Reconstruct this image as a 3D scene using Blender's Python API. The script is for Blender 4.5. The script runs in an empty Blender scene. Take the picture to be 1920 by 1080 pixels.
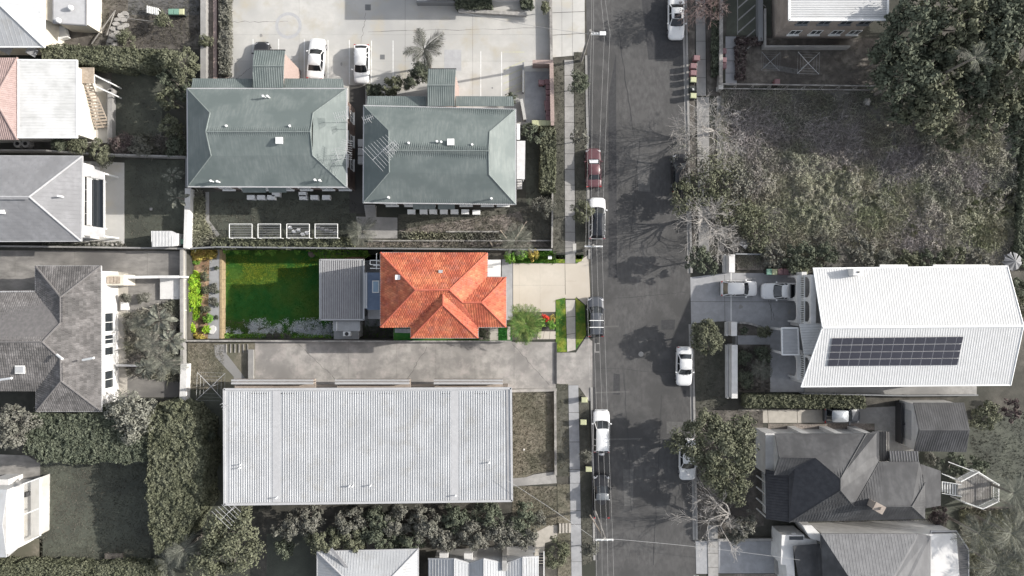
import bpy, math, random
import numpy as np
from mathutils import Vector, Matrix
random.seed(7); rng = np.random.default_rng(7)
sc = bpy.context.scene
COL = sc.collection
# ------------------------------------------------------------------ camera, sky, sun, exposure
S = 0.06; H = 80.0                      # metres per photo pixel at ground level, drone height
cam_d = bpy.data.cameras.new("camera"); cam = bpy.data.objects.new("camera", cam_d); COL.objects.link(cam)
cam.location = (0, 0, H); cam.rotation_euler = (0, 0, 0)
cam_d.sensor_width = 36; cam_d.lens = 36 * H / (1920 * S); cam_d.clip_start = 1; cam_d.clip_end = 3000
sc.camera = cam
SUN_EL = math.radians(27.0); SUN_AZ = math.radians(9.7)      # azimuth: north of east
w = bpy.data.worlds.new("World"); sc.world = w; w.use_nodes = True
nt = w.node_tree; nt.nodes.clear()
sky = nt.nodes.new('ShaderNodeTexSky'); sky.sky_type = 'NISHITA'; sky.sun_disc = False
sky.sun_elevation = SUN_EL; sky.sun_rotation = math.pi / 2 - SUN_AZ; sky.altitude = 50; sky.dust_density = 2.0
hs = nt.nodes.new('ShaderNodeHueSaturation'); hs.inputs['Saturation'].default_value = 0.38
bg = nt.nodes.new('ShaderNodeBackground'); bg.inputs['Strength'].default_value = 0.148
wo = nt.nodes.new('ShaderNodeOutputWorld')
nt.links.new(sky.outputs[0], hs.inputs['Color']); nt.links.new(hs.outputs[0], bg.inputs[0]); nt.links.new(bg.outputs[0], wo.inputs[0])
sd = bpy.data.lights.new("sun", 'SUN'); sd.energy = 3.7; sd.angle = math.radians(0.55); sd.color = (1.0, 0.955, 0.89)
so = bpy.data.objects.new("sun", sd); COL.objects.link(so)
sv = Vector((math.cos(SUN_EL) * math.cos(SUN_AZ), math.cos(SUN_EL) * math.sin(SUN_AZ), math.sin(SUN_EL)))
so.rotation_euler = sv.to_track_quat('Z', 'Y').to_euler(); so.location = (60, 10, 60)
vs = sc.view_settings; vs.view_transform = 'Standard'; vs.look = 'None'; vs.exposure = 0.8; vs.gamma = 1; vs.use_curve_mapping = False
sc.cycles.max_bounces = 5; sc.cycles.diffuse_bounces = 2; sc.cycles.glossy_bounces = 2

# ------------------------------------------------------------------ helpers
def P(px, py, z=0.0):
    k = S * (H - z) / H
    return ((px - 960) * k, (540 - py) * k, z)
def P2(px, py, z=0.0): return P(px, py, z)[:2]
def cr(c): return (c[0], c[1], c[2], 1)
def M(name, c1, c2=None, sc1=1.0, c3=None, sc2=0.12, rough=0.85, bump=0.0, bsc=12.0, metal=0.0, isl=0.0, spec=0.25, lo=0.4, hi=0.62, lo2=0.42, hi2=0.6, c4=None, sc4=0.3, stretch=None):
    m = bpy.data.materials.new(name); m.use_nodes = True; t = m.node_tree; N = t.nodes; L = t.links
    b = N['Principled BSDF']; b.inputs['Roughness'].default_value = rough; b.inputs['Metallic'].default_value = metal
    b.inputs['Specular IOR Level'].default_value = spec; b.inputs['Base Color'].default_value = cr(c1)
    geo = N.new('ShaderNodeNewGeometry'); pos = geo.outputs['Position']
    if stretch:
        mp = N.new('ShaderNodeMapping'); mp.inputs['Scale'].default_value = stretch; L.new(pos, mp.inputs[0]); pos_s = mp.outputs[0]
    else: pos_s = pos
    cur = None
    def noise(scale, p, lo, hi, det=5):
        n = N.new('ShaderNodeTexNoise'); n.inputs['Scale'].default_value = scale; n.inputs['Detail'].default_value = det; n.inputs['Roughness'].default_value = .62
        L.new(p, n.inputs['Vector'])
        r = N.new('ShaderNodeMapRange'); r.inputs[1].default_value = lo; r.inputs[2].default_value = hi; L.new(n.outputs[0], r.inputs[0]); return r.outputs[0]
    def mix(fac, a, bcol, typ='MIX'):
        x = N.new('ShaderNodeMix'); x.data_type = 'RGBA'; x.blend_type = typ
        if isinstance(fac, float): x.inputs[0].default_value = fac
        else: L.new(fac, x.inputs[0])
        for i, c in ((6, a), (7, bcol)):
            if isinstance(c, tuple): x.inputs[i].default_value = cr(c)
            else: L.new(c, x.inputs[i])
        return x.outputs[2]
    cur = c1
    if c2: cur = mix(noise(sc1, pos_s, lo, hi), c1, c2)
    if c3: cur = mix(noise(sc2, pos, lo2, hi2, 3), cur, c3)
    if c4: cur = mix(noise(sc4, pos, .52, .7, 4), cur, c4)
    if isl:
        mr = N.new('ShaderNodeMapRange'); mr.inputs[3].default_value = 1 - isl; mr.inputs[4].default_value = 1 + isl
        L.new(geo.outputs['Random Per Island'], mr.inputs[0])
        cm = N.new('ShaderNodeCombineColor'); [L.new(mr.outputs[0], cm.inputs[i]) for i in range(3)]
        cur = mix(1.0, cur, cm.outputs[0], 'MULTIPLY')
    if not isinstance(cur, tuple): L.new(cur, b.inputs['Base Color'])
    if bump:
        n = N.new('ShaderNodeTexNoise'); n.inputs['Scale'].default_value = bsc; n.inputs['Detail'].default_value = 4; L.new(pos, n.inputs['Vector'])
        bp = N.new('ShaderNodeBump'); bp.inputs['Strength'].default_value = bump; bp.inputs['Distance'].default_value = .05
        L.new(n.outputs[0], bp.inputs['Height']); L.new(bp.outputs[0], b.inputs['Normal'])
    return m

def tag(o, label=None, cat=None, group=None, kind=None):
    if label: o['label'] = label
    if cat: o['category'] = cat
    if group: o['group'] = group
    if kind: o['kind'] = kind
    return o
def thing(name, label, cat, loc, rz=0.0, group=None):
    o = bpy.data.objects.new(name, None); o.empty_display_size = .5; COL.objects.link(o)
    o.location = loc; o.rotation_euler = (0, 0, rz); o['_l'] = 0; del o['_l']
    return tag(o, label, cat, group)
class MB:
    def __init__(s): s.v = []; s.f = []
    def add(s, vs_, fs):
        n = len(s.v); s.v += [tuple(p) for p in vs_]; s.f += [tuple(i + n for i in f) for f in fs]; return s
    def prism(s, poly, z0, z1):
        a = sum(poly[i][0] * poly[(i + 1) % len(poly)][1] - poly[(i + 1) % len(poly)][0] * poly[i][1] for i in range(len(poly)))
        if a < 0: poly = poly[::-1]
        n = len(poly)
        return s.add([(p[0], p[1], z0) for p in poly] + [(p[0], p[1], z1) for p in poly],
                     [tuple(range(n))[::-1], tuple(range(n, 2 * n))] + [(i, (i + 1) % n, n + (i + 1) % n, n + i) for i in range(n)])
    def box(s, x0, x1, y0, y1, z0, z1):
        return s.prism([(x0, y0), (x1, y0), (x1, y1), (x0, y1)], z0, z1)
    def obox(s, c, sz, rz=0.0, tilt=0.0):
        R = Matrix.Rotation(rz, 3, 'Z') @ Matrix.Rotation(tilt, 3, 'Y'); c = Vector(c)
        vv = [c + R @ Vector((x * sz[0] / 2, y * sz[1] / 2, z * sz[2] / 2)) for z in (-1, 1) for x, y in ((-1, -1), (1, -1), (1, 1), (-1, 1))]
        return s.add(vv, [(3, 2, 1, 0), (4, 5, 6, 7), (0, 1, 5, 4), (1, 2, 6, 5), (2, 3, 7, 6), (3, 0, 4, 7)])
    def slab(s, poly, th):
        n = len(poly); c = Vector((0, 0, 0))
        for i in range(n): c += Vector(poly[i]).cross(Vector(poly[(i + 1) % n]))
        if c.z < 0: poly = poly[::-1]
        return s.add([tuple(p) for p in poly] + [(p[0], p[1], p[2] - th) for p in poly],
                     [tuple(range(n)), tuple(range(n, 2 * n))[::-1]] + [((i + 1) % n, i, n + i, n + (i + 1) % n) for i in range(n)])
    def tube(s, a, b, r0, r1=None, n=6, cap=True):
        a = Vector(a); b = Vector(b); r1 = r0 if r1 is None else r1
        d = (b - a); 
        if d.length < 1e-5: return s
        d.normalize(); u = d.orthogonal().normalized(); w_ = d.cross(u)
        vv = [a + (u * math.cos(2 * math.pi * i / n) + w_ * math.sin(2 * math.pi * i / n)) * r0 for i in range(n)] + \
             [b + (u * math.cos(2 * math.pi * i / n) + w_ * math.sin(2 * math.pi * i / n)) * r1 for i in range(n)]
        fs = [(i, (i + 1) % n, n + (i + 1) % n, n + i) for i in range(n)]
        if cap: fs += [tuple(range(n))[::-1], tuple(range(n, 2 * n))]
        return s.add(vv, fs)
    def beam(s, A, B, t0, t1, z0, z1, d0, d1):
        """box along segment A->B (2D), t in metres along, d offset to the right of A->B"""
        A = Vector(A[:2]); B = Vector(B[:2]); u = (B - A).normalized(); nrm = Vector((u.y, -u.x))
        p = [A + u * t0 + nrm * d0, A + u * t1 + nrm * d0, A + u * t1 + nrm * d1, A + u * t0 + nrm * d1]
        return s.prism([tuple(q) for q in p], z0, z1)
    def dome(s, c, r, h, n=10, k=4):
        vv = []; fs = []
        for j in range(k):
            a = j / k * math.pi / 2
            for i in range(n): vv.append((c[0] + r * math.cos(a) * math.cos(2 * math.pi * i / n), c[1] + r * math.cos(a) * math.sin(2 * math.pi * i / n), c[2] + h * math.sin(a)))
        vv.append((c[0], c[1], c[2] + h))
        for j in range(k - 1):
            for i in range(n): fs.append((j * n + i, j * n + (i + 1) % n, (j + 1) * n + (i + 1) % n, (j + 1) * n + i))
        for i in range(n): fs.append(((k - 1) * n + i, (k - 1) * n + (i + 1) % n, k * n))
        return s.add(vv, fs)
    def build(s, name, mat, parent=None, origin=None, local=False, smooth=False, kind=None):
        me = bpy.data.meshes.new(name)
        if parent is not None: og = (0, 0, 0) if local else worldloc(parent)
        else:
            if origin is None:
                a = np.array(s.v); origin = ((a[:, 0].min() + a[:, 0].max()) / 2, (a[:, 1].min() + a[:, 1].max()) / 2, a[:, 2].min())
            og = origin
        me.from_pydata([(v[0] - og[0], v[1] - og[1], v[2] - og[2]) for v in s.v], [], s.f)
        if mat: me.materials.append(mat)
        if smooth: me.polygons.foreach_set('use_smooth', [True] * len(me.polygons))
        o = bpy.data.objects.new(name, me); COL.objects.link(o)
        if parent is not None: o.parent = parent
        else: o.location = og
        if kind: o['kind'] = kind
        return o
def worldloc(o):
    x = Vector((0, 0, 0))
    while o is not None: x += o.location; o = o.parent
    return x
def npmesh(name, V, F, mat, parent=None, origin=(0, 0, 0), smooth=False):
    """V (n,3), F (m,k) arrays -> object (V in world coordinates)"""
    me = bpy.data.meshes.new(name); k = F.shape[1]
    og = np.array(worldloc(parent) if parent is not None else origin)
    me.vertices.add(len(V)); me.vertices.foreach_set('co', (V - og).astype(np.float32).ravel())
    me.loops.add(F.size); me.loops.foreach_set('vertex_index', F.astype(np.int32).ravel())
    me.polygons.add(len(F)); me.polygons.foreach_set('loop_start', np.arange(0, F.size, k, dtype=np.int32))
    try: me.polygons.foreach_set('loop_total', np.full(len(F), k, dtype=np.int32))
    except Exception: pass
    me.update(); me.validate(); me.materials.append(mat)
    o = bpy.data.objects.new(name, me); COL.objects.link(o)
    if parent is not None: o.parent = parent
    else: o.location = og
    return o
def copy_tree(o, parent=None, loc=None, rz=None, label=None):
    c = o.copy(); COL.objects.link(c)
    if parent: c.parent = parent
    if loc is not None: c.location = loc
    if rz is not None: c.rotation_euler = (0, 0, rz)
    if label: c['label'] = label
    for ch in list(o.children): copy_tree(ch, c)
    return c
VT = np.random.default_rng(3).uniform(0, 1, (256, 256))
def vn(x, y, s, o=0):
    x = np.asarray(x) * s + 57.3 + o * 17.7; y = np.asarray(y) * s + 91.1 + o * 31.3; i = np.floor(x).astype(int); j = np.floor(y).astype(int); a = x - i; b = y - j; a = a * a * (3 - 2 * a); b = b * b * (3 - 2 * b); i &= 255; j &= 255; i1 = (i + 1) & 255; j1 = (j + 1) & 255
    return (VT[i, j] * (1 - a) + VT[i1, j] * a) * (1 - b) + (VT[i, j1] * (1 - a) + VT[i1, j1] * a) * b
def fbm(x, y, s): return (vn(x, y, s) + .55 * vn(x, y, s * 2.1, 1) + .3 * vn(x, y, s * 4.3, 2)) / 1.85
def struct(o): o['kind'] = 'structure'; return o
def sheet(name, poly, z, mat, kind='structure', th=0.0, label=None, cat=None, zp=None):
    """flat ground piece; poly in photo pixels at level zp"""
    zp = z if zp is None else zp
    pts = [P2(a, b, zp) for a, b in poly]; mb = MB()
    if th > 0: mb.prism(pts, z - th, z)
    else:
        a = sum(pts[i][0] * pts[(i + 1) % len(pts)][1] - pts[(i + 1) % len(pts)][0] * pts[i][1] for i in range(len(pts)))
        if a < 0: pts = pts[::-1]
        mb.add([(p[0], p[1], z) for p in pts], [tuple(range(len(pts)))])
    o = mb.build(name, mat)
    if kind: o['kind'] = kind
    if label: tag(o, label, cat)
    return o
def R4(x0, y0, x1, y1): return [(x0, y0), (x1, y0), (x1, y1), (x0, y1)]
def inpoly(x, y, poly):
    r = np.zeros(len(x), bool); n = len(poly); j = n - 1
    for i in range(n):
        xi, yi = poly[i]; xj, yj = poly[j]
        c = ((yi > y) != (yj > y)) & (x < (xj - xi) * (y - yi) / ((yj - yi) + 1e-12) + xi)
        r ^= c; j = i
    return r
def paving(name, poly, z, th, mat, nu, nv, joint=0.03, jitter=0.0, ang=0):
    """a paved area made of separate slabs: poly is a 4-corner pixel quad, nu x nv slabs"""
    q = [Vector(P2(a, b, z)) for a, b in poly]
    base = MB().prism([tuple(p) for p in q], z - th, z - 0.03).build(name, MAT['joint']); struct(base)
    og = base.location
    us = nu if isinstance(nu, list) else [i / nu for i in range(nu + 1)]
    vs_ = nv if isinstance(nv, list) else [i / nv for i in range(nv + 1)]
    def at(u, v): return q[0] * (1 - u) * (1 - v) + q[1] * u * (1 - v) + q[2] * u * v + q[3] * (1 - u) * v
    for i in range(len(us) - 1):
        for j in range(len(vs_) - 1):
            c = [at(us[i], vs_[j]), at(us[i + 1], vs_[j]), at(us[i + 1], vs_[j + 1]), at(us[i], vs_[j + 1])]
            m = sum(c, Vector((0, 0))) / 4
            c = [p + (m - p).normalized() * joint * .9 for p in c]
            dz = random.uniform(-jitter, jitter)
            MB().prism([tuple(p) for p in c], z - .06, z + dz).build('slab', mat, base)
    return base

# ---- roofs
def roofmesh(parent, planes, mat, th=0.14, name='roof'):
    mb = MB()
    for pl in planes: mb.slab([P(*p) for p in pl], th)
    return mb.build(name, mat, parent)
def frame_of(poly):
    n = Vector((0, 0, 0))
    for i in range(len(poly)): n += poly[i].cross(poly[(i + 1) % len(poly)])
    n.normalize()
    if n.z < 0: n = -n
    h = Vector((0, 0, 1)).cross(n)
    if h.length < 1e-3: h = Vector((1, 0, 0))
    h.normalize(); d = n.cross(h)      # d upslope
    return n, h, d
def spans(p2, u):
    r = []
    for i in range(len(p2)):
        a, b = p2[i], p2[(i + 1) % len(p2)]
        if (a[0] > u) != (b[0] > u): r.append(a[1] + (u - a[0]) / (b[0] - a[0]) * (b[1] - a[1]))
    r.sort(); return [(r[i], r[i + 1]) for i in range(0, len(r) - 1, 2)]
def ribs(parent, planes, mat, pitch=.25, wd=.1, hh=.05, along=None, name='roof_ribs', skip=None):
    mb = MB()
    for pl in planes:
        poly = [Vector(P(*p)) for p in pl]; n, h, d = frame_of(poly)
        if along is not None:
            d = Vector(along); d = (d - n * d.dot(n)).normalized(); h = d.cross(n).normalized()
        o = poly[0]; p2 = [((p - o).dot(h), (p - o).dot(d)) for p in poly]
        u0 = min(p[0] for p in p2); u1 = max(p[0] for p in p2); k = int((u1 - u0) / pitch)
        for i in range(k + 1):
            u = u0 + (i + .5) * (u1 - u0) / (k + 1)
            for a, b in spans(p2, u):
                if b - a < .15: continue
                A = o + h * u + d * (a + .03) + n * .004; B = o + h * u + d * (b - .03) + n * .004
                if skip and skip(A.x): continue
                w2 = wd / 2; t2 = wd / 4
                mb.add([A - h * w2, A + h * w2, A + h * t2 + n * hh, A - h * t2 + n * hh, B - h * w2, B + h * w2, B + h * t2 + n * hh, B - h * t2 + n * hh],
                       [(0, 3, 2, 1), (4, 5, 6, 7), (1, 2, 6, 5), (3, 7, 6, 2), (0, 4, 7, 3)])
    o = mb.build(name, mat, parent); o['kind'] = 'stuff'; return o
def tiles(parent, planes, mat, tw=.26, tl=.32, name='roof_tiles', rel=1.0):
    mb = MB()
    for pl in planes:
        poly = [Vector(P(*p)) for p in pl]; n, h, d = frame_of(poly); o = poly[0]
        p2 = [((p - o).dot(h), (p - o).dot(d)) for p in poly]
        v0 = min(p[1] for p in p2); v1 = max(p[1] for p in p2); sw = [(b, a) for a, b in p2]
        r = 0; v = v0
        while v < v1 - .05:
            vm = min(v + tl * .5, v1 - .02)
            for a, b in spans(sw, vm):
                a += .02; b -= .02; L_ = b - a
                if L_ < .1: continue
                off = (r % 2) * tw / 2; x = a
                nx = a + tw - off if off else a + tw
                while x < b - .03:
                    e = min(nx, b); g = .012; t = (.05 + random.uniform(-.006, .006)) * rel
                    q = [o + h * (x + g) + d * v, o + h * (e - g) + d * v, o + h * (e - g) + d * (v + tl * 1.02), o + h * (x + g) + d * (v + tl * 1.02)]
                    hi_ = n * (t + .012); lo_ = n * .008
                    mid = .35 * 0
                    mb.add([q[0] + lo_ * 0, q[1] + lo_ * 0, q[1] + hi_ * .8, (q[0] + q[1]) / 2 + hi_ * 1.25, q[0] + hi_ * .8, q[2] + lo_, (q[2] + q[3]) / 2 + lo_ * 2.5, q[3] + lo_],
                           [(0, 1, 2, 3, 4), (4, 3, 6, 7), (3, 2, 5, 6), (0, 4, 7), (1, 5, 2)])
                    x = e; nx = e + tw
            v += tl; r += 1
    o = mb.build(name, mat, parent); o['kind'] = 'stuff'; return o
def caps(parent, edges, mat, r=.11, name='ridge_cap', lift=.03, n=6):
    mb = MB()
    if name == 'barge_board':
        for a, b in edges: MB().tube(P(*a), P(*b), r, r, n).build(name, mat, parent)
        return
    for a, b in edges:
        A = Vector(P(*a)) + Vector((0, 0, lift)); B = Vector(P(*b)) + Vector((0, 0, lift)); mb.tube(A, B, r, r, n)
    return mb.build(name, mat, parent)
def gutters(parent, pts, mat, wd=.12, closed=True, name='gutter'):
    """pts: eave pixel points with z"""
    q = [Vector(P(*p)) for p in pts]; mb = MB(); n = len(q)
    for i in range(n if closed else n - 1):
        a, b = q[i], q[(i + 1) % n]
        d = (b - a).normalized(); s_ = d.cross(Vector((0, 0, 1))).normalized() * wd / 2; up = Vector((0, 0, .035)); dn = Vector((0, 0, -.14)); a = a - d * .03; b = b + d * .03
        mb.add([a - s_ + dn, a + s_ + dn, a + s_ + up, a - s_ + up, b - s_ + dn, b + s_ + dn, b + s_ + up, b - s_ + up],
               [(0, 1, 2, 3), (7, 6, 5, 4), (0, 4, 5, 1), (1, 5, 6, 2), (2, 6, 7, 3), (3, 7, 4, 0)])
    return mb.build(name, mat, parent)
def inset(pts, d):
    n = len(pts); a = sum(pts[i][0] * pts[(i + 1) % n][1] - pts[(i + 1) % n][0] * pts[i][1] for i in range(n))
    if a < 0: pts = pts[::-1]
    out = []
    for i in range(n):
        p0 = Vector(pts[i - 1]); p1 = Vector(pts[i]); p2 = Vector(pts[(i + 1) % n])
        e1 = (p1 - p0).normalized(); e2 = (p2 - p1).normalized(); n1 = Vector((-e1.y, e1.x)); n2 = Vector((-e2.y, e2.x))
        k = 1 + n1.dot(n2); m = (n1 + n2) / max(k, .3); out.append(tuple(p1 + m * d))
    return out
def walls(parent, pts, E, mat, d=.5, z0=-.05, name='wall', th=.2):
    """pts: eave outline in pixels at height E -> closed wall volume, returned CCW footprint in metres"""
    fp = inset([P2(a, b, E) for a, b in pts], d)
    MB().prism(fp, z0, E - .16).build(name, mat, parent)
    return fp
def window(parent, A, B, t0, t1, z0, z1, fr=None, glass=None, sill=True, out=0.0):
    """on wall A->B (metres), outward = right side"""
    fr = fr or MAT['white_frame']; glass = glass or MAT['glass']; f = .07; m = MB()
    m.beam(A, B, t0, t1, z0, z0 + f, out - .02, out + .06); m.beam(A, B, t0, t1, z1 - f, z1, out - .02, out + .06)
    m.beam(A, B, t0, t0 + f, z0 + f, z1 - f, out - .02, out + .06); m.beam(A, B, t1 - f, t1, z0 + f, z1 - f, out - .02, out + .06)
    mid = (t0 + t1) / 2
    if t1 - t0 > 1: m.beam(A, B, mid - f / 2, mid + f / 2, z0 + f, z1 - f, out - .02, out + .05)
    o = m.build('window', fr, parent)
    MB().beam(A, B, t0 + f, t1 - f, z0 + f, z1 - f, out - .015, out + .025).build('pane', glass, o)
    if sill: MB().beam(A, B, t0 - .08, t1 + .08, z0 - .1, z0 - .003, out - .02, out + .2).build('sill', fr, o)
    return o
def vent_pipe(parent, px, py, zr, h=.7, r=.09, mat=None):
    x, y, z = P(px, py, zr + h); m = MB(); m.tube((x, y, zr - .5), (x, y, zr + h), r, r, 8); m.tube((x, y, zr + h), (x, y, zr + h + .14), r * 1.9, r * 1.3, 8)
    return m.build('vent_pipe', mat or MAT['white_metal'], parent)
def antenna(parent, px, py, zr, h=2.2, L_=1.6, rz=0.0, n=7, w_=1.0):
    x, y, z = P(px, py, zr + h); m = MB(); m.tube((x, y, zr - .6), (x, y, zr + h), .03, .03, 4)
    c, s_ = math.cos(rz), math.sin(rz); m.tube((x - c * L_ / 2, y - s_ * L_ / 2, zr + h), (x + c * L_ / 2, y + s_ * L_ / 2, zr + h), .025, .025, 4)
    for i in range(n):
        t = -L_ / 2 + i * L_ / (n - 1); ww = w_ * (1 - .4 * i / n) / 2
        m.tube((x + c * t - s_ * -ww, y + s_ * t + c * -ww, zr + h), (x + c * t + s_ * -ww, y + s_ * t - c * -ww, zr + h), .018, .018, 4)
    return m.build('tv_antenna', MAT['alu'], parent)

# ---- materials
MAT = {}
D_ = 0
def D(k, *a, **kw): MAT[k] = M(k, *a, **kw)
D('ground', (.062, .058, .05), (.11, .102, .088), .8, (.04, .042, .034), .08, bump=.6)
D('joint', (.07, .067, .062))
D('asphalt', (.076, .074, .073), (.104, .102, .1), 2.2, (.066, .065, .064), .16, bump=.6, bsc=30, c4=(.096, .094, .092), sc4=.5, stretch=(1.3, .6, 1))
D('asphalt_dark', (.045, .045, .047), (.056, .056, .058), 3, bump=.4, bsc=40)
D('asphalt_pale', (.1, .098, .095), (.125, .122, .118), 3, bump=.4, bsc=40)
D('concrete_pale', (.44, .43, .405), (.49, .478, .45), .9, (.37, .365, .35), .09, c4=(.4, .37, .31), sc4=.35, bump=.15)
D('concrete', (.27, .262, .25), (.33, .32, .305), 1.5, (.22, .215, .208), .15, bump=.3)
D('concrete_stained', (.16, .153, .143), (.3, .285, .265), .55, (.125, .12, .115), .1, bump=.3, lo=.33, hi=.68, lo2=.45, hi2=.62, stretch=(1, 2.4, 1))
D('concrete_mid', (.24, .228, .215), (.37, .35, .325), .9, (.2, .19, .18), .12, bump=.3, c4=(.36, .33, .31), sc4=.6)
D('concrete_blue', (.27, .272, .278), (.32, .322, .33), 1.2, bump=.2)
D('cream_drive', (.46, .42, .36), (.51, .465, .4), .8, (.43, .385, .325), .2, bump=.1)
D('cream_path', (.37, .345, .305), (.43, .4, .355), 1.5)
D('paint_white', (.72, .72, .7), (.6, .6, .58), 3)
D('paint_yellow', (.5, .5, .33), (.42, .41, .33), 3)
D('soil', (.1, .09, .078), (.17, .155, .137), 1.5, (.075, .068, .062), .3, bump=.8)
D('gravel', (.17, .148, .132), (.3, .26, .235), 6, (.13, .12, .1), .4, bump=1, bsc=18)
D('mulch_pink', (.3, .2, .14), (.46, .32, .22), 3, (.25, .16, .1), .5, bump=1, bsc=15)
D('lawn_grey', (.085, .083, .068), (.125, .12, .1), 2.5, (.07, .07, .056), .25, bump=1, bsc=15)
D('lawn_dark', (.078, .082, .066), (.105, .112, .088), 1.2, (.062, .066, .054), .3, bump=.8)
D('lawn_dry', (.15, .138, .105), (.22, .195, .155), 3, (.12, .115, .085), .3, bump=1, bsc=15)
D('lawn_green', (.018, .105, .018), (.03, .13, .024), 1.5, (.07, .13, .02), .22, bump=.8, bsc=20)
D('verge_green', (.14, .2, .025), (.25, .26, .045), 1.5, (.05, .13, .02), .5, bump=.8, bsc=20)
D('blade_green', (.022, .13, .018), (.04, .17, .025), 1.0, (.1, .19, .02), .25, isl=.3)
D('blade_grey', (.1, .103, .08), (.15, .148, .118), .6, (.12, .108, .09), .15, isl=.4)
D('blade_dry', (.17, .155, .115), (.25, .22, .17), 1, (.13, .125, .09), .2, isl=.35)
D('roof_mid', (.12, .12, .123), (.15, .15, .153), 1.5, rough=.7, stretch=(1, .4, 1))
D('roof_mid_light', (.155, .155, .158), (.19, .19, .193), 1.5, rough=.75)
D('car_grey', (.13, .14, .15), rough=.35, spec=.5)
D('frond_dark', (.06, .062, .05), (.1, .1, .085), 2, isl=.35)
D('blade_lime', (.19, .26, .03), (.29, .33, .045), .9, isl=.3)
D('weed', (.2, .205, .16), (.27, .25, .225), .22, (.31, .31, .22), .1, isl=.55, lo=.42, hi=.58, lo2=.48, hi2=.62, c4=(.21, .185, .175), sc4=.16)
D('leaf_olive', (0.097, 0.103, 0.065), (0.138, 0.143, 0.097), .8, isl=.24)
D('leaf_dark', (0.074, 0.086, 0.060), (0.115, 0.127, 0.090), .8, isl=.24)
D('leaf_grey', (0.116, 0.116, 0.095), (0.157, 0.153, 0.131), .9, isl=.24)
D('leaf_pale', (.15, .15, .122), (.2, .2, .17), .9, isl=.22)
D('leaf_green', (.1, .24, .035), (.2, .32, .06), 1.5, isl=.35)
D('leaf_lime', (.17, .34, .025), (.33, .46, .04), 1.5, isl=.3)
D('leaf_yellow', (.4, .34, .08), (.33, .22, .07), 1.5, isl=.35)
D('leaf_purple', (.07, .05, .05), (.13, .11, .1), 2, isl=.4)
D('petal_red', (.6, .03, .03), (.65, .1, .04), 3, isl=.3)
D('petal_white', (.72, .77, .8), (.84, .86, .86), 3, isl=.25)
D('frond_grey', (.1, .105, .085), (.15, .152, .125), 2, isl=.35)
D('frond_green', (.07, .14, .03), (.17, .215, .065), 2, isl=.35)
D('bark', (.14, .125, .11), (.22, .2, .18), 4, bump=.6)
D('bark_pale', (.3, .28, .26), (.42, .4, .375), 3)
D('bark_red', (.2, .14, .13), (.3, .22, .2), 3)
D('roof_green', (.135, .157, .151), (.17, .193, .186), 1.5, (.115, .137, .133), .3, rough=.6, stretch=(3, .4, 1))
D('roof_green2', (.165, .188, .182), (.2, .225, .218), 1.5, rough=.6, stretch=(3, .4, 1))
D('roof_white', (.37, .377, .386), (.41, .418, .426), 1, (.345, .352, .36), .3, rough=.5, stretch=(3.5, .15, 1), c4=(.33, .33, .325), sc4=.7)
D('roof_bright', (.53, .53, .527), (.49, .49, .485), 1.5, rough=.55)
D('roof_white_old', (.5, .5, .49), (.42, .42, .41), 1.5, (.55, .55, .54), .4, rough=.6, stretch=(.4, 3, 1))
D('roof_grey', (.21, .21, .216), (.24, .24, .247), 2, (.195, .195, .2), .4, rough=.7)
D('roof_lightgrey', (.36, .36, .365), (.4, .4, .405), 2, rough=.7)
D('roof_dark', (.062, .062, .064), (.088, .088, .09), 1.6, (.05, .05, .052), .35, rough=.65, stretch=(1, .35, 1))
D('roof_black', (.045, .045, .05), (.06, .06, .065), 2, rough=.7)
D('roof_pink', (.27, .2, .185), (.32, .24, .225), 2, rough=.7)
D('tile_red', (.45, .13, .066), (.53, .195, .1), 1.2, (.36, .092, .052), .5, isl=.22, rough=.7, c4=(.34, .12, .085), sc4=.9)
D('tile_dark', (.13, .122, .118), (.185, .175, .17), 1.5, (.105, .1, .097), .4, isl=.22, rough=.75)
D('cap_red', (.4, .1, .062), (.48, .14, .09), 3)
D('cap_dark', (.125, .12, .118), (.16, .15, .148), 3)
D('brick', (.15, .115, .1), (.21, .165, .145), 8, (.12, .09, .08), .6, bump=.4, bsc=18)
D('brick_pink', (.29, .225, .2), (.36, .28, .255), 8, bump=.3, bsc=18)
D('brick_cream', (.31, .265, .23), (.38, .325, .28), 7, (.27, .23, .2), .5, bump=.3)
D('render_white', (.62, .61, .595), (.54, .53, .515), 1.2, rough=.8)
D('render_cream', (.62, .58, .5), (.54, .5, .43), 1.2, rough=.8)
D('white_metal', (.75, .75, .74), rough=.45)
D('white_frame', (.7, .7, .68), rough=.5)
D('alu', (.5, .5, .5), rough=.4, metal=.4); D('cable', (.3, .3, .3))
D('dark_metal', (.05, .05, .052), rough=.5)
D('grey_metal', (.2, .205, .21), rough=.5)
D('shed_metal', (.33, .31, .315), (.37, .35, .355), 2, rough=.45)
D('blue_roof', (.12, .16, .235), (.145, .19, .27), 1.5, rough=.5)
D('glass', (.03, .035, .04), rough=.08, spec=.6)
D('sky_glass', (.25, .35, .45), rough=.1, spec=.6)
D('timber', (.3, .25, .2), (.4, .34, .28), 5, stretch=(1, 1, 1))
D('timber_grey', (.25, .24, .225), (.36, .345, .32), 4, (.19, .18, .17), .8)
D('timber_orange', (.27, .21, .13), (.36, .28, .17), 3)
D('solar', (.022, .022, .03), (.032, .032, .042), 9, rough=.2, spec=.6)
D('solar_frame', (.3, .3, .32), rough=.35)
D('rubber', (.02, .02, .02), rough=.8)
D('rim', (.4, .4, .42), rough=.35, metal=.6)
D('carglass', (.012, .014, .017), rough=.06, spec=.7)
D('car_white', (.66, .66, .655), rough=.3, spec=.5)
D('car_silver', (.38, .4, .42), rough=.28, spec=.6, metal=.4)
D('car_dark', (.06, .065, .075), rough=.3, spec=.6)
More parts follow.
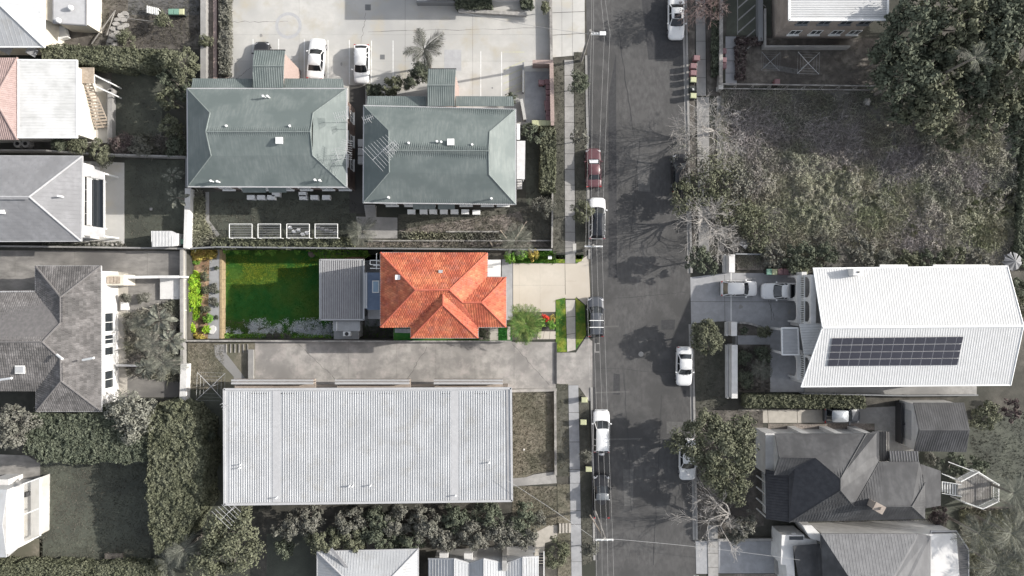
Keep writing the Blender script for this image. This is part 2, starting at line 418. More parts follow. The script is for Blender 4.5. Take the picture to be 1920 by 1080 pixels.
D('car_black', (.018, .018, .02), rough=.3, spec=.6)
D('car_red', (.11, .05, .056), rough=.3, spec=.5)
D('lamp_clear', (.6, .6, .62), rough=.15, spec=.6)
D('lamp_red', (.35, .02, .02), rough=.2, spec=.6)
D('bin_red', (.2, .12, .125), rough=.6)
D('bin_yellow', (.42, .43, .27), rough=.6)
D('bin_green', (.16, .28, .22), rough=.6)
D('bin_body', (.045, .05, .047), rough=.65)
D('bin_bodyred', (.2, .1, .1), rough=.65)
D('rock', (.26, .25, .235), (.38, .365, .345), 3, bump=.6)
D('cloth', (.75, .75, .76), rough=.9)
D('tank', (.26, .25, .24), (.34, .33, .31), 3)
# ------------------------------------------------------------------ vegetation builders
def leaf_quads(C, Nn, size, aspect=.55):
    """C centres (n,3), Nn preferred normals -> diamond leaves"""
    n = len(C); r = rng.normal(size=(n, 3)); nr = Nn + .55 * r; nr /= np.linalg.norm(nr, axis=1)[:, None]
    a = np.cross(nr, rng.normal(size=(n, 3))); a /= np.linalg.norm(a, axis=1)[:, None] + 1e-9; b = np.cross(nr, a)
    s_ = size * rng.uniform(.6, 1.35, n)[:, None]
    V = np.stack([C - a * s_, C + b * s_ * aspect + a * s_ * .1, C + a * s_ + nr * s_ * -.15, C - b * s_ * aspect + a * s_ * .1], 1).reshape(-1, 3)
    F = np.arange(4 * n).reshape(n, 4); return V, F
def crown_arrays(R, hz, nclump, per, size, clump=.24, flat=.0, seed=None):
    """crown centred on 0: radius R, half height hz, made of leaf clumps over an irregular dome"""
    g = rng; ph = g.uniform(0, 6.28, 4); out = []
    th = g.uniform(0, 2 * np.pi, nclump); u = g.uniform(-.25, 1, nclump); rr = np.sqrt(np.clip(1 - u * u, 0, 1))
    lob = 1 + .17 * np.sin(2 * th + ph[3]) + .14 * np.sin(3 * th + ph[0]) + .12 * np.sin(5 * th + ph[1]) + .08 * np.sin(8 * th + ph[2])
    dep = g.uniform(.35, 1.0, nclump) ** .5 * .88
    cx = np.cos(th) * rr * R * lob * dep; cy = np.sin(th) * rr * R * lob * dep; cz = u * hz * dep * g.uniform(.8, 1.15, nclump)
    cr_ = R * clump * g.uniform(.6, 1.35, nclump)
    idx = np.repeat(np.arange(nclump), per); n = len(idx)
    d = g.normal(size=(n, 3)); d[:, 2] = np.abs(d[:, 2]) * .9 - .25; d /= np.linalg.norm(d, axis=1)[:, None]
    rad = cr_[idx] * g.uniform(.5, 1.12, n)
    C = np.stack([cx[idx] + d[:, 0] * rad, cy[idx] + d[:, 1] * rad, cz[idx] + d[:, 2] * rad * .8], 1)
    return leaf_quads(C, d + np.array([0, 0, .35]), size)
def trunk_mb(mb, x, y, z0, z1, r, R=0, nb=6, top=None):
    lean = (random.uniform(-.1, .1), random.uniform(-.1, .1)); zt = z0 + (z1 - z0) * .55
    p0 = Vector((x, y, z0 - .1)); p1 = Vector((x + lean[0], y + lean[1], zt)); mb.tube(p0, p1, r, r * .75, 7)
    for i in range(nb):
        a = 6.28 * i / nb + random.uniform(-.4, .4); q = p1 + Vector((math.cos(a) * R * .35, math.sin(a) * R * .35, (z1 - zt) * .6)); mb.tube(p1 - Vector((0, 0, .1)), q, r * .5, r * .3, 5)
        for k in range(2):
            b = a + random.uniform(-.8, .8); e = q + Vector((math.cos(b) * R * .35, math.sin(b) * R * .35, (z1 - zt) * .55)); mb.tube(q, e, r * .28, r * .1, 4)
    return mb
def tree(px, py, r, h, mat, label, cat='tree', name='tree', group=None, dens=1.0, size=None, clump=.24, bark='bark', z0=0.0, hz=None, extra=None):
    """px,py,r: crown centre and radius in photo pixels; h tree height (m)"""
    zc = z0 + h * .62; R = r * S * (H - zc) / H; x, y, _ = P(px, py, zc); hz = hz or h * .38
    t = thing(name, label, cat, (x, y, z0), group=group)
    size = size or (.135 if R > 2.2 else (.115 if R > 1.2 else .09))
    area = R * R * 3.14 * (1 + hz / max(R, .1) * .6); n = int(area * 3.1 * dens / (size * size * 1.1)); n = int(n * (1.5 if R < 1.2 else 1)); n = min(n, 24000)
    nc = max(14, int(52 * (R / 2.2) ** 1.5)); nc = min(nc, 380)
    if R < 1.2: nc = max(nc, 26); clump = .4; size = min(size, .08)
    V, F = crown_arrays(R, hz, nc, max(6, n // nc), size, clump * .85 if R < 3.5 else clump * .62)
    npmesh('crown', V + np.array([x, y, zc]), F, MAT[mat], t)
    m = MB(); trunk_mb(m, x, y, z0, zc + hz * .4, max(.06, R * .06), R); m.build('trunk', MAT[bark], t)
    return t
def hedge(poly, h, mat, label, name='hedge', cat='hedge', size=.13, dens=1.0, z0=0.0, lump=.15, group=None):
    size = min(size, .125)
    """poly in photo pixels at the hedge's top"""
    pts = [P2(a, b, z0 + h) for a, b in poly]
    a = sum(pts[i][0] * pts[(i + 1) % len(pts)][1] - pts[(i + 1) % len(pts)][0] * pts[i][1] for i in range(len(pts)))
    if a < 0: pts = pts[::-1]
    core = MB().prism(inset(pts, .35), z0 - .05, z0 + h - .5 if h > 1.2 else z0 + h * .6)
    xs = [p[0] for p in pts]; ys = [p[1] for p in pts]; A = abs(a) / 2
    n = int(A * 3.6 * dens / (size * size * 1.1)); x = rng.uniform(min(xs), max(xs), n * 3); y = rng.uniform(min(ys), max(ys), n * 3)
    k = inpoly(x, y, pts); x = x[k][:n]; y = y[k][:n]; f1, f2 = rng.uniform(0, 6, 2)
    z = z0 + h + lump * 2.6 * (fbm(x + f1, y + f2, .9) - .55) + .35 * (vn(x, y, 3.2, 4) - .6) + rng.uniform(-.22, .05, len(x))
    C = np.stack([x, y, z], 1); Nn = np.tile([0, 0, 1.0], (len(x), 1))
    Cs = []; Ns = []
    for i in range(len(pts)):
        p, q = np.array(pts[i]), np.array(pts[(i + 1) % len(pts)]); L_ = np.linalg.norm(q - p); m = int(L_ * h * 2.0 * dens / (size * size * 1.1))
        t = rng.uniform(0, 1, m); e = (q - p) / L_; nn = np.array([e[1], -e[0]]); off = rng.uniform(-.15, .12, m) + lump * 1.8 * (vn(t * L_ + i * 9, t * 0, 1.1) - .5)
        Cs.append(np.stack([p[0] + (q[0] - p[0]) * t + nn[0] * off, p[1] + (q[1] - p[1]) * t + nn[1] * off, z0 + rng.uniform(0, h, m)], 1)); Ns.append(np.tile([nn[0], nn[1], .3], (m, 1)))
    C = np.concatenate([C] + Cs); Nn = np.concatenate([Nn] + Ns); V, F = leaf_quads(C, Nn, size)
    cv = np.array(core.v); nV = len(V)
    t = thing(name, label, cat, (sum(xs) / len(xs), sum(ys) / len(ys), z0), group=group)
    npmesh('foliage', V, F, MAT[mat], t); core.build('stem_mass', MAT['leaf_dark'], t)
    return t
def branches(mb, p, d, L_, r, lev, spread=.6, up=.15, twig=0):
    """recursive bare branch"""
    n = 3 if lev > 1 else 2; cur = p
    for i in range(n):
        d = (d + Vector((random.gauss(0, .16), random.gauss(0, .16), random.gauss(0, .1) + up * .2))).normalized()
        nx = cur + d * L_ / n; r2 = max(r * .84, .0115); mb.tube(cur, nx, r, r2, 5 if r > .06 else 3, cap=False); cur = nx; r = r2
        if lev > 0 and (i > 0 or lev < 3):
            for s_ in range(1 if i < n - 1 else 2):
                ax = d.orthogonal().normalized(); ax.rotate(Matrix.Rotation(random.uniform(0, 6.28), 3, d)); nd = (d + ax * random.uniform(.5, 1.1) * spread * 1.5); nd.z += up * .5
                branches(mb, cur, nd.normalized(), L_ * random.uniform(.6, .8), r * .66, lev - 1, spread, up)
def bare_tree(bx, by, tx, ty, r, h, mat, label, lev=5, leafmat=None, nleaf=0, name='bare_tree', tr=.16, group=None, nmain=6, up=.1):
    """bx,by: trunk base px (ground); tx,ty: crown centre px, r radius"""
    zc = h * .6; x0, y0, _ = P(bx, by, 0); x1, y1, _ = P(tx, ty, zc); R = r * S * (H - zc) / H
    t = thing(name, label, 'tree', (x0, y0, 0), group=group)
    m = MB(); base = Vector((x0, y0, -.1)); fork = Vector((x0 + (x1 - x0) * .2, y0 + (y1 - y0) * .2, h * .26)); m.tube(base, fork, tr, tr * .8, 7)
    m.build('trunk', MAT[mat], t); b = MB()
    for i in range(nmain):
        a = 6.28 * i / nmain + random.uniform(-.3, .3); tgt = Vector((x1 + math.cos(a) * R * .6, y1 + math.sin(a) * R * .6, h * random.uniform(.55, .8)))
        d = tgt - fork; branches(b, fork - Vector((0, 0, .05)), d.normalized(), d.length * .5, tr * .5, lev - 1, .62, up)
    b.build('branches', MAT[mat], t)
    if nleaf:
        k = max(12, int(R * 9)); V, F = crown_arrays(R, h * .3, k, nleaf // k, .1, .22); npmesh('leaves', V + np.array([x1, y1, zc + .3]), F, MAT[leafmat], t)
    return t
FR = {}
def frond_mesh(kind):
    if kind in FR: return FR[kind]
    V = []; F = []; random.seed(11)
    def q(a, b, c, d): n = len(V); V.extend([a, b, c, d]); F.append((n, n + 1, n + 2, n + 3))
    L_ = 1.0; n = 19
    def rach(t): return Vector((t * (1 - .12 * t * t), 0, .38 * t - .55 * t * t))
    if kind == 'feather':
        for i in range(n):
            t = .12 + .86 * i / n; p = rach(t); ll = (.27 * math.sin(math.pi * min(1, t * .9 + .12)) + .05) * random.uniform(.7, 1.15); t += random.uniform(-.015, .015)
            for s_ in (-1, 1):
                e = p + Vector((ll * .75, s_ * ll * .8, -ll * random.uniform(.2, .5))); w_ = Vector((.0085, 0, 0)); m = p.lerp(e, .45) + Vector((0, 0, .02))
                q(tuple(p - w_), tuple(m - w_ * 1.3), tuple(e), tuple(m + w_ * 1.3))
        for i in range(6):
            a, b = rach(i / 6), rach((i + 1) / 6); w_ = Vector((0, .012, 0)); q(tuple(a - w_), tuple(b - w_), tuple(b + w_), tuple(a + w_))
    else:   # broad paddle leaf with torn edges
        n = 8
        for i in range(3):
            a, b = rach(i * .1), rach((i + 1) * .1); w_ = Vector((0, .014, 0)); q(tuple(a - w_), tuple(b - w_), tuple(b + w_), tuple(a + w_))
        for i in range(n):
            t0 = .3 + .7 * i / n; t1 = .3 + .7 * (i + .93) / n; 
            def wd(t): return .15 * math.sin(math.pi * min(1, max(0, (t - .27) / .74))) ** .6
            for s_ in (-1, 1):
                a, b = rach(t0), rach(t1); up = Vector((0, 0, .03 + random.uniform(0, .03)))
                q(tuple(a), tuple(b), tuple(b + Vector((.02, s_ * wd(t1), 0)) + up), tuple(a + Vector((.02, s_ * wd(t0), 0)) + up))
    me = bpy.data.meshes.new('frond'); me.from_pydata(V, [], F); FR[kind] = me; return me
def palm(px, py, r, h, label, mat='frond_grey', n=18, kind='feather', z0=0.0, name='palm_tree', cat='palm', tr=.13, up=.0, group=None, lop=None):
    zc = z0 + h; x, y, _ = P(px, py, zc); R = r * S * (H - zc) / H; n = max(9, int(n * .72)) if kind == 'feather' and n < 40 else n
    t = thing(name, label, cat, (x, y, z0), group=group)
    key = (kind, mat)
    if key not in FR:
        me = frond_mesh(kind).copy(); me.materials.append(MAT[mat]); FR[key] = me
    MB().tube((x, y, z0 - .1), (x, y, zc), tr, tr * .8, 8).build('trunk', MAT['bark'], t)
    for i in range(n):
        o = bpy.data.objects.new('frond', FR[key]); COL.objects.link(o); o.parent = t
        o.location = (0, 0, h - .05); a = 2.4 * i + random.uniform(-.25, .25); lay = i / n
        sc_ = R * random.uniform(.75, 1.2) * (1 - .2 * lay)
        if lop: a, k2 = lop[i % len(lop)]; a += random.uniform(-.22, .22); sc_ = R * k2 * random.uniform(.85, 1.1)
        o.rotation_euler = (random.uniform(-.4, .4), -(lay * .75 - .1 + up) + random.uniform(-.15, .15), a); o.scale = (sc_, sc_, sc_)
    return t
def scatter(name, poly, mat, per_m2, hgt, wd=.035, z=0.0, excl=(), label=None, lean=.5, blades=3, spread=.08, parent=None, dfun=None):
    pts = [P2(a, b, z) for a, b in poly]; xs = [p[0] for p in pts]; ys = [p[1] for p in pts]
    A = (max(xs) - min(xs)) * (max(ys) - min(ys)); n = int(A * per_m2)
    x = rng.uniform(min(xs), max(xs), n); y = rng.uniform(min(ys), max(ys), n); k = inpoly(x, y, pts)
    for e in excl: k &= ~inpoly(x, y, [P2(a, b, z) for a, b in e])
    x = x[k]; y = y[k]
    hs_ = np.ones(len(x))
    if dfun is not None: hs_ = dfun(x, y); kk = rng.uniform(0, 1, len(x)) < hs_; x = x[kk]; y = y[kk]; hs_ = hs_[kk]
    x = np.repeat(x, blades) + rng.normal(0, spread, len(x) * blades); y = np.repeat(y, blades) + rng.normal(0, spread, len(y) * blades); hs_ = np.repeat(hs_, blades)
    n = len(x); a = rng.uniform(0, 6.28, n); l = np.abs(rng.normal(0, lean, n)); hh = hgt * rng.uniform(.5, 1.3, n) * (.6 + .4 * hs_)
    b = rng.uniform(0, 6.28, n); bx = np.cos(b) * wd; by = np.sin(b) * wd; tx = np.cos(a) * l * hh * 1.4; ty = np.sin(a) * l * hh * 1.4
    V = np.stack([np.stack([x - bx, y - by, np.full(n, z - .01)], 1), np.stack([x + bx, y + by, np.full(n, z - .01)], 1), np.stack([x + tx, y + ty, z + hh], 1)], 1).reshape(-1, 3)
    o = npmesh(name, V, np.arange(3 * n).reshape(n, 3), MAT[mat], parent, (sum(xs) / len(xs), sum(ys) / len(ys), z)); o['kind'] = 'stuff'
    if label: o['label'] = label
    return o

# ------------------------------------------------------------------ cars
def loft(mb, secs):
    """secs: list of rings (same count), open ends capped"""
    n = len(secs[0]); b = len(mb.v)
    for r in secs: mb.v += [tuple(p) for p in r]
    for i in range(len(secs) - 1):
        for j in range(n): mb.f.append((b + i * n + j, b + i * n + (j + 1) % n, b + (i + 1) * n + (j + 1) % n, b + (i + 1) * n + j))
    mb.f.append(tuple(b + j for j in range(n))[::-1]); mb.f.append(tuple(b + (len(secs) - 1) * n + j for j in range(n)))
def ring(x, w_, z0, z1, cr_=.06, crown=.03):
    """cross section at x: half width w_, from sill z0 to top z1"""
    zb = z0 + (z1 - z0) * .55
    R = [(-.86, z0), (-1, z0 + .12), (-1.0, zb), (-.955, z1 - cr_), (-.86, z1), (-.45, z1 + crown), (0, z1 + crown * 1.25), (.45, z1 + crown), (.86, z1), (.955, z1 - cr_), (1.0, zb), (1, z0 + .12), (.86, z0)]
    return [(x, a * w_, z) for a, z in R]
def car(px, py, heading, L_, W, Hh, paint, kind, label, rails=False, roofmat=None, sunroof=False, rack=False, spare=False, shade=False, zc=.9, cat='car', bullbar=False):
    x, y, _ = P(px, py, zc); hw = W / 2; hl = L_ / 2
    t = thing({'sedan': 'parked_sedan', 'hatch': 'parked_hatchback', 'suv': 'parked_wagon', 'ute': 'parked_utility_truck'}[kind], label, cat, (x, y, .004), math.radians(heading))
    pm = MAT[paint]; B = dict(parent=t, local=True)
    hood = .92 if kind in ('suv', 'ute') else .84; belt = {'sedan': .93, 'hatch': .95, 'suv': 1.05, 'ute': 1.08}[kind]; tail = {'sedan': 1.0, 'hatch': .98, 'suv': 1.08, 'ute': 1.0}[kind]
    st = [(-1, .72, .42, tail - .3), (-.985, .84, .32, tail - .1), (-.95, .93, .24, tail - .03), (-.86, .985, .2, tail), (-.6, 1, .18, (tail + belt) / 2), (-.2, 1, .18, belt), (.2, 1, .18, belt), (.42, .99, .18, belt - .02), (.6, .985, .18, hood), (.8, .96, .2, hood - .05), (.9, .9, .22, hood - .11), (.965, .78, .28, hood - .2), (1, .58, .36, hood - .34)]
    m = MB(); loft(m, [ring(a * hl, b * hw, c, d) for a, b, c, d in st]); body = m.build('body', pm, smooth=True, **B)
    # cabin
    cab = {'sedan': (-.66, -.40, .13, .42), 'hatch': (-.93, -.72, .16, .46), 'suv': (-.965, -.84, .2, .5), 'ute': (-.12, -.06, .24, .5)}[kind]
    xb0, xr0, xr1, xb1 = [c * hl for c in cab]; zb = belt - .02; zr = Hh; wb = hw * .93; wr = hw * .74
    def ar(xb, xt, wbk, ztop, inset_=0.0): return [(xb, wbk * .86), (xb * .96 + xt * .04, wbk)]
    g = MB(); bot = [(xb0, -wb * .8), (xb0 + .12, -wb), (0, -wb), (xb1 - .2, -wb * .97), (xb1, -wb * .7), (xb1 + .07, 0), (xb1, wb * .7), (xb1 - .2, wb * .97), (0, wb), (xb0 + .12, wb), (xb0, wb * .8), (xb0 - .05, 0)]
    mid_ = (xr0 + xr1) / 2
    top = [(xr0, -wr * .82), (xr0 + .1, -wr), (mid_, -wr), (xr1 - .1, -wr * .97), (xr1, -wr * .8), (xr1 + .04, 0), (xr1, wr * .8), (xr1 - .1, wr * .97), (mid_, wr), (xr0 + .1, wr), (xr0, wr * .82), (xr0 - .03, 0)]
    n = 12; g.add([(a, b, zb) for a, b in bot] + [(a, b, zr - .05) for a, b in top], [(i, (i + 1) % n, n + (i + 1) % n, n + i) for i in range(n)] + [tuple(range(n, 2 * n))])
    g.build('windows', MAT['carglass'], smooth=False, **B)
    # roof panel, slightly crowned
    r = MB(); tp = [(a * 1.0, b * 1.02, zr - .06) for a, b in top]; tp2 = [((a - mid_) * .97 + mid_, b * .93, zr) for a, b in top]; 
    r.add(tp + tp2 + [(mid_, 0, zr + .03)], [(i, (i + 1) % n, n + (i + 1) % n, n + i) for i in range(n)] + [(n + i, n + (i + 1) % n, 2 * n) for i in range(n)]); r.build('roof', MAT[roofmat] if roofmat else pm, smooth=True, **B)
    # pillars
    for s_ in (-1, 1):
        for aa, bb, r0, r1 in (((xb1 - .12, s_ * wb * .9, zb), (xr1 - .03, s_ * wr * .93, zr - .04), .045, .04), ((xb0 + .04, s_ * wb * .94, zb), (xr0 + .05, s_ * wr * .94, zr - .04), .07, .05), ((mid_ - .05, s_ * wb, zb), (mid_, s_ * wr, zr - .05), .04, .035)) + ((((xb0 + .75, s_ * wb, zb), (xr0 + .6, s_ * wr, zr - .05), .06, .05),) if kind in ('suv', 'hatch') else ()):
            MB().tube(aa, bb, r0, r1, 4).build('pillar', pm, **B)
    for s_ in (-1, 1):
        MB().obox((xb1 - .28, s_ * (wb + .12), belt + .05), (.13, .2, .13), s_ * .2).build('mirror', pm, **B)
        MB().add([(hl * .975, s_ * hw * .5, hood - .22), (hl * .9, s_ * hw * .9, hood - .17), (hl * .8, s_ * hw * .93, hood - .08), (hl * .83, s_ * hw * .7, hood - .03), (hl * .92, s_ * hw * .48, hood - .1), (hl * .93, s_ * hw * .7, hood - .3)], [(0, 1, 2, 3, 4)[::s_], (0, 5, 1)[::s_], (1, 5, 2)[::s_]]).build('headlight', MAT['lamp_clear'], **B)
        MB().obox((-hl * .955, s_ * hw * .78, tail - .12), (.12, .3, .16), s_ * .2).build('tail_light', MAT['lamp_red'], **B)
        for wx in (-.62, .62):
            wh = MB().tube((wx * hl, s_ * (hw - .21), .33), (wx * hl, s_ * (hw - .005), .33), .33, .33, 14).build('wheel', MAT['rubber'], **B)
            MB().tube((wx * hl, s_ * (hw - .1), .33), (wx * hl, s_ * (hw + .012), .33), .21, .19, 10).build('rim', MAT['rim'], parent=wh, local=True)
        if rails: MB().tube((xr0 + .15, s_ * wr * .93, zr + .05), (xr1 - .15, s_ * wr * .93, zr + .05), .028, .028, 5).build('roof_rail', MAT['alu'] if not rack else MAT['dark_metal'], **B)
    # panel gaps / lamps / bumpers / wipers
    MB().obox((hl * .9, 0, .42), (.3, W * .74, .14)).build('front_bumper', MAT['dark_metal'], **B)
    MB().obox((-hl * .93, 0, .45), (.3, W * .78, .16)).build('rear_bumper', MAT['dark_metal'] if kind != 'sedan' else pm, **B)
    m = MB(); m.tube((xb1 + .09, -.05, zb + .045), (xb1 - .12, -wb * .55, zb + .13), .012, .012, 3); m.tube((xb1 + .09, .35, zb + .045), (xb1 - .12, .0, zb + .16), .012, .012, 3); m.build('wiper', MAT['rubber'], **B)
    m = MB(); m.tube((xb1 + .12, -hw * .78, hood + .02), (hl * .86, -hw * .62, hood - .085), .008, .008, 3); m.tube((xb1 + .12, hw * .78, hood + .02), (hl * .86, hw * .62, hood - .085), .008, .008, 3); m.build('bonnet_gap', MAT['dark_metal'], **B)
    if sunroof: MB().obox((mid_ + .35, 0, zr + .025), (.55, wr * 1.15, .03)).build('sunroof', MAT['carglass'], **B)
    if shade: MB().add([(xb1 - .1, -wb * .62, zb + .14), (xr1 + .12, -wr * .7, zr - .1), (xr1 + .14, wr * .7, zr - .1), (xb1 - .1, wb * .62, zb + .14)], [(0, 1, 2, 3)[::-1]]).build('sun_shade', MAT['lamp_clear'], **B)
    if rack:
        for q in (-.3, .45): MB().obox((mid_ - .1 + q * 1.0, 0, zr + .1), (.07, W * .84, .04)).build('roof_bar', MAT['white_metal'], **B)
    if spare: MB().tube((-hl - .02, 0, .9), (-hl - .24, 0, .9), .33, .31, 14).build('spare_wheel', pm, **B)
    if bullbar: m = MB(); m.tube((hl + .05, -hw * .75, .75), (hl + .05, hw * .75, .75), .04, .04, 6); m.tube((hl + .02, -hw * .5, .5), (hl + .02, -hw * .5, .95), .04, .04, 6); m.tube((hl + .02, hw * .5, .5), (hl + .02, hw * .5, .95), .04, .04, 6); m.build('bull_bar', MAT['alu'], **B)
    return t, hl, hw, B
# ------------------------------------------------------------------ bins
BINS = {}
def bin_at(px, py, colr, label, rz=0.0, z=0.0, group=None, lidc=None):
    x, y, _ = P(px, py, z + 1.0); key = colr
    if key not in BINS:
        t = thing('wheelie_bin', label, 'bin', (0, 0, 0)); bm_ = 'bin_bodyred' if colr == 'bin_red' else 'bin_body'
        m = MB(); m.add([(-.2, -.22, .06), (.24, -.22, .06), (.24, .22, .06), (-.2, .22, .06), (-.3, -.28, .92), (.3, -.28, .92), (.3, .28, .92), (-.3, .28, .92)], [(3, 2, 1, 0), (0, 1, 5, 4), (1, 2, 6, 5), (2, 3, 7, 6), (3, 0, 4, 7), (4, 5, 6, 7)]); m.build('bin_body', MAT[bm_], t, local=True)
        m = MB(); m.add([(-.36, -.3, .925), (.33, -.3, .925), (.33, .3, .925), (-.36, .3, .925), (-.3, -.25, 1.0), (.26, -.25, 1.03), (.26, .25, 1.03), (-.3, .25, 1.0)], [(3, 2, 1, 0), (0, 1, 5, 4), (1, 2, 6, 5), (2, 3, 7, 6), (3, 0, 4, 7), (4, 5, 6, 7)]); m.build('lid', MAT[colr], t, local=True)
        MB().tube((-.38, -.24, .93), (-.38, .24, .93), .02, .02, 5).build('handle', MAT[bm_], t, local=True)
        for s_ in (-1, 1): MB().tube((-.26, s_ * .2, .1), (-.26, s_ * .27, .1), .1, .1, 10).build('wheel', MAT['rubber'], t, local=True)
        BINS[key] = t; c = t
    else: c = copy_tree(BINS[key])
    c.location = (x, y, z); c.rotation_euler = (0, 0, rz); c['label'] = label
    if group: c['group'] = group
    return c
# ------------------------------------------------------------------ fences and walls
def fence(name, label, pts, h, mat, cat='fence', th=.06, z0=0.0, step=2.4, rail=True, postm=None, pick='panel'):
    """pts in photo pixels along the top"""
    q = [Vector(P(a, b, z0 + h)[:2]) for a, b in pts]; t = thing(name, label, cat, (q[0].x, q[0].y, z0)); pm = MAT[mat]
    zb = -.05 if z0 == 0 else z0 - .05
    for a, b in zip(q, q[1:]):
        L_ = (b - a).length; k = max(1, round(L_ / step))
        for i in range(k):
            MB().beam(a, b, L_ * i / k + .05, L_ * (i + 1) / k - .05, zb, z0 + h - .05 + random.uniform(-.02, .02), -th / 2, th / 2).build(pick, pm, t)
            MB().beam(a, b, L_ * i / k - .05, L_ * i / k + .047, zb, z0 + h + .04, -th / 2 - .03, th / 2 + .03).build('post', postm or pm, t)
        if rail: MB().beam(a, b, .05, L_ - .05, z0 + h - .03, z0 + h + .02, -th / 2 - .05, th / 2 + .05).build('top_rail', postm or pm, t)
    return t
def lowwall(name, label, pts, h, mat, th=.25, z0=0.0, cat='wall', cap=None):
    q = [Vector(P(a, b, z0 + h)[:2]) for a, b in pts]; t = thing(name, label, cat, (q[0].x, q[0].y, z0)); m = MB(); c = MB()
    for a, b in zip(q, q[1:]):
        L_ = (b - a).length; m.beam(a, b, -th / 2 + .01, L_ + th / 2 - .01, min(-.05, z0 - .05), z0 + h - .06, -th / 2, th / 2); c.beam(a, b, -th / 2 - .03, L_ - th / 2 - .04 if len(q) > 2 else L_ + th / 2, z0 + h - .06, z0 + h, -th / 2 - .04, th / 2 + .04)
    m.build('wall_body', MAT[mat], t); c.build('coping', MAT[cap or mat], t); return t
def wire(pts, r, label, sag=.4, n=10, name='power_line', mat='cable'):
    m = MB()
    for a, b in zip(pts, pts[1:]):
        a = Vector(a); b = Vector(b); pr = a
        for i in range(1, n + 1):
            t = i / n; c = a.lerp(b, t); c.z -= sag * 4 * t * (1 - t); m.tube(pr, c, r, r, 3, cap=False); pr = c
    return tag(m.build(name, MAT[mat]), label, 'power line')
# ------------------------------------------------------------------ the ground, with the sunken back yard of the red-roofed house
YB, YL = -2.5, -3.6                    # garden bed level, lawn level
px0, px1, py0, py1 = P2(345, 466), P2(737, 466), P2(345, 466), P2(345, 638)
XA, XC, YT, YBm = px0[0], px1[0], py0[1], py1[1]; XM = P2(414, 500, YB)[0]
def ground():
    xs = [-700, XA, XM, XC, 700]; ys = [-700, YBm, YT, 700]; m = MB(); V = [(x, y, 0) for y in ys for x in xs]
    F = [(j * 5 + i, j * 5 + i + 1, (j + 1) * 5 + i + 1, (j + 1) * 5 + i) for j in range(3) for i in range(4) if not (j == 1 and i in (1, 2))]; m.add(V, F)
    def pit(x0, x1, z): m.add([(x0, YBm, z), (x1, YBm, z), (x1, YT, z), (x0, YT, z)], [(0, 1, 2, 3)])
    pit(XA, XM, YB); pit(XM, XC, YL)
    m.add([(XA, YBm, 0), (XM, YBm, 0), (XM, YBm, YB), (XA, YBm, YB), (XM, YBm, YL), (XC, YBm, YL), (XC, YBm, 0)], [(0, 1, 2, 3), (1, 6, 5, 4)])
    m.add([(XA, YT, 0), (XM, YT, 0), (XM, YT, YB), (XA, YT, YB), (XM, YT, YL), (XC, YT, YL), (XC, YT, 0)], [(3, 2, 1, 0), (4, 5, 6, 1)])
    m.add([(XA, YBm, 0), (XA, YT, 0), (XA, YT, YB), (XA, YBm, YB)], [(3, 2, 1, 0)]); m.add([(XM, YBm, YB), (XM, YT, YB), (XM, YT, YL), (XM, YBm, YL)], [(3, 2, 1, 0)])
    m.add([(XC, YBm, 0), (XC, YT, 0), (XC, YT, YL), (XC, YBm, YL)], [(0, 1, 2, 3)])
    struct(m.build('ground', MAT['ground'], origin=(0, 0, 0)))
ground()
lx = lambda y: 1099 + y * .0165
rx = lambda y: 1284 + y * .02
# road, patches, gutters and kerbs
sheet('road', [(lx(-400), -400), (rx(-400), -400), (rx(1500), 1500), (lx(1500), 1500)], .004, MAT['asphalt'])
sheet('road_patch', [(1196, -60), (1283, -60), (1285, 100), (1262, 110), (1216, 112)], .008, MAT['asphalt_dark'])
sheet('road_patch', [(1141, 180), (1155, 100), (1157, 520), (1141, 520)], .008, MAT['asphalt_dark'])
for (x0, x1, y) in ((1105, 1180, 735), (1118, 1200, 823), (1112, 1160, 612)): sheet('road_patch', [(x0, y), (x1, y - 2), (x1, y + 1), (x0, y + 3)], .011, MAT['asphalt_pale'])
for x, y, w_, h_, m_ in ((1196, 300, 22, 60, 'asphalt_pale'), (1240, 600, 26, 18, 'asphalt_dark'), (1170, 880, 18, 70, 'asphalt_pale'), (1250, 790, 30, 24, 'asphalt_pale'), (1150, 700, 12, 40, 'asphalt_dark')): sheet('road_patch', [(x + random.uniform(-2, 2), y), (x + w_, y + random.uniform(-2, 2)), (x + w_ + random.uniform(-2, 2), y + h_), (x, y + h_ + random.uniform(-2, 2))], .0095, MAT[m_])
for x, y, r in ((1120, 355, 4), (1118, 640, 3.5), (1128, 862, 4), (1284, 735, 3), (1270, 80, 3), (1389, 575, 4), (1480, 585, 4), (592, 152, 3), (490, 66, 3), (640, 120, 2.5)): sheet('oil_stain', [(x + r * random.uniform(.6, 1.2) * math.cos(i * .7), y + r * 1.3 * random.uniform(.6, 1.2) * math.sin(i * .7)) for i in range(9)], .0345, MAT['asphalt_dark' if x > 1095 and x < 1300 else 'concrete'])
def kerb(f, a, b, s_, w_=4):
    n = max(1, round((b - a) / 40)); base = None
    g = sheet('gutter_strip', [(f(a), a), (f(b), b), (f(b) + s_ * -5, b), (f(a) + s_ * -5, a)], .014, MAT['concrete'] if s_ > 0 else MAT['asphalt_dark'])
    for i in range(n):
        y0 = a + (b - a) * i / n + .25; y1 = a + (b - a) * (i + 1) / n - .25
        p = [P2(f(y0), y0), P2(f(y0) + s_ * w_, y0), P2(f(y1) + s_ * w_, y1), P2(f(y1), y1)]
        MB().prism(p, -.02, .12).build('kerb_stone', MAT['concrete'], g)
for a, b in ((-300, -5), (104, 486), (562, 628), (726, 1050)): kerb(lx, a, b, -1)
for a, b in ((-300, 512), (608, 1012), (1078, 1300)): kerb(rx, a, b, 1)
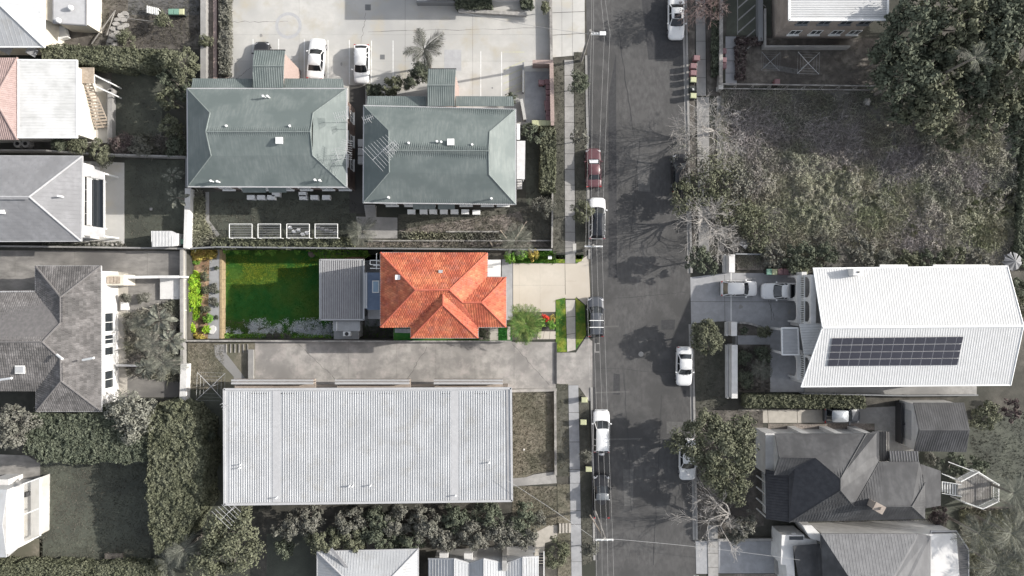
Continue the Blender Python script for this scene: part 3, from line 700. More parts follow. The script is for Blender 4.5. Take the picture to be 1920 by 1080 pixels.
mk_ = [(1115, 643), (1124, 643), (1124, 645), (1117, 645), (1117, 659), (1124, 659), (1124, 661), (1115, 661)]; sheet('road_marking', mk_, .016, MAT['concrete'])
def crack(p0, p1, n=14, w_=.02, mat='joint', z=.018, jit=1.6):
    m = MB(); pr = None
    for i in range(n + 1):
        t_ = i / n; x = p0[0] + (p1[0] - p0[0]) * t_ + random.uniform(-jit, jit) * (0 < i < n); y = p0[1] + (p1[1] - p0[1]) * t_ + random.uniform(-jit, jit) * (0 < i < n); c = Vector(P2(x, y))
        if pr is not None: u = (c - pr).normalized(); v = Vector((-u.y, u.x)) * w_ * random.uniform(.5, 1.3); m.add([(pr.x - v.x, pr.y - v.y, z), (c.x - v.x, c.y - v.y, z), (c.x + v.x, c.y + v.y, z), (pr.x + v.x, pr.y + v.y, z)], [(0, 1, 2, 3)])
        pr = c
    struct(m.build('crack_line', MAT[mat]))
for a, b in (((1160, 60), (1190, 260)), ((1200, 260), (1180, 470)), ((1230, 480), (1285, 500)), ((1170, 700), (1185, 980)), ((1240, 740), (1225, 1060)), ((1120, 690), (1290, 700)), ((1150, 560), (1285, 548))): crack(a, b, w_=.022, mat='asphalt_dark')
for a, b, z_ in (((686, 24), (677, 82), .026), ((430, 41), (540, 40), .026), ((690, 60), (1030, 52), .026), ((440, 150), (470, 128), .026), ((560, 645), (640, 722), .026), ((800, 650), (760, 720), .026), ((960, 644), (1030, 722), .026), ((1440, 560), (1452, 600), .033)): crack(a, b, z=z_, w_=.016)
sheet('manhole_cover', [(1202 + 5 * math.cos(i * .628), 664 + 5 * math.sin(i * .628)) for i in range(10)], .016, MAT['concrete'])
# ---- left verge
V_ = MAT['lawn_grey']
def vg(poly, mat='lawn_grey', z=.06, blade='blade_grey', den=22, h=.1, nm='verge'):
    o = sheet(nm, poly, z, MAT[mat], th=.1, zp=0); scatter('grass', poly, blade, den, h, z=z, blades=3); return o
vg([(1035, 118), (1057, 118), (1059, 486), (1037, 486)]); vg([(1076, 98), (lx(98) - 4, 98), (lx(486) - 4, 468), (1090, 486), (1080, 486)])
vg([(1042, 562), (1060, 558), (1063, 660), (1042, 660)], 'verge_green', blade='blade_lime', nm='green_verge'); vg([(1079, 558), (1096, 572), (1099, 628), (1080, 655)], 'verge_green', blade='blade_green', nm='green_verge')
vg([(1042, 478), (1059, 478), (1059, 493), (1042, 493)], 'verge_green', blade='blade_green', nm='green_verge'); vg([(1080, 478), (1095, 478), (1090, 490), (1079, 493)], 'verge_green', blade='blade_green', nm='green_verge')
vg([(1043, 720), (1065, 720), (1069, 893), (1044, 893)], 'lawn_grey', blade='blade_dry'); vg([(1085, 728), (1104, 752), (lx(1050) - 4, 1050), (1092, 1060), (1088, 900)], 'lawn_grey')
vg([(1045, 908), (1069, 908), (1071, 1090), (1046, 1090)], 'lawn_dry', blade='blade_dry')
paving('footpath', [(1058, 112), (1075.5, 112), (1079, 494), (1059.5, 494)], .09, .14, MAT['concrete'], 1, 13)
paving('footpath', [(1060.5, 562), (1078.5, 562), (1079.5, 656), (1063.5, 660)], .09, .14, MAT['cream_path'], 1, 3)
paving('footpath', [(1065.5, 722), (1084.5, 722), (1091.5, 1090), (1071.5, 1090)], .09, .14, MAT['concrete_blue'], 1, [0, .14, .29, .43, .5, .64, .71, .82, .9, 1])
paving('driveway', [(1035, -60), (1096, -60), (1097, 103), (1035, 108)], .03, .08, MAT['concrete_pale'], [0, .3, .62, 1], 4)
# cream driveway of the red-roofed house
paving('driveway', [(962, 494), (1059, 494), (1060, 585), (962, 585)], .03, .08, MAT['cream_drive'], [0, .12, .52, 1], [0, .45, 1], joint=.007)
paving('driveway', [(1059.5, 494), (1082, 494), (1080, 560), (1060.5, 560)], .03, .08, MAT['cream_drive'], 1, 2, joint=.007)
sheet('driveway', [(1082, 494), (1094, 484), (1103, 478), (1107, 560), (1098, 572), (1080, 556)], .03, MAT['cream_drive'], th=.05)
sheet('driveway', [(1046, 560), (1060.5, 560), (1060.5, 552), (1042, 566)], .034, MAT['cream_drive'], th=.05)
# ---- right verge
vg([(rx(-60) + 5, -60), (1302, -60), (1304, 500), (rx(500) + 5, 500)], 'soil', den=10)
paving('footpath', [(1303, -60), (1322, -60), (1324, 180), (1306, 180)], .09, .14, MAT['concrete'], 1, 7)
vg([(1323, -60), (1352, -60), (1350, 180), (1325, 180)], 'soil', den=8)
paving('footpath', [(1306, 182), (1330, 182), (1330, 480), (1310, 480)], .07, .12, MAT['concrete'], 1, 8)
sheet('path', [(1344, 175), (1357, 175), (1357, 470), (1346, 470)], .05, MAT['concrete'], th=.06)
vg([(rx(606) + 5, 606), (1362, 602), (1364, 760), (rx(765) + 5, 765)], 'lawn_grey', den=26)
vg([(rx(768) + 5, 768), (1430, 770), (1432, 985), (1346, 1005), (rx(1008) + 5, 1008)], 'soil', den=14)
paving('footpath', [(1326, 985), (1346, 985), (1347, 1090), (1328, 1090)], .09, .14, MAT['concrete'], 1, 4)
sheet('driveway', [(rx(1014), 1014), (1326, 1014), (1328, 1076), (rx(1076), 1076)], .03, MAT['concrete_blue'], th=.05)

# ------------------------------------------------------------------ car park
us = [0, .085, .19, .29, .42, .53, .64, .76, .87, 1]
paving('car_park', [(428, -90), (1031, -90), (1031, 240), (428, 240)], .02, .07, MAT['concrete_pale'], [0, .22, .55, .76, 1], [0, .2, .47, .62, 1], joint=.014)
def mark(name, poly, z=.028, mat='paint_white'): return sheet(name, poly, z, MAT[mat])
for x, a, b in ((474.5, 73, 140), (522.5, 73, 140), (570.5, 73, 148), (615, 75, 150), (655, 75, 158), (696.5, 76, 160), (737, 76, 160), (901.5, 96, 185), (940.5, 97, 185)): mark('bay_line', R4(x - .8, a, x + .8, b))
for i in range(5): mark('hatch_line', [(944, 130 + i * 13), (984, 113 + i * 13), (984, 114.6 + i * 13), (944, 131.8 + i * 13)], mat='paint_yellow')
mark('hatch_line', R4(943, 97, 984, 98.2), mat='paint_yellow')
rg = MB(); 
for i in range(36):
    a, b = i * math.pi / 18, (i + 1) * math.pi / 18; c = P2(541, 48); vv = [(c[0] + r * math.cos(t), c[1] + r * math.sin(t), .028) for r, t in ((1.15, a), (1.5, a), (1.5, b), (1.15, b))]; rg.add(vv, [(0, 1, 2, 3)])
struct(rg.build('ring_mark', MAT['roof_lightgrey']))
mark('concrete_patch', R4(833, 93, 865, 133), .026, 'roof_lightgrey')
for x, y, s_ in ((690, 14, 5.5), (717, 107, 4.5), (923, 165, 1.2)):
    g = thing('drain_grate', {690: 'dark square drain grate near the top of the pale car park', 717: 'dark square drain grate between two bays right of the white hatchback', 923: 'tiny dark drain in the bay between the right pair of white lines'}[x], 'drain', P(x, y, .02))
    m = MB(); a, b = P2(x - s_, y + s_), P2(x + s_, y - s_); m.box(a[0], b[0], a[1], b[1], .0, .024); m.build('drain_pit', MAT['rubber'], g); m = MB()
    for i in range(5): xx = a[0] + (b[0] - a[0]) * (i + .5) / 5; m.box(xx - .04 * s_ / 5, xx + .04 * s_ / 5, a[1], b[1], .02, .034)
    m.build('grate_bars', MAT['grey_metal'], g)
# left edge strips of the car park
lowwall('retaining_wall', 'long pale concrete boundary wall left of the car park hedge', [(381, -60), (381, 150)], .9, 'concrete', th=.55)
lowwall('brick_edging', 'pink brick edging strip beside the clipped car park hedge', [(403, -60), (403, 146)], .5, 'brick_pink', th=.3)
sheet('garden_bed', R4(388, -60, 428, 150), .02, MAT['gravel'])
hedge(R4(411, -60, 428, 139), 1.0, 'leaf_grey', 'narrow clipped hedge down the left edge of the pale car park')
tree(386, 78, 13, 1.8, 'leaf_olive', 'small round shrub beside the pale boundary wall left of the car park', 'shrub', 'shrub')
# building and planting at the top of the car park
def topbuilding():
    t = thing('apartment_building', 'pale building at the top edge of the photo above the car park', 'building', P(800, -10))
    E = 4.6; out = [(650, -110), (1000, -110), (1000, -22), (784, -22), (784, -20), (650, -20)]
    walls(t, [(784, -110), (1000, -110), (1000, -20), (784, -20)], E, MAT['render_white'])
    roofmesh(t, [[(784, -110, E), (1000, -110, E), (1000, -20, E), (784, -20, E)]], MAT['roof_lightgrey'])
    MB().prism([P2(783, -15), P2(856, -15), P2(856, 10), P2(783, 10)], 0, .5).build('porch_slab', MAT['render_white'], t)
    MB().prism([P2(783, 8.5), P2(856, 8.5), P2(856, 11), P2(783, 11)], 0, 1.0).build('porch_wall', MAT['grey_metal'], t)
topbuilding()
lowwall('brick_wall', 'low grey brick garden wall along the top edge of the car park', [(862, 19), (985, 26)], .6, 'rock', th=.3)
hedge([(848, -12), (922, -12), (922, 14), (856, 13)], 1.1, 'leaf_dark', 'dark leafy hedge behind the low wall at the top of the car park')
hedge(R4(978, -4, 999, 13), .8, 'leaf_dark', 'small dark hedge patch in the white edged bed at the top')
sheet('garden_bed', R4(925, -10, 978, 18), .03, MAT['concrete_pale'])
tree(1022, 15, 10, 2.2, 'leaf_olive', 'small ball shaped tree at the upper right corner of the car park', hz=.8)
fence('car_park_wall', 'dark low wall between the car park and the pale footpath crossing', [(1032, -50), (1034, 113)], .8, 'timber_grey', cat='wall', th=.2)
# bin enclosure
lowwall('brick_enclosure', 'L shaped pinkish brick screen wall around the red bins', [(1002, 116), (1034, 116), (1036, 232)], 1.7, 'brick_pink', th=.35)
sheet('bin_pad', R4(984, 134, 1034, 228), .03, MAT['concrete_blue'])
lowwall('side_rail', 'thin dark rail along the left side of the bin pad', [(981, 118), (981, 172)], .8, 'grey_metal', th=.1)
lowwall('side_wall', 'short pale wall beside the right end of the right apartment roof', [(978, 188), (984, 222)], 1.0, 'concrete_pale', th=.25)
ro = ['nearest the brick screen corner, standing alone to the left', 'first in the column by the brick screen', 'second in the column by the brick screen', 'third in the column by the brick screen', 'fourth in the column by the brick screen', 'fifth in the column, slightly left of the line', 'sixth in the column by the brick screen', 'seventh in the column by the brick screen', 'last red one above the yellow lids']
for (x, y), l in zip(((1015, 154), (1027, 153), (1029, 163), (1029, 173), (1029, 184), (1026, 193), (1027, 202), (1029, 212), (1029, 221)), ro):
    bin_at(x, y, 'bin_red', 'red wheelie bin ' + l, math.pi + random.uniform(-.15, .15), .03, 'red bins on the enclosure pad')
for i, x in enumerate((1002, 1011, 1020, 1029)): bin_at(x, 231, 'bin_yellow', ['first', 'second', 'third', 'fourth'][i] + ' yellow lidded bin from the left in the row below the red bins', -1.57, .03, 'yellow bins below the red bins')

# ------------------------------------------------------------------ the two green-roofed apartment blocks
def dutch(t, c, g1l, rl, g2l, g1r, rr_, g2r, E, zg, zr, mat, antennas=()):
    """c: corners TL TR BR BL; Dutch gable roof"""
    TL, TR, BR, BL = [(a, b, E) for a, b in c]; G1 = (*g1l, zg); G2 = (*g2l, zg); RL = (*rl, zr); RR = (*rr_, zr); K1 = (*g1r, zg); K2 = (*g2r, zg)
    north = [TL, TR, K1, RR, RL, G1]; south = [BL, G2, RL, RR, K2, BR]
    roofmesh(t, [north, south], mat); roofmesh(t, [[TL, G1, G2, BL]], mat, name='hip_end'); roofmesh(t, [[TR, BR, K2, K1]], mat, name='hip_end')
    for a, b, r in ((G1, G2, RL), (K1, K2, RR)):
        A, B, R_ = Vector(P(*a)), Vector(P(*b)), Vector(P(*r)); s_ = Vector((.12 if a is G1 else -.12, 0, 0)); MB().slab([tuple(A + s_), tuple(B + s_), tuple(R_ + s_ * 3)], .01).build('gable', MAT['roof_green2'], t)
    
    ribs(t, [north, south], mat, .21, .09, .014); ribs(t, [[TL, G1, G2, BL], [TR, BR, K2, K1]], mat, .21, .09, .006)
    caps(t, [(RL, RR), (TL, G1), (G1, RL), (RL, G2), (G2, BL), (TR, K1), (K1, RR), (RR, K2), (K2, BR)], MAT['roof_green2'], .055)
    gutters(t, [TL, TR, BR, BL], MAT['roof_lightgrey'])
def ac(t, x, y, z, big=False):
    a = P(x, y, z + .7); m = MB(); m.box(a[0] - .42, a[0] + .42, a[1] - .25, a[1] + .25, z, z + .72); o = m.build('air_conditioner', MAT['white_metal'], t)
    MB().tube((a[0], a[1] - .253, z + .36), (a[0], a[1] - .29, z + .36), .26, .26, 10).build('fan_guard', MAT['grey_metal'], o); return o
def box_vent(t, x, y, z):
    a = P(x, y, z + .8); m = MB(); m.box(a[0] - .22, a[0] + .22, a[1] - .22, a[1] + .22, z - .6, z + .6); o = m.build('roof_vent_box', MAT['alu'], t)
    MB().box(a[0] - .34, a[0] + .34, a[1] - .32, a[1] + .32, z + .6, z + .8).build('vent_hood', MAT['white_metal'], o)
def block(lbl, c, gl, rl, g2l, gr, rr_, g2r, porch, stair, facade_x, acs, pipes, box, aerials, stair_y):
    E, zg, zr = 6.5, 8.4, 9.4; t = thing('apartment_block', lbl, 'building', P((c[0][0] + c[1][0]) / 2, (c[0][1] + c[2][1]) / 2))
    fp = walls(t, c, E, MAT['brick'], .55)
    dutch(t, c, gl, rl, g2l, gr, rr_, g2r, E, zg, zr, MAT['roof_green'])
    # entrance canopy roof along the car park side, with raised stair roof
    x0, x1, y0, y1 = porch; s0, s1, t0, t1, tm = stair; zp = 6.1
    pl = [(x0 + 2, y0, zp - .3), (x1 - 3, y0 + 1, zp - .3), (x1, y1, zp + .1), (x0, y1, zp + .1)]
    for a, b in ((x0, s0 - 1), (s1 + 1, x1)):
        q = [(a + (2 if a == x0 else 0), y0, zp - .4), (b - (3 if b == x1 else 0), y0 + .5, zp - .4), (b, y1, zp + .05), (a, y1, zp + .05)]; roofmesh(t, [q], MAT['roof_green'], .1, 'canopy_roof'); ribs(t, [q], MAT['roof_green'], .22, .09, .014, name='canopy_ribs')
    q1 = [(s0 + 2, t0, 6.2), (s1 + 2, t0, 6.2), (s1, tm, 7.0), (s0, tm, 7.0)]; q2 = [(s0, tm, 7.0), (s1, tm, 7.0), (s1 - 1, t1, 6.55), (s0, t1, 6.55)]
    roofmesh(t, [q1], MAT['roof_green'], .1, 'stair_roof'); roofmesh(t, [q2], MAT['roof_green'], .1, 'stair_roof'); ribs(t, [q1, q2], MAT['roof_green'], .24, .1, .025, name='stair_ribs'); caps(t, [((s0, tm, 7.0), (s1, tm, 7.0))], MAT['roof_green2'], .08); gutters(t, [(s0 + 2, t0, 6.2), (s1 + 2, t0, 6.2)], MAT['roof_dark'], closed=False)
    a = P(s0 + 3, t0 + 2, 6); b = P(s1 - .5, t1, 6); MB().box(a[0], b[0], b[1] - 1, a[1] - .15, -.05, 6.0).build('stair_tower', MAT['brick_pink'], t)
    # south facade (seen under the eave)
    ys = min(p[1] for p in fp); xa = min(p[0] for p in fp); xb = max(p[0] for p in fp); A, B = (xa, ys), (xb, ys); Lf = xb - xa
    for f in (.06, .2, .62, .78, .9):
        window(t, A, B, Lf * f, Lf * f + 1.3, 4.0, 5.3); window(t, A, B, Lf * f, Lf * f + 1.3, 1.0, 2.3)
    for f0, f1 in ((.3, .46), (.48, .6)):
        MB().add([(xa + Lf * f0, ys, 5.5), (xa + Lf * f1, ys, 5.5), (xa + Lf * f1, ys - .9, 5.0), (xa + Lf * f0, ys - .9, 5.0), (xa + Lf * f0, ys, 5.4), (xa + Lf * f1, ys, 5.4), (xa + Lf * f1, ys - .9, 4.9), (xa + Lf * f0, ys - .9, 4.9)], [(3, 2, 1, 0), (4, 5, 6, 7), (0, 1, 5, 4), (2, 3, 7, 6), (1, 2, 6, 5), (3, 0, 4, 7)]).build('window_hood', MAT['roof_green'], t)
        window(t, A, B, Lf * f0 + .3, Lf * f1 - .3, 3.9, 4.9); window(t, A, B, Lf * f0 + .4, Lf * f1 - .5, .9, 2.2)
    # side wall windows facing the picture centre
    xe = xb; 
    for k in range(3): window(t, (xe, ys + 2.0 + 2.6 * k), (xe, ys + 3.3 + 2.6 * k), 0, 1.2, 4.0, 5.2); window(t, (xe, ys + 2.0 + 2.6 * k), (xe, ys + 3.3 + 2.6 * k), 0, 1.2, 1.2, 2.4)
    for x, y in acs: ac(t, x, y, .05)
    for x, y, z in pipes: vent_pipe(t, x, y, z, .55, .07)
    box_vent(t, box[0], box[1], 8.6)
    for x, y, z, rz, n, L_, w_ in aerials: antenna(t, x, y, z, 2.3, L_, rz, n, w_)
    return t, fp
block('left green metal roofed brick apartment block below the car park', [(351, 166), (650, 166), (650, 351), (352, 350)], (394, 212), (386, 247), (396, 292), (587, 212), (582, 247), (586, 291),
      (359, 645, 147, 165), (474, 532, 94, 165, 124), 650, [(470, 370), (489, 370), (508, 370), (517, 364), (568, 370), (589, 370), (611, 370), (567, 364)],
      [(493, 180, 7.4), (501, 180, 7.4), (424, 236, 8.7), (543, 236, 8.7), (395, 339, 6.9), (407, 340, 6.9), (590, 337, 6.9), (599, 338, 6.9)], (523, 263), [(640, 218, 6.8, .3, 7, 1.3, 1.2), (648, 280, 6.8, 1.4, 9, 1.8, 1.6), (632, 290, 6.9, 1.9, 5, 1.2, 1.5)], 0)
block('right green metal roofed brick apartment block beside the street footpath', [(682, 198), (967, 205), (967, 383), (681, 380)], (729, 245), (729, 282), (730, 323), (918, 247), (916, 283), (917, 327),
      (687, 964, 180, 199), (801, 853, 129, 199, 160), 967, [(771, 397), (794, 397), (812, 397), (832, 397), (852, 397), (872, 397), (893, 398)],
      [(766, 268, 8.6), (819, 265, 8.7), (827, 266, 8.7), (885, 271, 8.6), (728, 370, 6.9), (921, 372, 6.9)], (845, 266), [(717, 283, 8.0, .75, 9, 2.6, 3.0), (735, 278, 8.6, .75, 8, 1.4, 1.2), (690, 222, 6.9, .4, 6, 1.0, .8)], 0)
# alley, garden south of the blocks
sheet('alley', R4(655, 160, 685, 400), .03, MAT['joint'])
for i, y in enumerate((268, 284, 300)): ac_o = thing('air_conditioner', ['top', 'middle', 'bottom'][i] + ' one of three white air conditioners down the alley between the green roofed blocks', 'air conditioner', P(676, y, .0)); a = P(676, y, .7); MB().box(a[0] - .3, a[0] + .3, a[1] - .42, a[1] + .42, 0, .7).build('casing', MAT['white_metal'], ac_o); MB().tube((a[0] - .305, a[1], .35), (a[0] - .34, a[1], .35), .24, .24, 10).build('fan_guard', MAT['grey_metal'], ac_o)
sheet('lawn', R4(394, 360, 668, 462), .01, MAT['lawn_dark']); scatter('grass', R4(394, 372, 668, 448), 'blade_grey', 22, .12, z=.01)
sheet('path', R4(385, 360, 392, 413), .03, MAT['concrete'], th=.03); sheet('path', [(384, 413), (392, 413), (412, 440), (406, 444)], .03, MAT['concrete'], th=.03)
lowwall('garden_wall', 'white rendered wall running down beside the clothes line yard', [(352, 358), (351, 395), (349, 462)], 1.2, 'render_white', th=.55)
sheet('path', R4(357, 358, 364, 420), .02, MAT['concrete'])
scatter('undergrowth', [(364, 360), (384, 360), (384, 410), (404, 445), (405, 462), (358, 462)], 'weed', 60, .5, .06, z=.01, blades=5)
def hoist(x0, x1, y0, y1, l, cloth=None):
    z = 1.8; a = P(x0, y1, z); b = P(x1, y0, z); t = thing('clothes_line', l, 'clothes line', (a[0], a[1], 0), group='clothes lines in the yard'); m = MB()
    for p, q in (((a[0], a[1]), (b[0], a[1])), ((b[0], a[1]), (b[0], b[1])), ((b[0], b[1]), (a[0], b[1])), ((a[0], b[1]), (a[0], a[1]))): m.tube((*p, z), (*q, z), .045, .045, 5)
    m.build('frame', MAT['white_frame'], t); m = MB()
    for i in range(7): yy = a[1] + (b[1] - a[1]) * (i + 1) / 8; m.tube((a[0], yy, z), (b[0], yy, z), .012, .012, 3)
    m.build('lines', MAT['alu'], t)
    for p in ((a[0], a[1]), (b[0], a[1])): MB().tube((*p, -.05), (*p, z), .05, .05, 6).build('post', MAT['white_frame'], t)
    return a, b, z
for i, (x0, x1) in enumerate(((430, 472.5), (483.5, 526), (537.5, 580), (590.5, 633))):
    a, b, z = hoist(x0, x1, 420, 446, ['leftmost empty', 'second empty', 'third', 'rightmost'][i] + ' white framed clothes line in the shaded yard' + ['', '', ', with bright white washing', ', with grey washing'][i])
    if i > 1:
        for k in range(5):
            cx = a[0] + (b[0] - a[0]) * (.12 + .19 * k); cy = b[1] - (.35 + .14 * k + (.3 if i == 2 else 0) * (k % 2)); w_ = .42; m = MB(); n = 6; vv = []
            for j in range(n + 1):
                for s_ in (0, 1, 2): vv.append((cx - w_ / 2 + w_ * j / n, cy + (s_ - 1) * (.14 + random.uniform(0, .06)), z - (0 if s_ == 1 else .42) + random.uniform(-.04, .04) + .03))
            m.add(vv, [(3 * j + s_, 3 * j + s_ + 1, 3 * j + s_ + 4, 3 * j + s_ + 3) for j in range(n) for s_ in (0, 1)])
            tag(m.build('washing', MAT['cloth'] if i == 2 else MAT['roof_grey']), 'piece of %s washing, number %s from the left hung on the %s clothes line' % ('white' if i == 2 else 'grey', ['one', 'two', 'three', 'four', 'five'][k], ['', '', 'third', 'rightmost'][i]), 'laundry', 'washing on the lines')
hedge([(405, 447), (655, 446), (660, 463), (395, 463)], .9, 'leaf_olive', 'untidy low hedge below the four clothes lines', lump=.3, size=.12, dens=.8)
sheet('patio', [(668, 406), (745, 408), (745, 447), (672, 447)], .03, MAT['concrete'], th=.05)
sheet('garden_bed', [(747, 402), (1034, 384), (1034, 466), (668, 466), (672, 448), (747, 448)], .012, MAT['lawn_grey'])
sheet('gravel_bed', [(748, 432), (800, 421), (960, 400), (975, 396), (985, 425), (950, 437), (760, 437)], .016, MAT['gravel']); sheet('gravel_bed', R4(690, 453, 1030, 463), .016, MAT['gravel'])
scatter('grass', [(747, 402), (1034, 390), (1034, 464), (690, 464), (747, 440)], 'blade_grey', 22, .14, z=.016); scatter('ground_cover', R4(755, 437, 940, 450), 'weed', 50, .35, .05, z=.016, blades=5); scatter('dry_grass', [(748, 432), (800, 421), (960, 400), (985, 425), (950, 437)], 'blade_dry', 25, .12, z=.016)
scatter('dead_leaves', R4(692, 453, 1030, 463), 'blade_dry', 40, .1, .06, z=.016)
for i, (y, xa, xb) in enumerate(((434.5, 836, 936), (451.5, 690, 1033))):
    q = thing('timber_edging', ['short grey timber edging above the gravel terrace', 'long grey timber edging below the right apartment block'][i], 'edging', P(xa, y)); A, B = P2(xa, y), P2(xb, y); n = max(2, int((B[0] - A[0]) / 2.4))
    for k in range(n): MB().beam(A, B, (B[0] - A[0]) * k / n + .02, (B[0] - A[0]) * (k + 1) / n - .02, 0, .25, -.08, .08).build('sleeper', MAT['timber_grey'], q)
for i, (a, b, c, d) in enumerate(((938, 432, 950, 447), (988, 414, 966, 448), (918, 452, 924, 463))):
    tag(MB().tube(P(a, b, .15), P(c, d, .12), .07, .06, 6).build('timber_pole', MAT['timber']), ['pale plank lying beside the terrace edging', 'long pale pole lying near the palm by the street', 'short pale stick on the gravel strip above the red roof'][i], 'pole')
fence('boundary_fence', 'thin pale metal boundary fence between the clothes line yard and the green back yard', [(347, 466), (405, 463), (560, 464.5), (740, 466), (1036, 468.5)], .9, 'grey_metal', th=.05)
fence('front_fence', 'pale timber front fence between the right apartment garden and the footpath', [(1036, 360), (1035, 466)], 1.1, 'timber_grey', th=.08)
# steps between the blocks
st = thing('entry_steps', 'grey concrete steps at the lower left corner of the right apartment block', 'steps', P(693, 395))
for i in range(6):
    a = P(683, 384 + i * 3.6, 1); b = P(703, 387.6 + i * 3.6, 1); MB().box(a[0], b[0], b[1], a[1] - .01, 0, 1.1 - i * .17).build('step', MAT['concrete'], st)
# side terrace right of the right block
t = thing('side_awning', 'long pale awning along the right wall of the right apartment block', 'awning', P(976, 300)); q = [(969, 232, 3.2), (975, 232, 3.0), (975, 262, 3.0), (969, 262, 3.2)]
roofmesh(t, [q], MAT['roof_white'], .08, 'awning_sheet'); roofmesh(t, [[(969, 264, 3.0), (985, 264, 2.7), (984, 336, 2.7), (969, 336, 3.0)]], MAT['roof_lightgrey'], .08, 'awning_sheet'); m = MB()
for x, y in ((984, 266), (983, 300), (983, 334)): a = P(x, y, 2.7); m.tube((a[0] - .1, a[1], 0), (a[0] - .1, a[1], 2.65), .05, .05, 6)
m.build('posts', MAT['white_frame'], t)
st = thing('side_steps', 'small white steps at the lower end of the pale side awning', 'steps', P(975, 345))
for i in range(4): a = P(970, 338 + i * 4, .6); b = P(979, 341.6 + i * 4, .6); MB().box(a[0], b[0], b[1], a[1], 0, .7 - i * .16).build('step', MAT['render_white'], st)
sheet('lawn', R4(986, 235, 1034, 384), .012, MAT['lawn_dark']); scatter('grass', R4(986, 262, 1034, 384), 'blade_grey', 22, .12, z=.012)
hedge(R4(1014, 238, 1040, 359), 1.5, 'leaf_olive', 'tall clipped hedge between the right apartment block and the street'); tree(996, 250, 22, 2.2, 'leaf_dark', 'dense dark shrub at the top of the street side hedge', 'shrub', 'shrub')
tree(1020, 386, 19, 2.0, 'leaf_grey', 'silver leaved shrub below the street side hedge', 'shrub', 'shrub', dens=.7)
palm(678, 434, 34, 1.4, 'spiky grey cycad palm between the clothes lines and the concrete patio', tr=.2, n=22)
palm(967, 452, 40, 2.2, 'spiky grey palm between the gravel terrace and the red roof', tr=.15, n=22)
palm(795, 92, 44, 6.0, 'tall grey palm standing above the car park bays', mat='frond_dark', n=38, lop=[(1.75, 1.1), (.55, 1.2), (.15, .85), (3.3, 1.0), (3.9, .8), (-.3, .8), (4.9, 1.1), (-1.2, .8), (2.3, .7), (5.3, .7)])
hedge([(688, 158), (712, 160), (712, 178), (688, 178)], 1.0, 'leaf_dark', 'dark shrub patch below the white hatchback'); 
tree(735, 165, 24, 2.2, 'leaf_olive', 'bushy green shrub between the palm and the white hatchback', 'shrub', 'shrub'); tree(772, 152, 16, 2.5, 'leaf_dark', 'dark shrub at the left side of the stair roof below the tall palm', 'shrub', 'shrub'); tree(788, 135, 20, 3.0, 'leaf_dark', 'dark leafy shrub right under the tall car park palm', 'shrub', 'shrub')
tree(960, 184, 10, 1.6, 'leaf_dark', 'small dark shrub at the right end of the canopy roof', 'shrub', 'shrub')
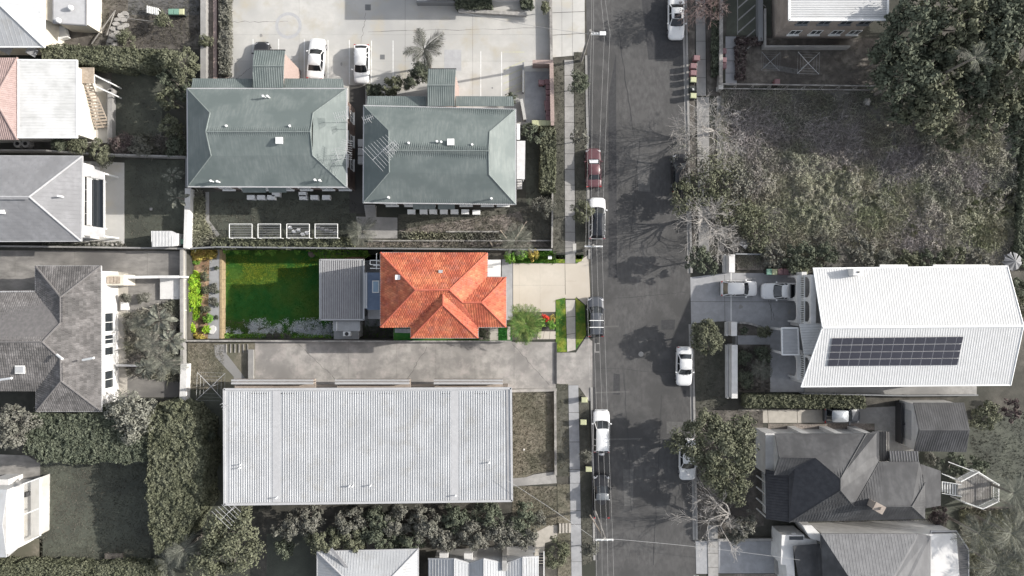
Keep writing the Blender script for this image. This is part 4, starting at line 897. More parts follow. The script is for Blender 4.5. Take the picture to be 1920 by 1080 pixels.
# ------------------------------------------------------------------ the red-tiled house and its yard
def redhouse():
    E, R_ = 6.4, 8.8; sl = (R_ - E)
    t = thing('tiled_house', 'orange red tiled hip roofed house beside the cream driveway', 'house', P(815, 545))
    o = [(713.7, 474), (913.7, 475), (913.7, 520), (948.6, 520), (948.6, 613), (896, 613), (896, 633.3), (770.5, 633.3), (770.5, 613), (713.7, 613)]
    walls(t, o, E, MAT['render_cream'], .45, z0=YL - .02)
    TL, TR, BL = (713.7, 474, E), (913.7, 475, E), (713.7, 613, E); A, B = (779, 544, R_), (842.7, 543, R_)
    C1, C2 = (868, 567, 7.9), (903.4, 567, 7.9); N = (913.7, 520, E); W1, W2 = (948.6, 520, E), (948.6, 613, E)
    S1, S2 = (831, 551, 8.5), (830.5, 571.5, 8.45); V1, V2 = (770.5, 613, E), (896, 613, E); F1, F2 = (770.5, 633.3, E), (896, 633.3, E)
    pl = [[TL, TR, B, A], [TL, A, BL], [TR, N, C1, B], [N, W1, C2, C1], [W1, W2, C2], [A, B, C1, C2, W2, V2, S1, V1, BL], [V1, S1, S2, F1], [V2, F2, S2, S1], [F1, S2, F2]]
    split = [[TL, TR, B, A], [TL, A, BL], [TR, N, C1, B], [N, W1, C2, C1], [W1, W2, C2], [A, S1, V1, BL], [A, B, S1], [S1, B, C1, V2], [C1, C2, W2, V2], [V1, S1, S2, F1], [V2, F2, S2, S1], [F1, S2, F2]]
    roofmesh(t, split, MAT['cap_red']); tiles(t, split, MAT['tile_red'], .25, .3)
    caps(t, [(TL, A), (BL, A), (A, B), (B, TR), (B, C1), (C1, C2), (C2, W1), (C2, W2), (S1, S2), (S2, F1), (S2, F2)], MAT['cap_red'], .11)
    gutters(t, [(a, b, E) for a, b in o], MAT['alu'])
    box = P(747, 520, 7.5); MB().box(box[0] - .28, box[0] + .28, box[1] - .25, box[1] + .25, 6.9, 7.8).build('roof_vent', MAT['white_metal'], t); box = P(826, 509, 7.8); MB().box(box[0] - .2, box[0] + .2, box[1] - .15, box[1] + .15, 7.3, 7.85).build('roof_vent', MAT['roof_lightgrey'], t)
    x, y, z = P(705, 520, 1.5)
    roofmesh(t, [[(914, 487, 3.2), (939, 487, 3.1), (939, 518.5, 3.1), (914, 518.5, 3.2)]], MAT['roof_bright'], .12, 'porch_roof')
    for yy in (488, 517): a = P(937, yy, 3); MB().tube((a[0], a[1], 0), (a[0], a[1], 3), .07, .07, 8).build('porch_post', MAT['white_frame'], t)
    fx = P(948.6, 540, E)[0] - .45; ya = P(948, 613, E)[1] + .5; window(t, (fx, ya), (fx, ya + 5), .6, 2.4, 1.2, 2.6); window(t, (fx, ya), (fx, ya + 5), 3.1, 4.6, 1.2, 2.6)
    ys = P(770, 633, E)[1] + .45; xa = P(771, 633, E)[0] + .5; window(t, (xa, ys), (xa + 6, ys), .8, 2.4, 1.2, 2.6); window(t, (xa, ys), (xa + 6, ys), 3.8, 5.6, 1.2, 2.6)
    xw = P(714, 540, E)[0] + .45; yt = P(714, 480, E)[1] - .5; window(t, (xw, yt), (xw, yt - 7), .8, 2.2, 1, 2.4); window(t, (xw, yt), (xw, yt - 7), 4.2, 6, 1, 2.4)
    return t
redhouse()
an = thing('tv_aerial', 'thin white aerial and pipe frame above the left edge of the red roof', 'aerial', P(706, 492, 2)); m = MB()
for (a, b, c, d) in ((706, 475, 706, 505), (694, 488, 714, 488), (700, 498, 728, 498), (694, 488, 694, 496), (694, 496, 712, 496), (694, 503, 722, 503.5)): m.tube(P(a, b, 5.9), P(c, d, 5.9), .035, .035, 5)
m.tube(P(706, 490, 5.9), (*P2(706, 490, 5.9), YL), .04, .04, 5); m.build('aerial_frame', MAT['white_metal'], an)
# shed with ribbed roof
zs = -.7; t = thing('garden_shed', 'grey ribbed metal roofed shed beside the green lawn', 'shed', P(641, 543, YL))
walls(t, [(599, 486), (683, 486), (683, 600), (599, 600)], zs, MAT['render_white'], .3, z0=YL - .02)
q = [(600, 487, zs), (682, 487, zs), (682, 599.5, zs), (600, 599.5, zs)]; roofmesh(t, [q], MAT['shed_metal'], .1)
a, b = P(603.5, 598, zs), P(675, 488, zs); m = MB(); m2 = MB()
for i in range(19):
    x = a[0] + (b[0] - a[0]) * i / 18; m.prism([(x - .055, a[1]), (x + .055, a[1]), (x + .055, b[1]), (x - .055, b[1])], zs + .005, zs + .13)
m.build('roof_ribs', MAT['roof_lightgrey'], t)['kind'] = 'stuff'
gutters(t, [(a_, b_, zs + .06) for a_, b_ in ((600, 487), (682, 487), (682, 599.5), (600, 599.5))], MAT['alu'], .16)
m = MB(); m.box(P(676, 0, zs)[0], P(681, 0, zs)[0], P(0, 598, zs)[1], P(0, 489, zs)[1], zs + .005, zs + .05); m.build('flashing', MAT['grey_metal'], t)
# blue carport roof between shed and house
t = thing('covered_walkway', 'blue grey flat roof with skylight between shed and red roof', 'carport', P(700, 545, YL)); q = [(684.5, 511, .6), (716, 511, .6), (716, 581, .6), (690, 581, .6), (684.5, 578, .6)]
roofmesh(t, [q], MAT['blue_roof'], .12); o = MB(); a = P(698, 549, .7); b = P(711, 526, .7); o.box(a[0], b[0], a[1], b[1], .61, .72); o = o.build('skylight', MAT['white_frame'], t); MB().box(a[0] + .1, b[0] - .1, a[1] + .1, b[1] - .1, .7, .74).build('pane', MAT['sky_glass'], o)
for x, y in ((687, 514), (687, 576), (712, 514), (712, 576)): a = P(x, y, .5); MB().tube((a[0], a[1], YL), (a[0], a[1], .5), .07, .07, 6).build('post', MAT['white_frame'], t)
m = MB()
for x in (684.5, 687.5): m.tube(P(x, 511, .76), P(x, 578, .76), .05, .05, 5)
m.build('roof_rail', MAT['white_metal'], t)
sheet('patio', R4(684, 478, 734, 612), YL + .02, MAT['concrete_blue'], zp=YL); sheet('paving', R4(690, 580, 716, 598), -1.6, MAT['roof_lightgrey'], th=1.4)
t = thing('pump_house', 'low white annex with air conditioner at the lower end of the shed', 'shed', P(650, 618, YL)); zs2 = -1.1; q1 = [(624, 602, zs2), (675, 602, zs2), (675, 621, zs2 + .1), (624, 621, zs2 + .1)]; q2 = [(626, 622, zs2 - .3), (673, 622, zs2 - .3), (673, 636, zs2 - .5), (626, 636, zs2 - .5)]
walls(t, [(624, 602), (675, 602), (675, 635), (624, 635)], zs2 - .3, MAT['render_white'], .15, z0=YL - .02); roofmesh(t, [q1], MAT['roof_white'], .08); roofmesh(t, [q2], MAT['roof_white'], .08)
m = MB(); m.box(P(632, 0, zs2)[0] - .05, P(632, 0, zs2)[0] + .02, P(0, 620, zs2)[1], P(0, 603, zs2)[1], zs2 + .02, zs2 + .22); m.build('upstand', MAT['white_metal'], t)
a = P(650, 626, -.8); o = MB().box(a[0] - .42, a[0] + .42, a[1] - .26, a[1] + .26, zs2 - .4, -.8).build('air_conditioner', MAT['white_metal'], t); MB().tube((a[0], a[1], -.798), (a[0], a[1], -.77), .22, .22, 12).build('fan_guard', MAT['dark_metal'], o)
# lawn, retaining edge, garden bed
LW = [(418, 466), (603, 466), (603, 600), (626, 604), (626, 638), (418, 638)]
sheet('lawn', LW, YL + .01, MAT['lawn_green'], zp=YL)
scatter('grass', [(419, 468), (600, 468), (600, 604), (622, 606), (622, 634), (419, 634)], 'blade_green', 75, .09, .022, z=YL + .01, blades=4, spread=.1)
def fl(x, y):
    base = P2(420, 612, YL); t_ = np.clip((y - P2(0, 596, YL)[1]) / (P2(0, 618, YL)[1] - P2(0, 596, YL)[1]), 0, 1) * (y > P2(0, 634, YL)[1])
    n = np.clip((fbm(x, y, 1.1) - .38) * 4, 0, 1); return np.clip(t_ * n * 1.1, 0, 1) * (x > P2(455, 0, YL)[0] - (y < P2(0, 615, YL)[1]) * 3)
def flower_leaf(x, y): return np.clip((P2(0, 600, YL)[1] - y) / 1.2, 0, 1)
def sun_band(x, y): return np.clip((fbm(x, y, .5) - .32) * 2.2, 0, 1) * np.clip(1.35 - np.abs(y - P2(0, 505, YL)[1]) / 1.7, 0, 1)
scatter('painted_sun_grass', [(420, 480), (600, 474), (602, 520), (420, 560)], 'blade_lime', 260, .12, .024, z=YL + .02, blades=4, spread=.1, dfun=sun_band)  # yellow-green blades paint a sunlit band into the lawn's colour
scatter('creeping_groundcover', [(349, 468), (392, 468), (392, 636), (349, 636)], 'leaf_olive', 14, .16, .05, z=YB + .02, blades=6, spread=.12, dfun=lambda x, y: np.clip((fbm(x, y, 1.1) - .45) * 4, 0, 1))
scatter('lime_groundcover', [(346, 505), (374, 512), (378, 560), (372, 600), (346, 590)], 'leaf_lime', 50, .5, .05, z=YB + .02, blades=6, spread=.1); scatter('golden_groundcover', [(352, 468), (408, 468), (406, 484), (356, 482)], 'leaf_yellow', 60, .45, .05, z=YB + .02, blades=5, spread=.1); scatter('golden_groundcover', [(346, 600), (358, 600), (375, 630), (395, 637), (346, 637)], 'leaf_yellow', 30, .3, .05, z=YB + .02, blades=5, spread=.1)
p = scatter('white_groundcover_flowers', [(420, 590), (600, 596), (622, 606), (622, 634), (420, 634)], 'petal_white', 190, .14, .06, z=YL + .03, blades=6, spread=.12, dfun=fl)
scatter('dry_grass_edge', [(420, 600), (470, 604), (520, 618), (600, 620), (622, 634), (420, 634)], 'blade_dry', 45, .1, .04, z=YL + .01, blades=4)
hx = P2(600, 0, YL)
t = thing('retaining_edge', 'yellow brown timber retaining edge between garden bed and green lawn', 'retaining wall', (XM, YT, YL)); n = 9
for i in range(n): y0 = YT - (YT - YBm) * i / n; y1 = YT - (YT - YBm) * (i + 1) / n; MB().box(XM - .12, XM + .14, y1 + .012, y0 - .012, YL - .02, YB + .06).build('sleeper', MAT['timber_orange'], t)
sheet('garden_bed', R4(346, 466, 413, 638), YB + .01, MAT['mulch_pink'], zp=YB); sheet('mulch_strip', [(394, 468), (412, 468), (412, 636), (390, 636), (392, 520)], YB + .02, MAT['concrete_blue'], zp=YB)
scatter('bark_chips', R4(350, 468, 395, 636), 'leaf_yellow', 3, .06, .05, z=YB + .02); 
for i, (x, y, r, h, mt, l) in enumerate(((370, 475, 14, .8, 'leaf_yellow', 'yellow leaved shrub at the top left corner of the garden bed'), (392, 475, 12, .7, 'leaf_yellow', 'yellow leaved shrub at the top right corner of the garden bed'), (357, 528, 15, 1.4, 'leaf_lime', 'bright lime green shrub, upper of the three in the clump by the wall'), (356, 548, 16, 1.5, 'leaf_lime', 'bright lime green shrub, middle of the three in the clump by the wall'), (358, 570, 16, 1.4, 'leaf_lime', 'bright lime green shrub, lowest of the three in the clump by the wall'),
     (359, 615, 9, .9, 'leaf_lime', 'small lime green plant near the bottom of the garden bed'), (369, 491, 7, .5, 'leaf_green', 'small green tuft below the yellow shrubs'), (384, 519, 8, .5, 'leaf_olive', 'small grey green tuft in the middle of the pink mulch, upper'), (385, 544, 8, .5, 'leaf_olive', 'small grey green tuft in the middle of the pink mulch, centre'), (384, 580, 8, .5, 'leaf_olive', 'small grey green tuft in the pink mulch below centre'), (391, 597, 9, .7, 'leaf_green', 'dark green tuft by the mulch strip near the white rock'), (386, 617, 8, .6, 'leaf_lime', 'small yellow green tuft left of the white rock'), (352, 632, 9, .5, 'leaf_yellow', 'low orange yellow plant in the bottom left corner of the bed'), (374, 632, 9, .4, 'leaf_yellow', 'low orange yellow plant along the bottom fence of the bed'),
     (400, 540, 9, .4, 'leaf_grey', 'blue grey ground plant on the mulch strip, upper'), (400, 565, 8, .4, 'leaf_grey', 'blue grey ground plant on the mulch strip, lower'), (406, 503, 4, .4, 'leaf_dark', 'tiny dark plant on the mulch strip by the lit edge'), (406, 547, 4, .4, 'leaf_dark', 'tiny dark plant, upper of three dots beside the timber edge'), (407, 571, 4, .4, 'leaf_dark', 'tiny dark plant, middle of three dots beside the timber edge'), (406, 595, 4, .4, 'leaf_dark', 'tiny dark plant, lowest of three dots beside the timber edge'))):
    tree(x, y, r, h, mt, l, 'plant', 'garden_plant', z0=YB, size=.12 if h > .9 else .08, dens=2.2 if h > .9 else 1.3)
a = P(399, 618, YB); m = MB(); m.prism([(a[0] + .42 * math.cos(q) * (1 + .2 * math.sin(2 * q)), a[1] + .5 * math.sin(q)) for q in [i * .7 for i in range(9)]], YB, YB + .3); tag(m.build('garden_rock', MAT['render_white']), 'smooth white rock at the lower right of the garden bed', 'rock')
for i, (x, y, r) in enumerate(((423, 470, 8), (445, 470, 7), (461, 470, 6), (485, 471, 9), (508, 471, 8), (559, 470, 7), (532, 470, 5))):
    tree(x, y, r, .9, 'leaf_green', ['first', 'second', 'third', 'fourth', 'fifth', 'seventh', 'sixth'][i] + ' small green shrub from left in the row along the top lawn fence', 'shrub', 'shrub', group='shrubs along the lawn fence', z0=YL, size=.09)
hedge([(575, 466), (690, 468), (690, 480), (600, 484)], .7, 'leaf_green', 'green and gold planting strip above the ribbed shed', size=.1, z0=YL, dens=.5, lump=.2)
sheet('gravel_path', [(600, 478), (712, 478), (712, 488), (600, 488)], YL + .02, MAT['mulch_pink'], zp=YL)
tag(MB().dome(P(585, 475, YL), .5, .35, 10, 3).build('fire_pit', MAT['brick']), 'small round brown pot at the top of the lawn', 'pot')
for i, (x, y, r) in enumerate(((505, 632, 7), (520, 632, 8), (538, 632, 7))): tree(x, y, r, .7, 'leaf_grey', ['left', 'middle', 'right'][i] + ' one of three grey tufts along the bottom fence of the lawn', 'shrub', 'shrub', z0=YL, size=.08)
hedge([(412, 626), (620, 630), (620, 638), (412, 638)], .5, 'leaf_green', 'low green edging under the bottom fence of the lawn', size=.08, z0=YL, dens=.5)
fence('boundary_fence', 'dark timber boundary fence along the bottom of the green yard', [(342, 639), (560, 639.5), (760, 640), (960, 640)], .7, 'timber_grey', th=.07, step=2.6)
fence('side_fence', 'pale wall fence at the left end of the garden bed', [(343, 466), (344, 640)], .5, 'render_cream', th=.2, step=3)
# strip south of the house: steps, plants, paver
sheet('garden_bed', R4(738, 612, 960, 640), .012, MAT['lawn_green']); sheet('path', R4(918, 612, 934, 638), .03, MAT['cream_path'], th=.04); sheet('gravel_bed', R4(898, 614, 917, 637), .016, MAT['gravel'])
tree(907, 626, 10, .8, 'leaf_olive', 'variegated shrub on gravel right of the front gable', 'shrub', 'shrub', size=.08); scatter('grass', R4(935, 614, 952, 637), 'blade_green', 80, .12, .025, z=.02, blades=4)
palm(698, 620, 15, .5, 'starry pale cordyline in the dark garden below the blue roof', mat='frond_grey', z0=YL, name='cordyline', cat='plant', tr=.05, n=14)
tree(735, 622, 9, .5, 'leaf_dark', 'dark low shrub in the shaded garden under the red roof corner', 'shrub', 'shrub', z0=YL, size=.09); sheet('shade_garden', R4(676, 598, 737, 638), YL + .01, MAT['soil'], zp=YL)
scatter('ground_cover', R4(676, 600, 736, 636), 'blade_green', 30, .15, z=YL + .02)
st = thing('back_steps', 'grey steps below the left part of the red roof', 'steps', P(755, 620))
for i in range(4): a = P(740 + i * 8, 616, .3); b = P(747.5 + i * 8, 624, .3); MB().box(a[0], b[0], b[1], a[1], 0, .2 + .15 * i).build('step', MAT['concrete_blue'], st)
# strip between house and driveway
sheet('path', R4(941, 486, 961, 600), .02, MAT['concrete_blue']); sheet('garden_bed', R4(962, 470, 1042, 493), .012, MAT['lawn_green']); scatter('grass', R4(955, 472, 1042, 493), 'blade_green', 90, .22, .03, z=.015, blades=4)
for i, (x, y, r, mt) in enumerate(((955, 484, 12, 'leaf_green'), (978, 478, 11, 'leaf_green'), (1000, 478, 11, 'leaf_yellow'))): tree(x, y, r, 1.3, mt, ['leftmost green shrub above the cream driveway', 'middle green shrub above the cream driveway', 'yellowish shrub above the cream driveway'][i], 'shrub', 'shrub', size=.1)
o = thing('letterbox', 'small white letterbox near the upper right of the driveway', 'letterbox', P(1031, 483)); a = P(1031, 483, 1); MB().box(a[0] - .04, a[0] + .04, a[1] - .04, a[1] + .04, 0, .9).build('post', MAT['dark_metal'], o); MB().box(a[0] - .2, a[0] + .2, a[1] - .17, a[1] + .17, .9, 1.2).build('box', MAT['white_metal'], o)
palm(983, 608, 42, 3.0, 'lush green weeping palm in front of the red roofed house', mat='frond_green', n=56, tr=.18, up=.05)
palm(986, 607, 30, 3.5, 'upright inner green palm crown in front of the red roofed house', mat='frond_green', n=34, tr=.08, up=-.1)
sheet('garden_bed', [(990, 585), (1040, 586), (1040, 637), (960, 637), (960, 600)], .012, MAT['soil'])
for i, (x, y, r, mt, l) in enumerate(((1024, 597, 7, 'petal_red', 'clump of red flowers at the bottom edge of the driveway'), (1035, 597, 6, 'leaf_yellow', 'yellow plant right of the red flowers'), (1017, 604, 9, 'leaf_green', 'green shrub below the red flowers, left'), (1033, 608, 9, 'leaf_green', 'green shrub below the yellow plant'), (1005, 598, 9, 'leaf_olive', 'olive shrub between the weeping palm and red flowers'))): tree(x, y, r, .8, mt, l, 'plant', 'garden_plant', size=.09)
paving('paved_pad', [(1010, 621), (1042, 621), (1042, 636), (1006, 636)], .05, .06, MAT['cream_drive'], 3, 1)
sheet('path', R4(951, 612, 957, 637), .03, MAT['cream_path'], th=.04)

# ------------------------------------------------------------------ long grey driveway + long white-roofed block
paving('driveway', [(478, 641), (1043, 641), (1043, 729), (478, 729)], .02, .06, MAT['concrete_mid'], [0, .14, .31, .47, .6, .73, .86, 1], 1, joint=.012)
sheet('driveway', [(1044, 661), (1080, 661), (1100, 630), (lx(700), 640), (lx(726), 752), (1104, 752), (1087, 727), (1044, 719)], .024, MAT['concrete_mid'], th=.06)
sheet('verge_wall', R4(1041.5, 642, 1044, 720), .2, MAT['dark_metal'], th=.2)
sheet('yard', R4(352, 641, 478, 730), .012, MAT['lawn_dry']); scatter('dry_grass', R4(352, 645, 420, 735), 'blade_dry', 40, .12, z=.014)
sheet('path', [(402, 646), (422, 646), (425, 664), (462, 712), (462, 722), (440, 722), (438, 706), (403, 668)], .03, MAT['concrete'], th=.03)
lowwall('low_wall', 'short pale low wall left of the long grey driveway', [(470, 660), (470, 718)], .5, 'concrete', th=.5)
for i in range(6): tag(MB().box(P(424 + i * 8, 0)[0], P(424 + i * 8 + 1.6, 0)[0], P(0, 661)[1], P(0, 645)[1], 0, .12).build('timber_bar', MAT['timber_grey']), ['first', 'second', 'third', 'fourth', 'fifth', 'sixth'][i] + ' timber bar from the left under the fence left of the grey driveway', 'timber', 'timber bars by the fence')
def rotary(x, y, r, l, mat='alu', z=2.0):
    a = P(x, y, z); t = thing('rotary_clothes_hoist', l, 'clothes line', (a[0], a[1], 0)); R = r * S; MB().tube((a[0], a[1], 0), (a[0], a[1], z), .04, .04, 6).build('pole', MAT[mat], t); rz = .75; P4 = [(a[0] + R * math.cos(rz + i * math.pi / 2), a[1] + R * math.sin(rz + i * math.pi / 2), z) for i in range(4)]
    for p in P4: MB().tube((a[0], a[1], z - .1), p, .035, .025, 5).build('arm', MAT[mat], t)
    m = MB()
    for f in (.5, .75, 1):
        q = [tuple(Vector((a[0], a[1], z)).lerp(Vector(p), f)) for p in P4]
        for i in range(4): m.tube(q[i], q[(i + 1) % 4], .008, .008, 3)
    m.build('lines', MAT[mat], t)
rotary(395, 725, 36, 'grey rotary clothes hoist at the upper left corner of the long white roof')
sheet('yard', R4(345, 730, 425, 960), .011, MAT['lawn_dark'])
def longblock():
    E = 6.2; t = thing('long_apartment_block', 'long white ribbed metal roofed block below the grey driveway', 'building', P(690, 838)); c = [(420, 730), (958, 728), (960, 939), (421, 946)]
    walls(t, c, E, MAT['brick_cream'], .35); q = [(a, b, E) for a, b in c]; roofmesh(t, [q], MAT['roof_white'], .2)
    def sk(X): p = X / (S * (H - E) / H) + 960; return 507 < p < 527 or 845 < p < 862 or p > 947 or p < 430
    ribs(t, [[(420, 734, E), (958, 732, E), (960, 938, E), (421, 943, E)]], MAT['roof_white'], .242, .14, .04, along=(0, 1, 0), skip=sk); gutters(t, [(a, b, E + .05) for a, b in c], MAT['roof_lightgrey'], .22)
    for x0, x1 in ((511, 525), (846, 860)): roofmesh(t, [[(x0, 733, E + .03), (x1, 733, E + .03), (x1, 941, E + .03), (x0, 941, E + .03)]], MAT['roof_lightgrey'], .03, 'flat_sheet')
    roofmesh(t, [[(949, 731, E + .06), (959, 731, E - .1), (961, 938, E - .1), (951, 938, E + .06)]], MAT['roof_grey'], .06, 'edge_flashing')
    for x0, x1, n in ((440, 592, 0), (632, 770, 1), (815, 943, 2)):
        for z, dy in ((4.2, 0), (1.9, 0)):
            y_ = P2(0, 732, E)[1] - .35; xa = P2(x0, 0, z)[0]; xb = P2(x1, 0, z)[0]
            o = MB().box(xa, xb, y_ + .005, y_ + 1.0, z - .15, z).build('balcony', MAT['brick_cream'], t); MB().box(xa, xb, y_ + .88, y_ + 1.0, z + .002, z + .9).build('parapet', MAT['brick_cream'], o)
            m = MB(); m.box(xa, xb, y_ + .84, y_ + 1.05, z + .9, z + .96); m.build('handrail', MAT['roof_lightgrey'], o)
            window(t, (xb - .5, y_), (xa + .5, y_), 1.0, 2.6, z + .9, z + 2.0); window(t, (xb - .5, y_), (xa + .5, y_), 4.0, 5.8, z + .1, z + 2.0)
    for x, y in ((450, 872), (449, 878), (655, 912), (661, 912), (694, 911), (518, 934), (917, 868), (854, 930)): vent_pipe(t, x, y, E, .4, .05)
    antenna(t, 427, 962, E - .3, 1.6, 2.0, .8, 6, 2.6); antenna(t, 421, 762, E, 1.0, .8, 2.2, 4, .8)
longblock()
sheet('lawn', [(961, 736), (1041, 736), (1041, 880), (1000, 888), (985, 895), (961, 896)], .012, MAT['lawn_dry']); scatter('dry_grass', [(961, 737), (1040, 737), (1040, 880), (961, 894)], 'blade_dry', 55, .11, z=.012, blades=3)
lowwall('garden_wall', 'brown garden wall at the right side of the dry lawn', [(1041, 735), (1042, 890)], .5, 'timber_grey', th=.18)
lowwall('garden_edge', 'pale edging along the top of the dry lawn', [(960, 733), (1042, 731)], .2, 'concrete_mid', th=.25)
sheet('path', [(961, 897), (986, 895), (1000, 890), (1042, 884), (1044, 906), (961, 912)], .03, MAT['concrete'], th=.03)
sheet('lawn', R4(961, 912, 1045, 1000), .012, MAT['lawn_dry']); scatter('dry_grass', R4(961, 913, 1044, 985), 'blade_dry', 55, .11, z=.012)
tag(MB().dome(P(982, 843, 0), .13, .14, 8, 3).build('garden_ball', MAT['render_white']), 'small white ball on the dry lawn right of the long white roof', 'ball')
# trees under the long roof
for i, (x, y, r, h, mt) in enumerate(((440, 1005, 58, 7.0, 'leaf_olive'), (405, 1045, 42, 6, 'leaf_olive'), (545, 985, 30, 5.0, 'leaf_grey'), (585, 972, 28, 5.2, 'leaf_grey'), (610, 1012, 34, 5.4, 'leaf_olive'), (655, 975, 30, 5.2, 'leaf_grey'), (662, 1012, 30, 5.0, 'leaf_olive'), (705, 985, 34, 5.0, 'leaf_dark'), (745, 975, 30, 5.2, 'leaf_grey'), (770, 1010, 30, 4.6, 'leaf_dark'), (800, 980, 32, 5.4, 'leaf_grey'), (835, 1008, 30, 4.6, 'leaf_grey'), (855, 968, 28, 5.0, 'leaf_dark'), (890, 998, 34, 5.2, 'leaf_grey'), (915, 965, 30, 4.8, 'leaf_dark'), (945, 1000, 32, 5.0, 'leaf_grey'), (975, 975, 30, 4.5, 'leaf_dark'), (985, 1005, 24, 4.4, 'leaf_grey'), (535, 1025, 22, 3.5, 'leaf_dark'), (720, 1010, 26, 4.4, 'leaf_dark'))):
    lab = ['large olive tree at the lower left corner of the long white roof', 'olive tree at the bottom edge left of the tree row'] + ['%s shrubby tree, number %s from left in the row below the long white roof' % (mt.split('_')[1], w_) for w_ in 'one two three four five six seven eight nine ten eleven twelve thirteen fourteen fifteen sixteen seventeen eighteen nineteen'.split()]
    tree(x, y, r, h, mt, lab[i] if i < 2 else lab[i], group='trees in the row below the long roof' if i > 1 else None, dens=.9, clump=.28)
tree(1008, 972, 15, 1.8, 'leaf_grey', 'spiky grey shrub by the path below the long roof right end', 'shrub', 'shrub'); tree(1045, 1035, 28, 3.2, 'leaf_olive', 'round olive tree at the bottom edge beside the footpath')
sheet('path', [(1002, 1000), (1030, 985), (1048, 985), (1048, 1010), (1022, 1018), (1018, 1060), (1002, 1060)], .03, MAT['cream_path'], th=.03)
st = thing('white_steps', 'cream garden steps casting dark bars beside the bottom footpath', 'steps', P(1060, 985, 0))
for i in range(4): a = P(1048 + i * 6, 998, 0); b = P(1052 + i * 6, 980, 0); MB().box(a[0], b[0], a[1], b[1], 0, .35 - .06 * i).build('step', MAT['cream_path'], st)
# bottom houses
def bottomhouses():
    E = 4.5; t = thing('white_roofed_house', 'house with pale hip metal roof at the bottom edge under the tree row', 'house', P(690, 1100)); c = [(595, 1034), (784, 1030), (784, 1180), (595, 1180)]
    walls(t, c, E, MAT['render_white']); A, B = (668, 1105, 6.2), (712, 1105, 6.2); q = [(a, b, E) for a, b in c]; pl = [[q[0], q[1], B, A], [q[1], q[2], B], [q[2], q[3], A, B], [q[3], q[0], A]]
    roofmesh(t, pl, MAT['roof_white']); ribs(t, pl, MAT['roof_white'], .3, .06, .03); caps(t, [(q[0], A), (A, B), (B, q[1]), (q[2], B), (q[3], A)], MAT['roof_lightgrey'], .08); gutters(t, q, MAT['roof_lightgrey'])
    MB().obox(P(640, 1052, 5.2), (.3, 3.4, .12), .7, 0).build('valley_sheet', MAT['roof_grey'], t)
    t = thing('terrace_house', 'pale house with pleated metal roofs at the bottom edge left of the footpath', 'house', P(900, 1110)); c = [(803, 1050), (1010, 1040), (1010, 1180), (803, 1180)]
    walls(t, c, 4.2, MAT['render_white'])
    xs = [803, 852, 881, 907, 948, 980, 1010]; zs_ = [4.2, 5.2, 4.6, 5.4, 4.4, 4.9, 4.3]; yt = [1048, 1048, 1057, 1048, 1057, 1045, 1044]
    for i in range(6): q = [(xs[i], yt[i], zs_[i]), (xs[i + 1], yt[i + 1], zs_[i + 1]), (xs[i + 1], 1180, zs_[i + 1]), (xs[i], 1180, zs_[i])]; roofmesh(t, [q], MAT['roof_white'] if i != 4 else MAT['roof_bright'], .1, 'roof'); ribs(t, [q], MAT['roof_white'], .35, .05, .03, along=(0, 1, 0))
    caps(t, [((xs[i], yt[i], zs_[i]), (xs[i], 1180, zs_[i])) for i in (1, 3, 5)], MAT['roof_lightgrey'], .07); gutters(t, [(x, y, z) for x, y, z in zip(xs, yt, zs_)], MAT['roof_lightgrey'], closed=False)
    for x in (832, 878): a = P(x, 1041, 3.5); MB().box(a[0] - .45, a[0] + .45, a[1] - .9, a[1] + .2, 2.8, 3.5).build('dormer', MAT['render_white'], t)
    m = MB(); a = P(946, 1050, 4); m.box(a[0] - .25, a[0] + .25, a[1] - .8, a[1] + .3, 0, 5.0); m.build('chimney', MAT['concrete'], t)
    st = thing('metal_stair', 'dark metal stair with pale rail between the pleated roofs and the round tree', 'stair', P(1014, 1060))
    for i in range(14): a = P(1010.5, 1036 + i * 6, 2); b = P(1019, 1040 + i * 6, 2); MB().box(a[0], b[0], b[1], a[1], 2.0 - i * .12, 2.06 - i * .12).build('tread', MAT['dark_metal'], st)
    MB().beam(P2(1020, 1034, 3), P2(1020, 1120, 3), 0, 6, 2.9, 3.0, -.04, .04).build('handrail', MAT['white_metal'], st)
    fence('picket_fence', 'short white fence at the upper right corner of the pleated roofs', [(979, 1038), (1004, 1034)], 1.3, 'white_frame', step=.5)
bottomhouses()
sheet('yard', R4(500, 1000, 600, 1090), .012, MAT['lawn_dark'])
# ------------------------------------------------------------------ left side
def hiproof(t, planes, mat, kind='ribs', capm='cap_dark', edges=(), **kw):
    roofmesh(t, planes, MAT[mat] if kind == 'ribs' else MAT[capm])
    if kind == 'ribs': ribs(t, planes, MAT[mat], **kw)
    else: tiles(t, planes, MAT[mat], **kw)
    if edges: caps(t, edges, MAT[capm], .11)
# top-left pale house
t = thing('pale_roofed_house', 'pale hipped metal roof house in the top left corner', 'house', P(40, 20)); E = 4.2
walls(t, [(-120, -80), (83, -80), (83, 88), (-120, 88)], E, MAT['render_cream']); q = [(-120, -80, E), (83, -80, E), (83, 88, E), (-120, 88, E)]; A, B = (-20, 2, 6.2), (-22, 4, 6.2)
A = (-14, -4, 6.4); pl = [[q[1], q[2], A], [q[2], q[3], A], [q[3], q[0], A], [q[0], q[1], A]]
hiproof(t, pl, 'roof_white', capm='roof_bright', edges=[(q[2], A), (q[1], A)], pitch=.5, wd=.07, hh=.012); gutters(t, q, MAT['white_metal'])
q = [(100, -80, 3.9), (161, -80, 3.7), (161, 47, 3.7), (100, 43, 3.9)]; walls(t, [(92, -80), (160, -80), (160, 46), (92, 42)], 3.6, MAT['render_cream'], .3); roofmesh(t, [q], MAT['roof_lightgrey'], .1, 'annex_roof'); gutters(t, q, MAT['roof_grey'])
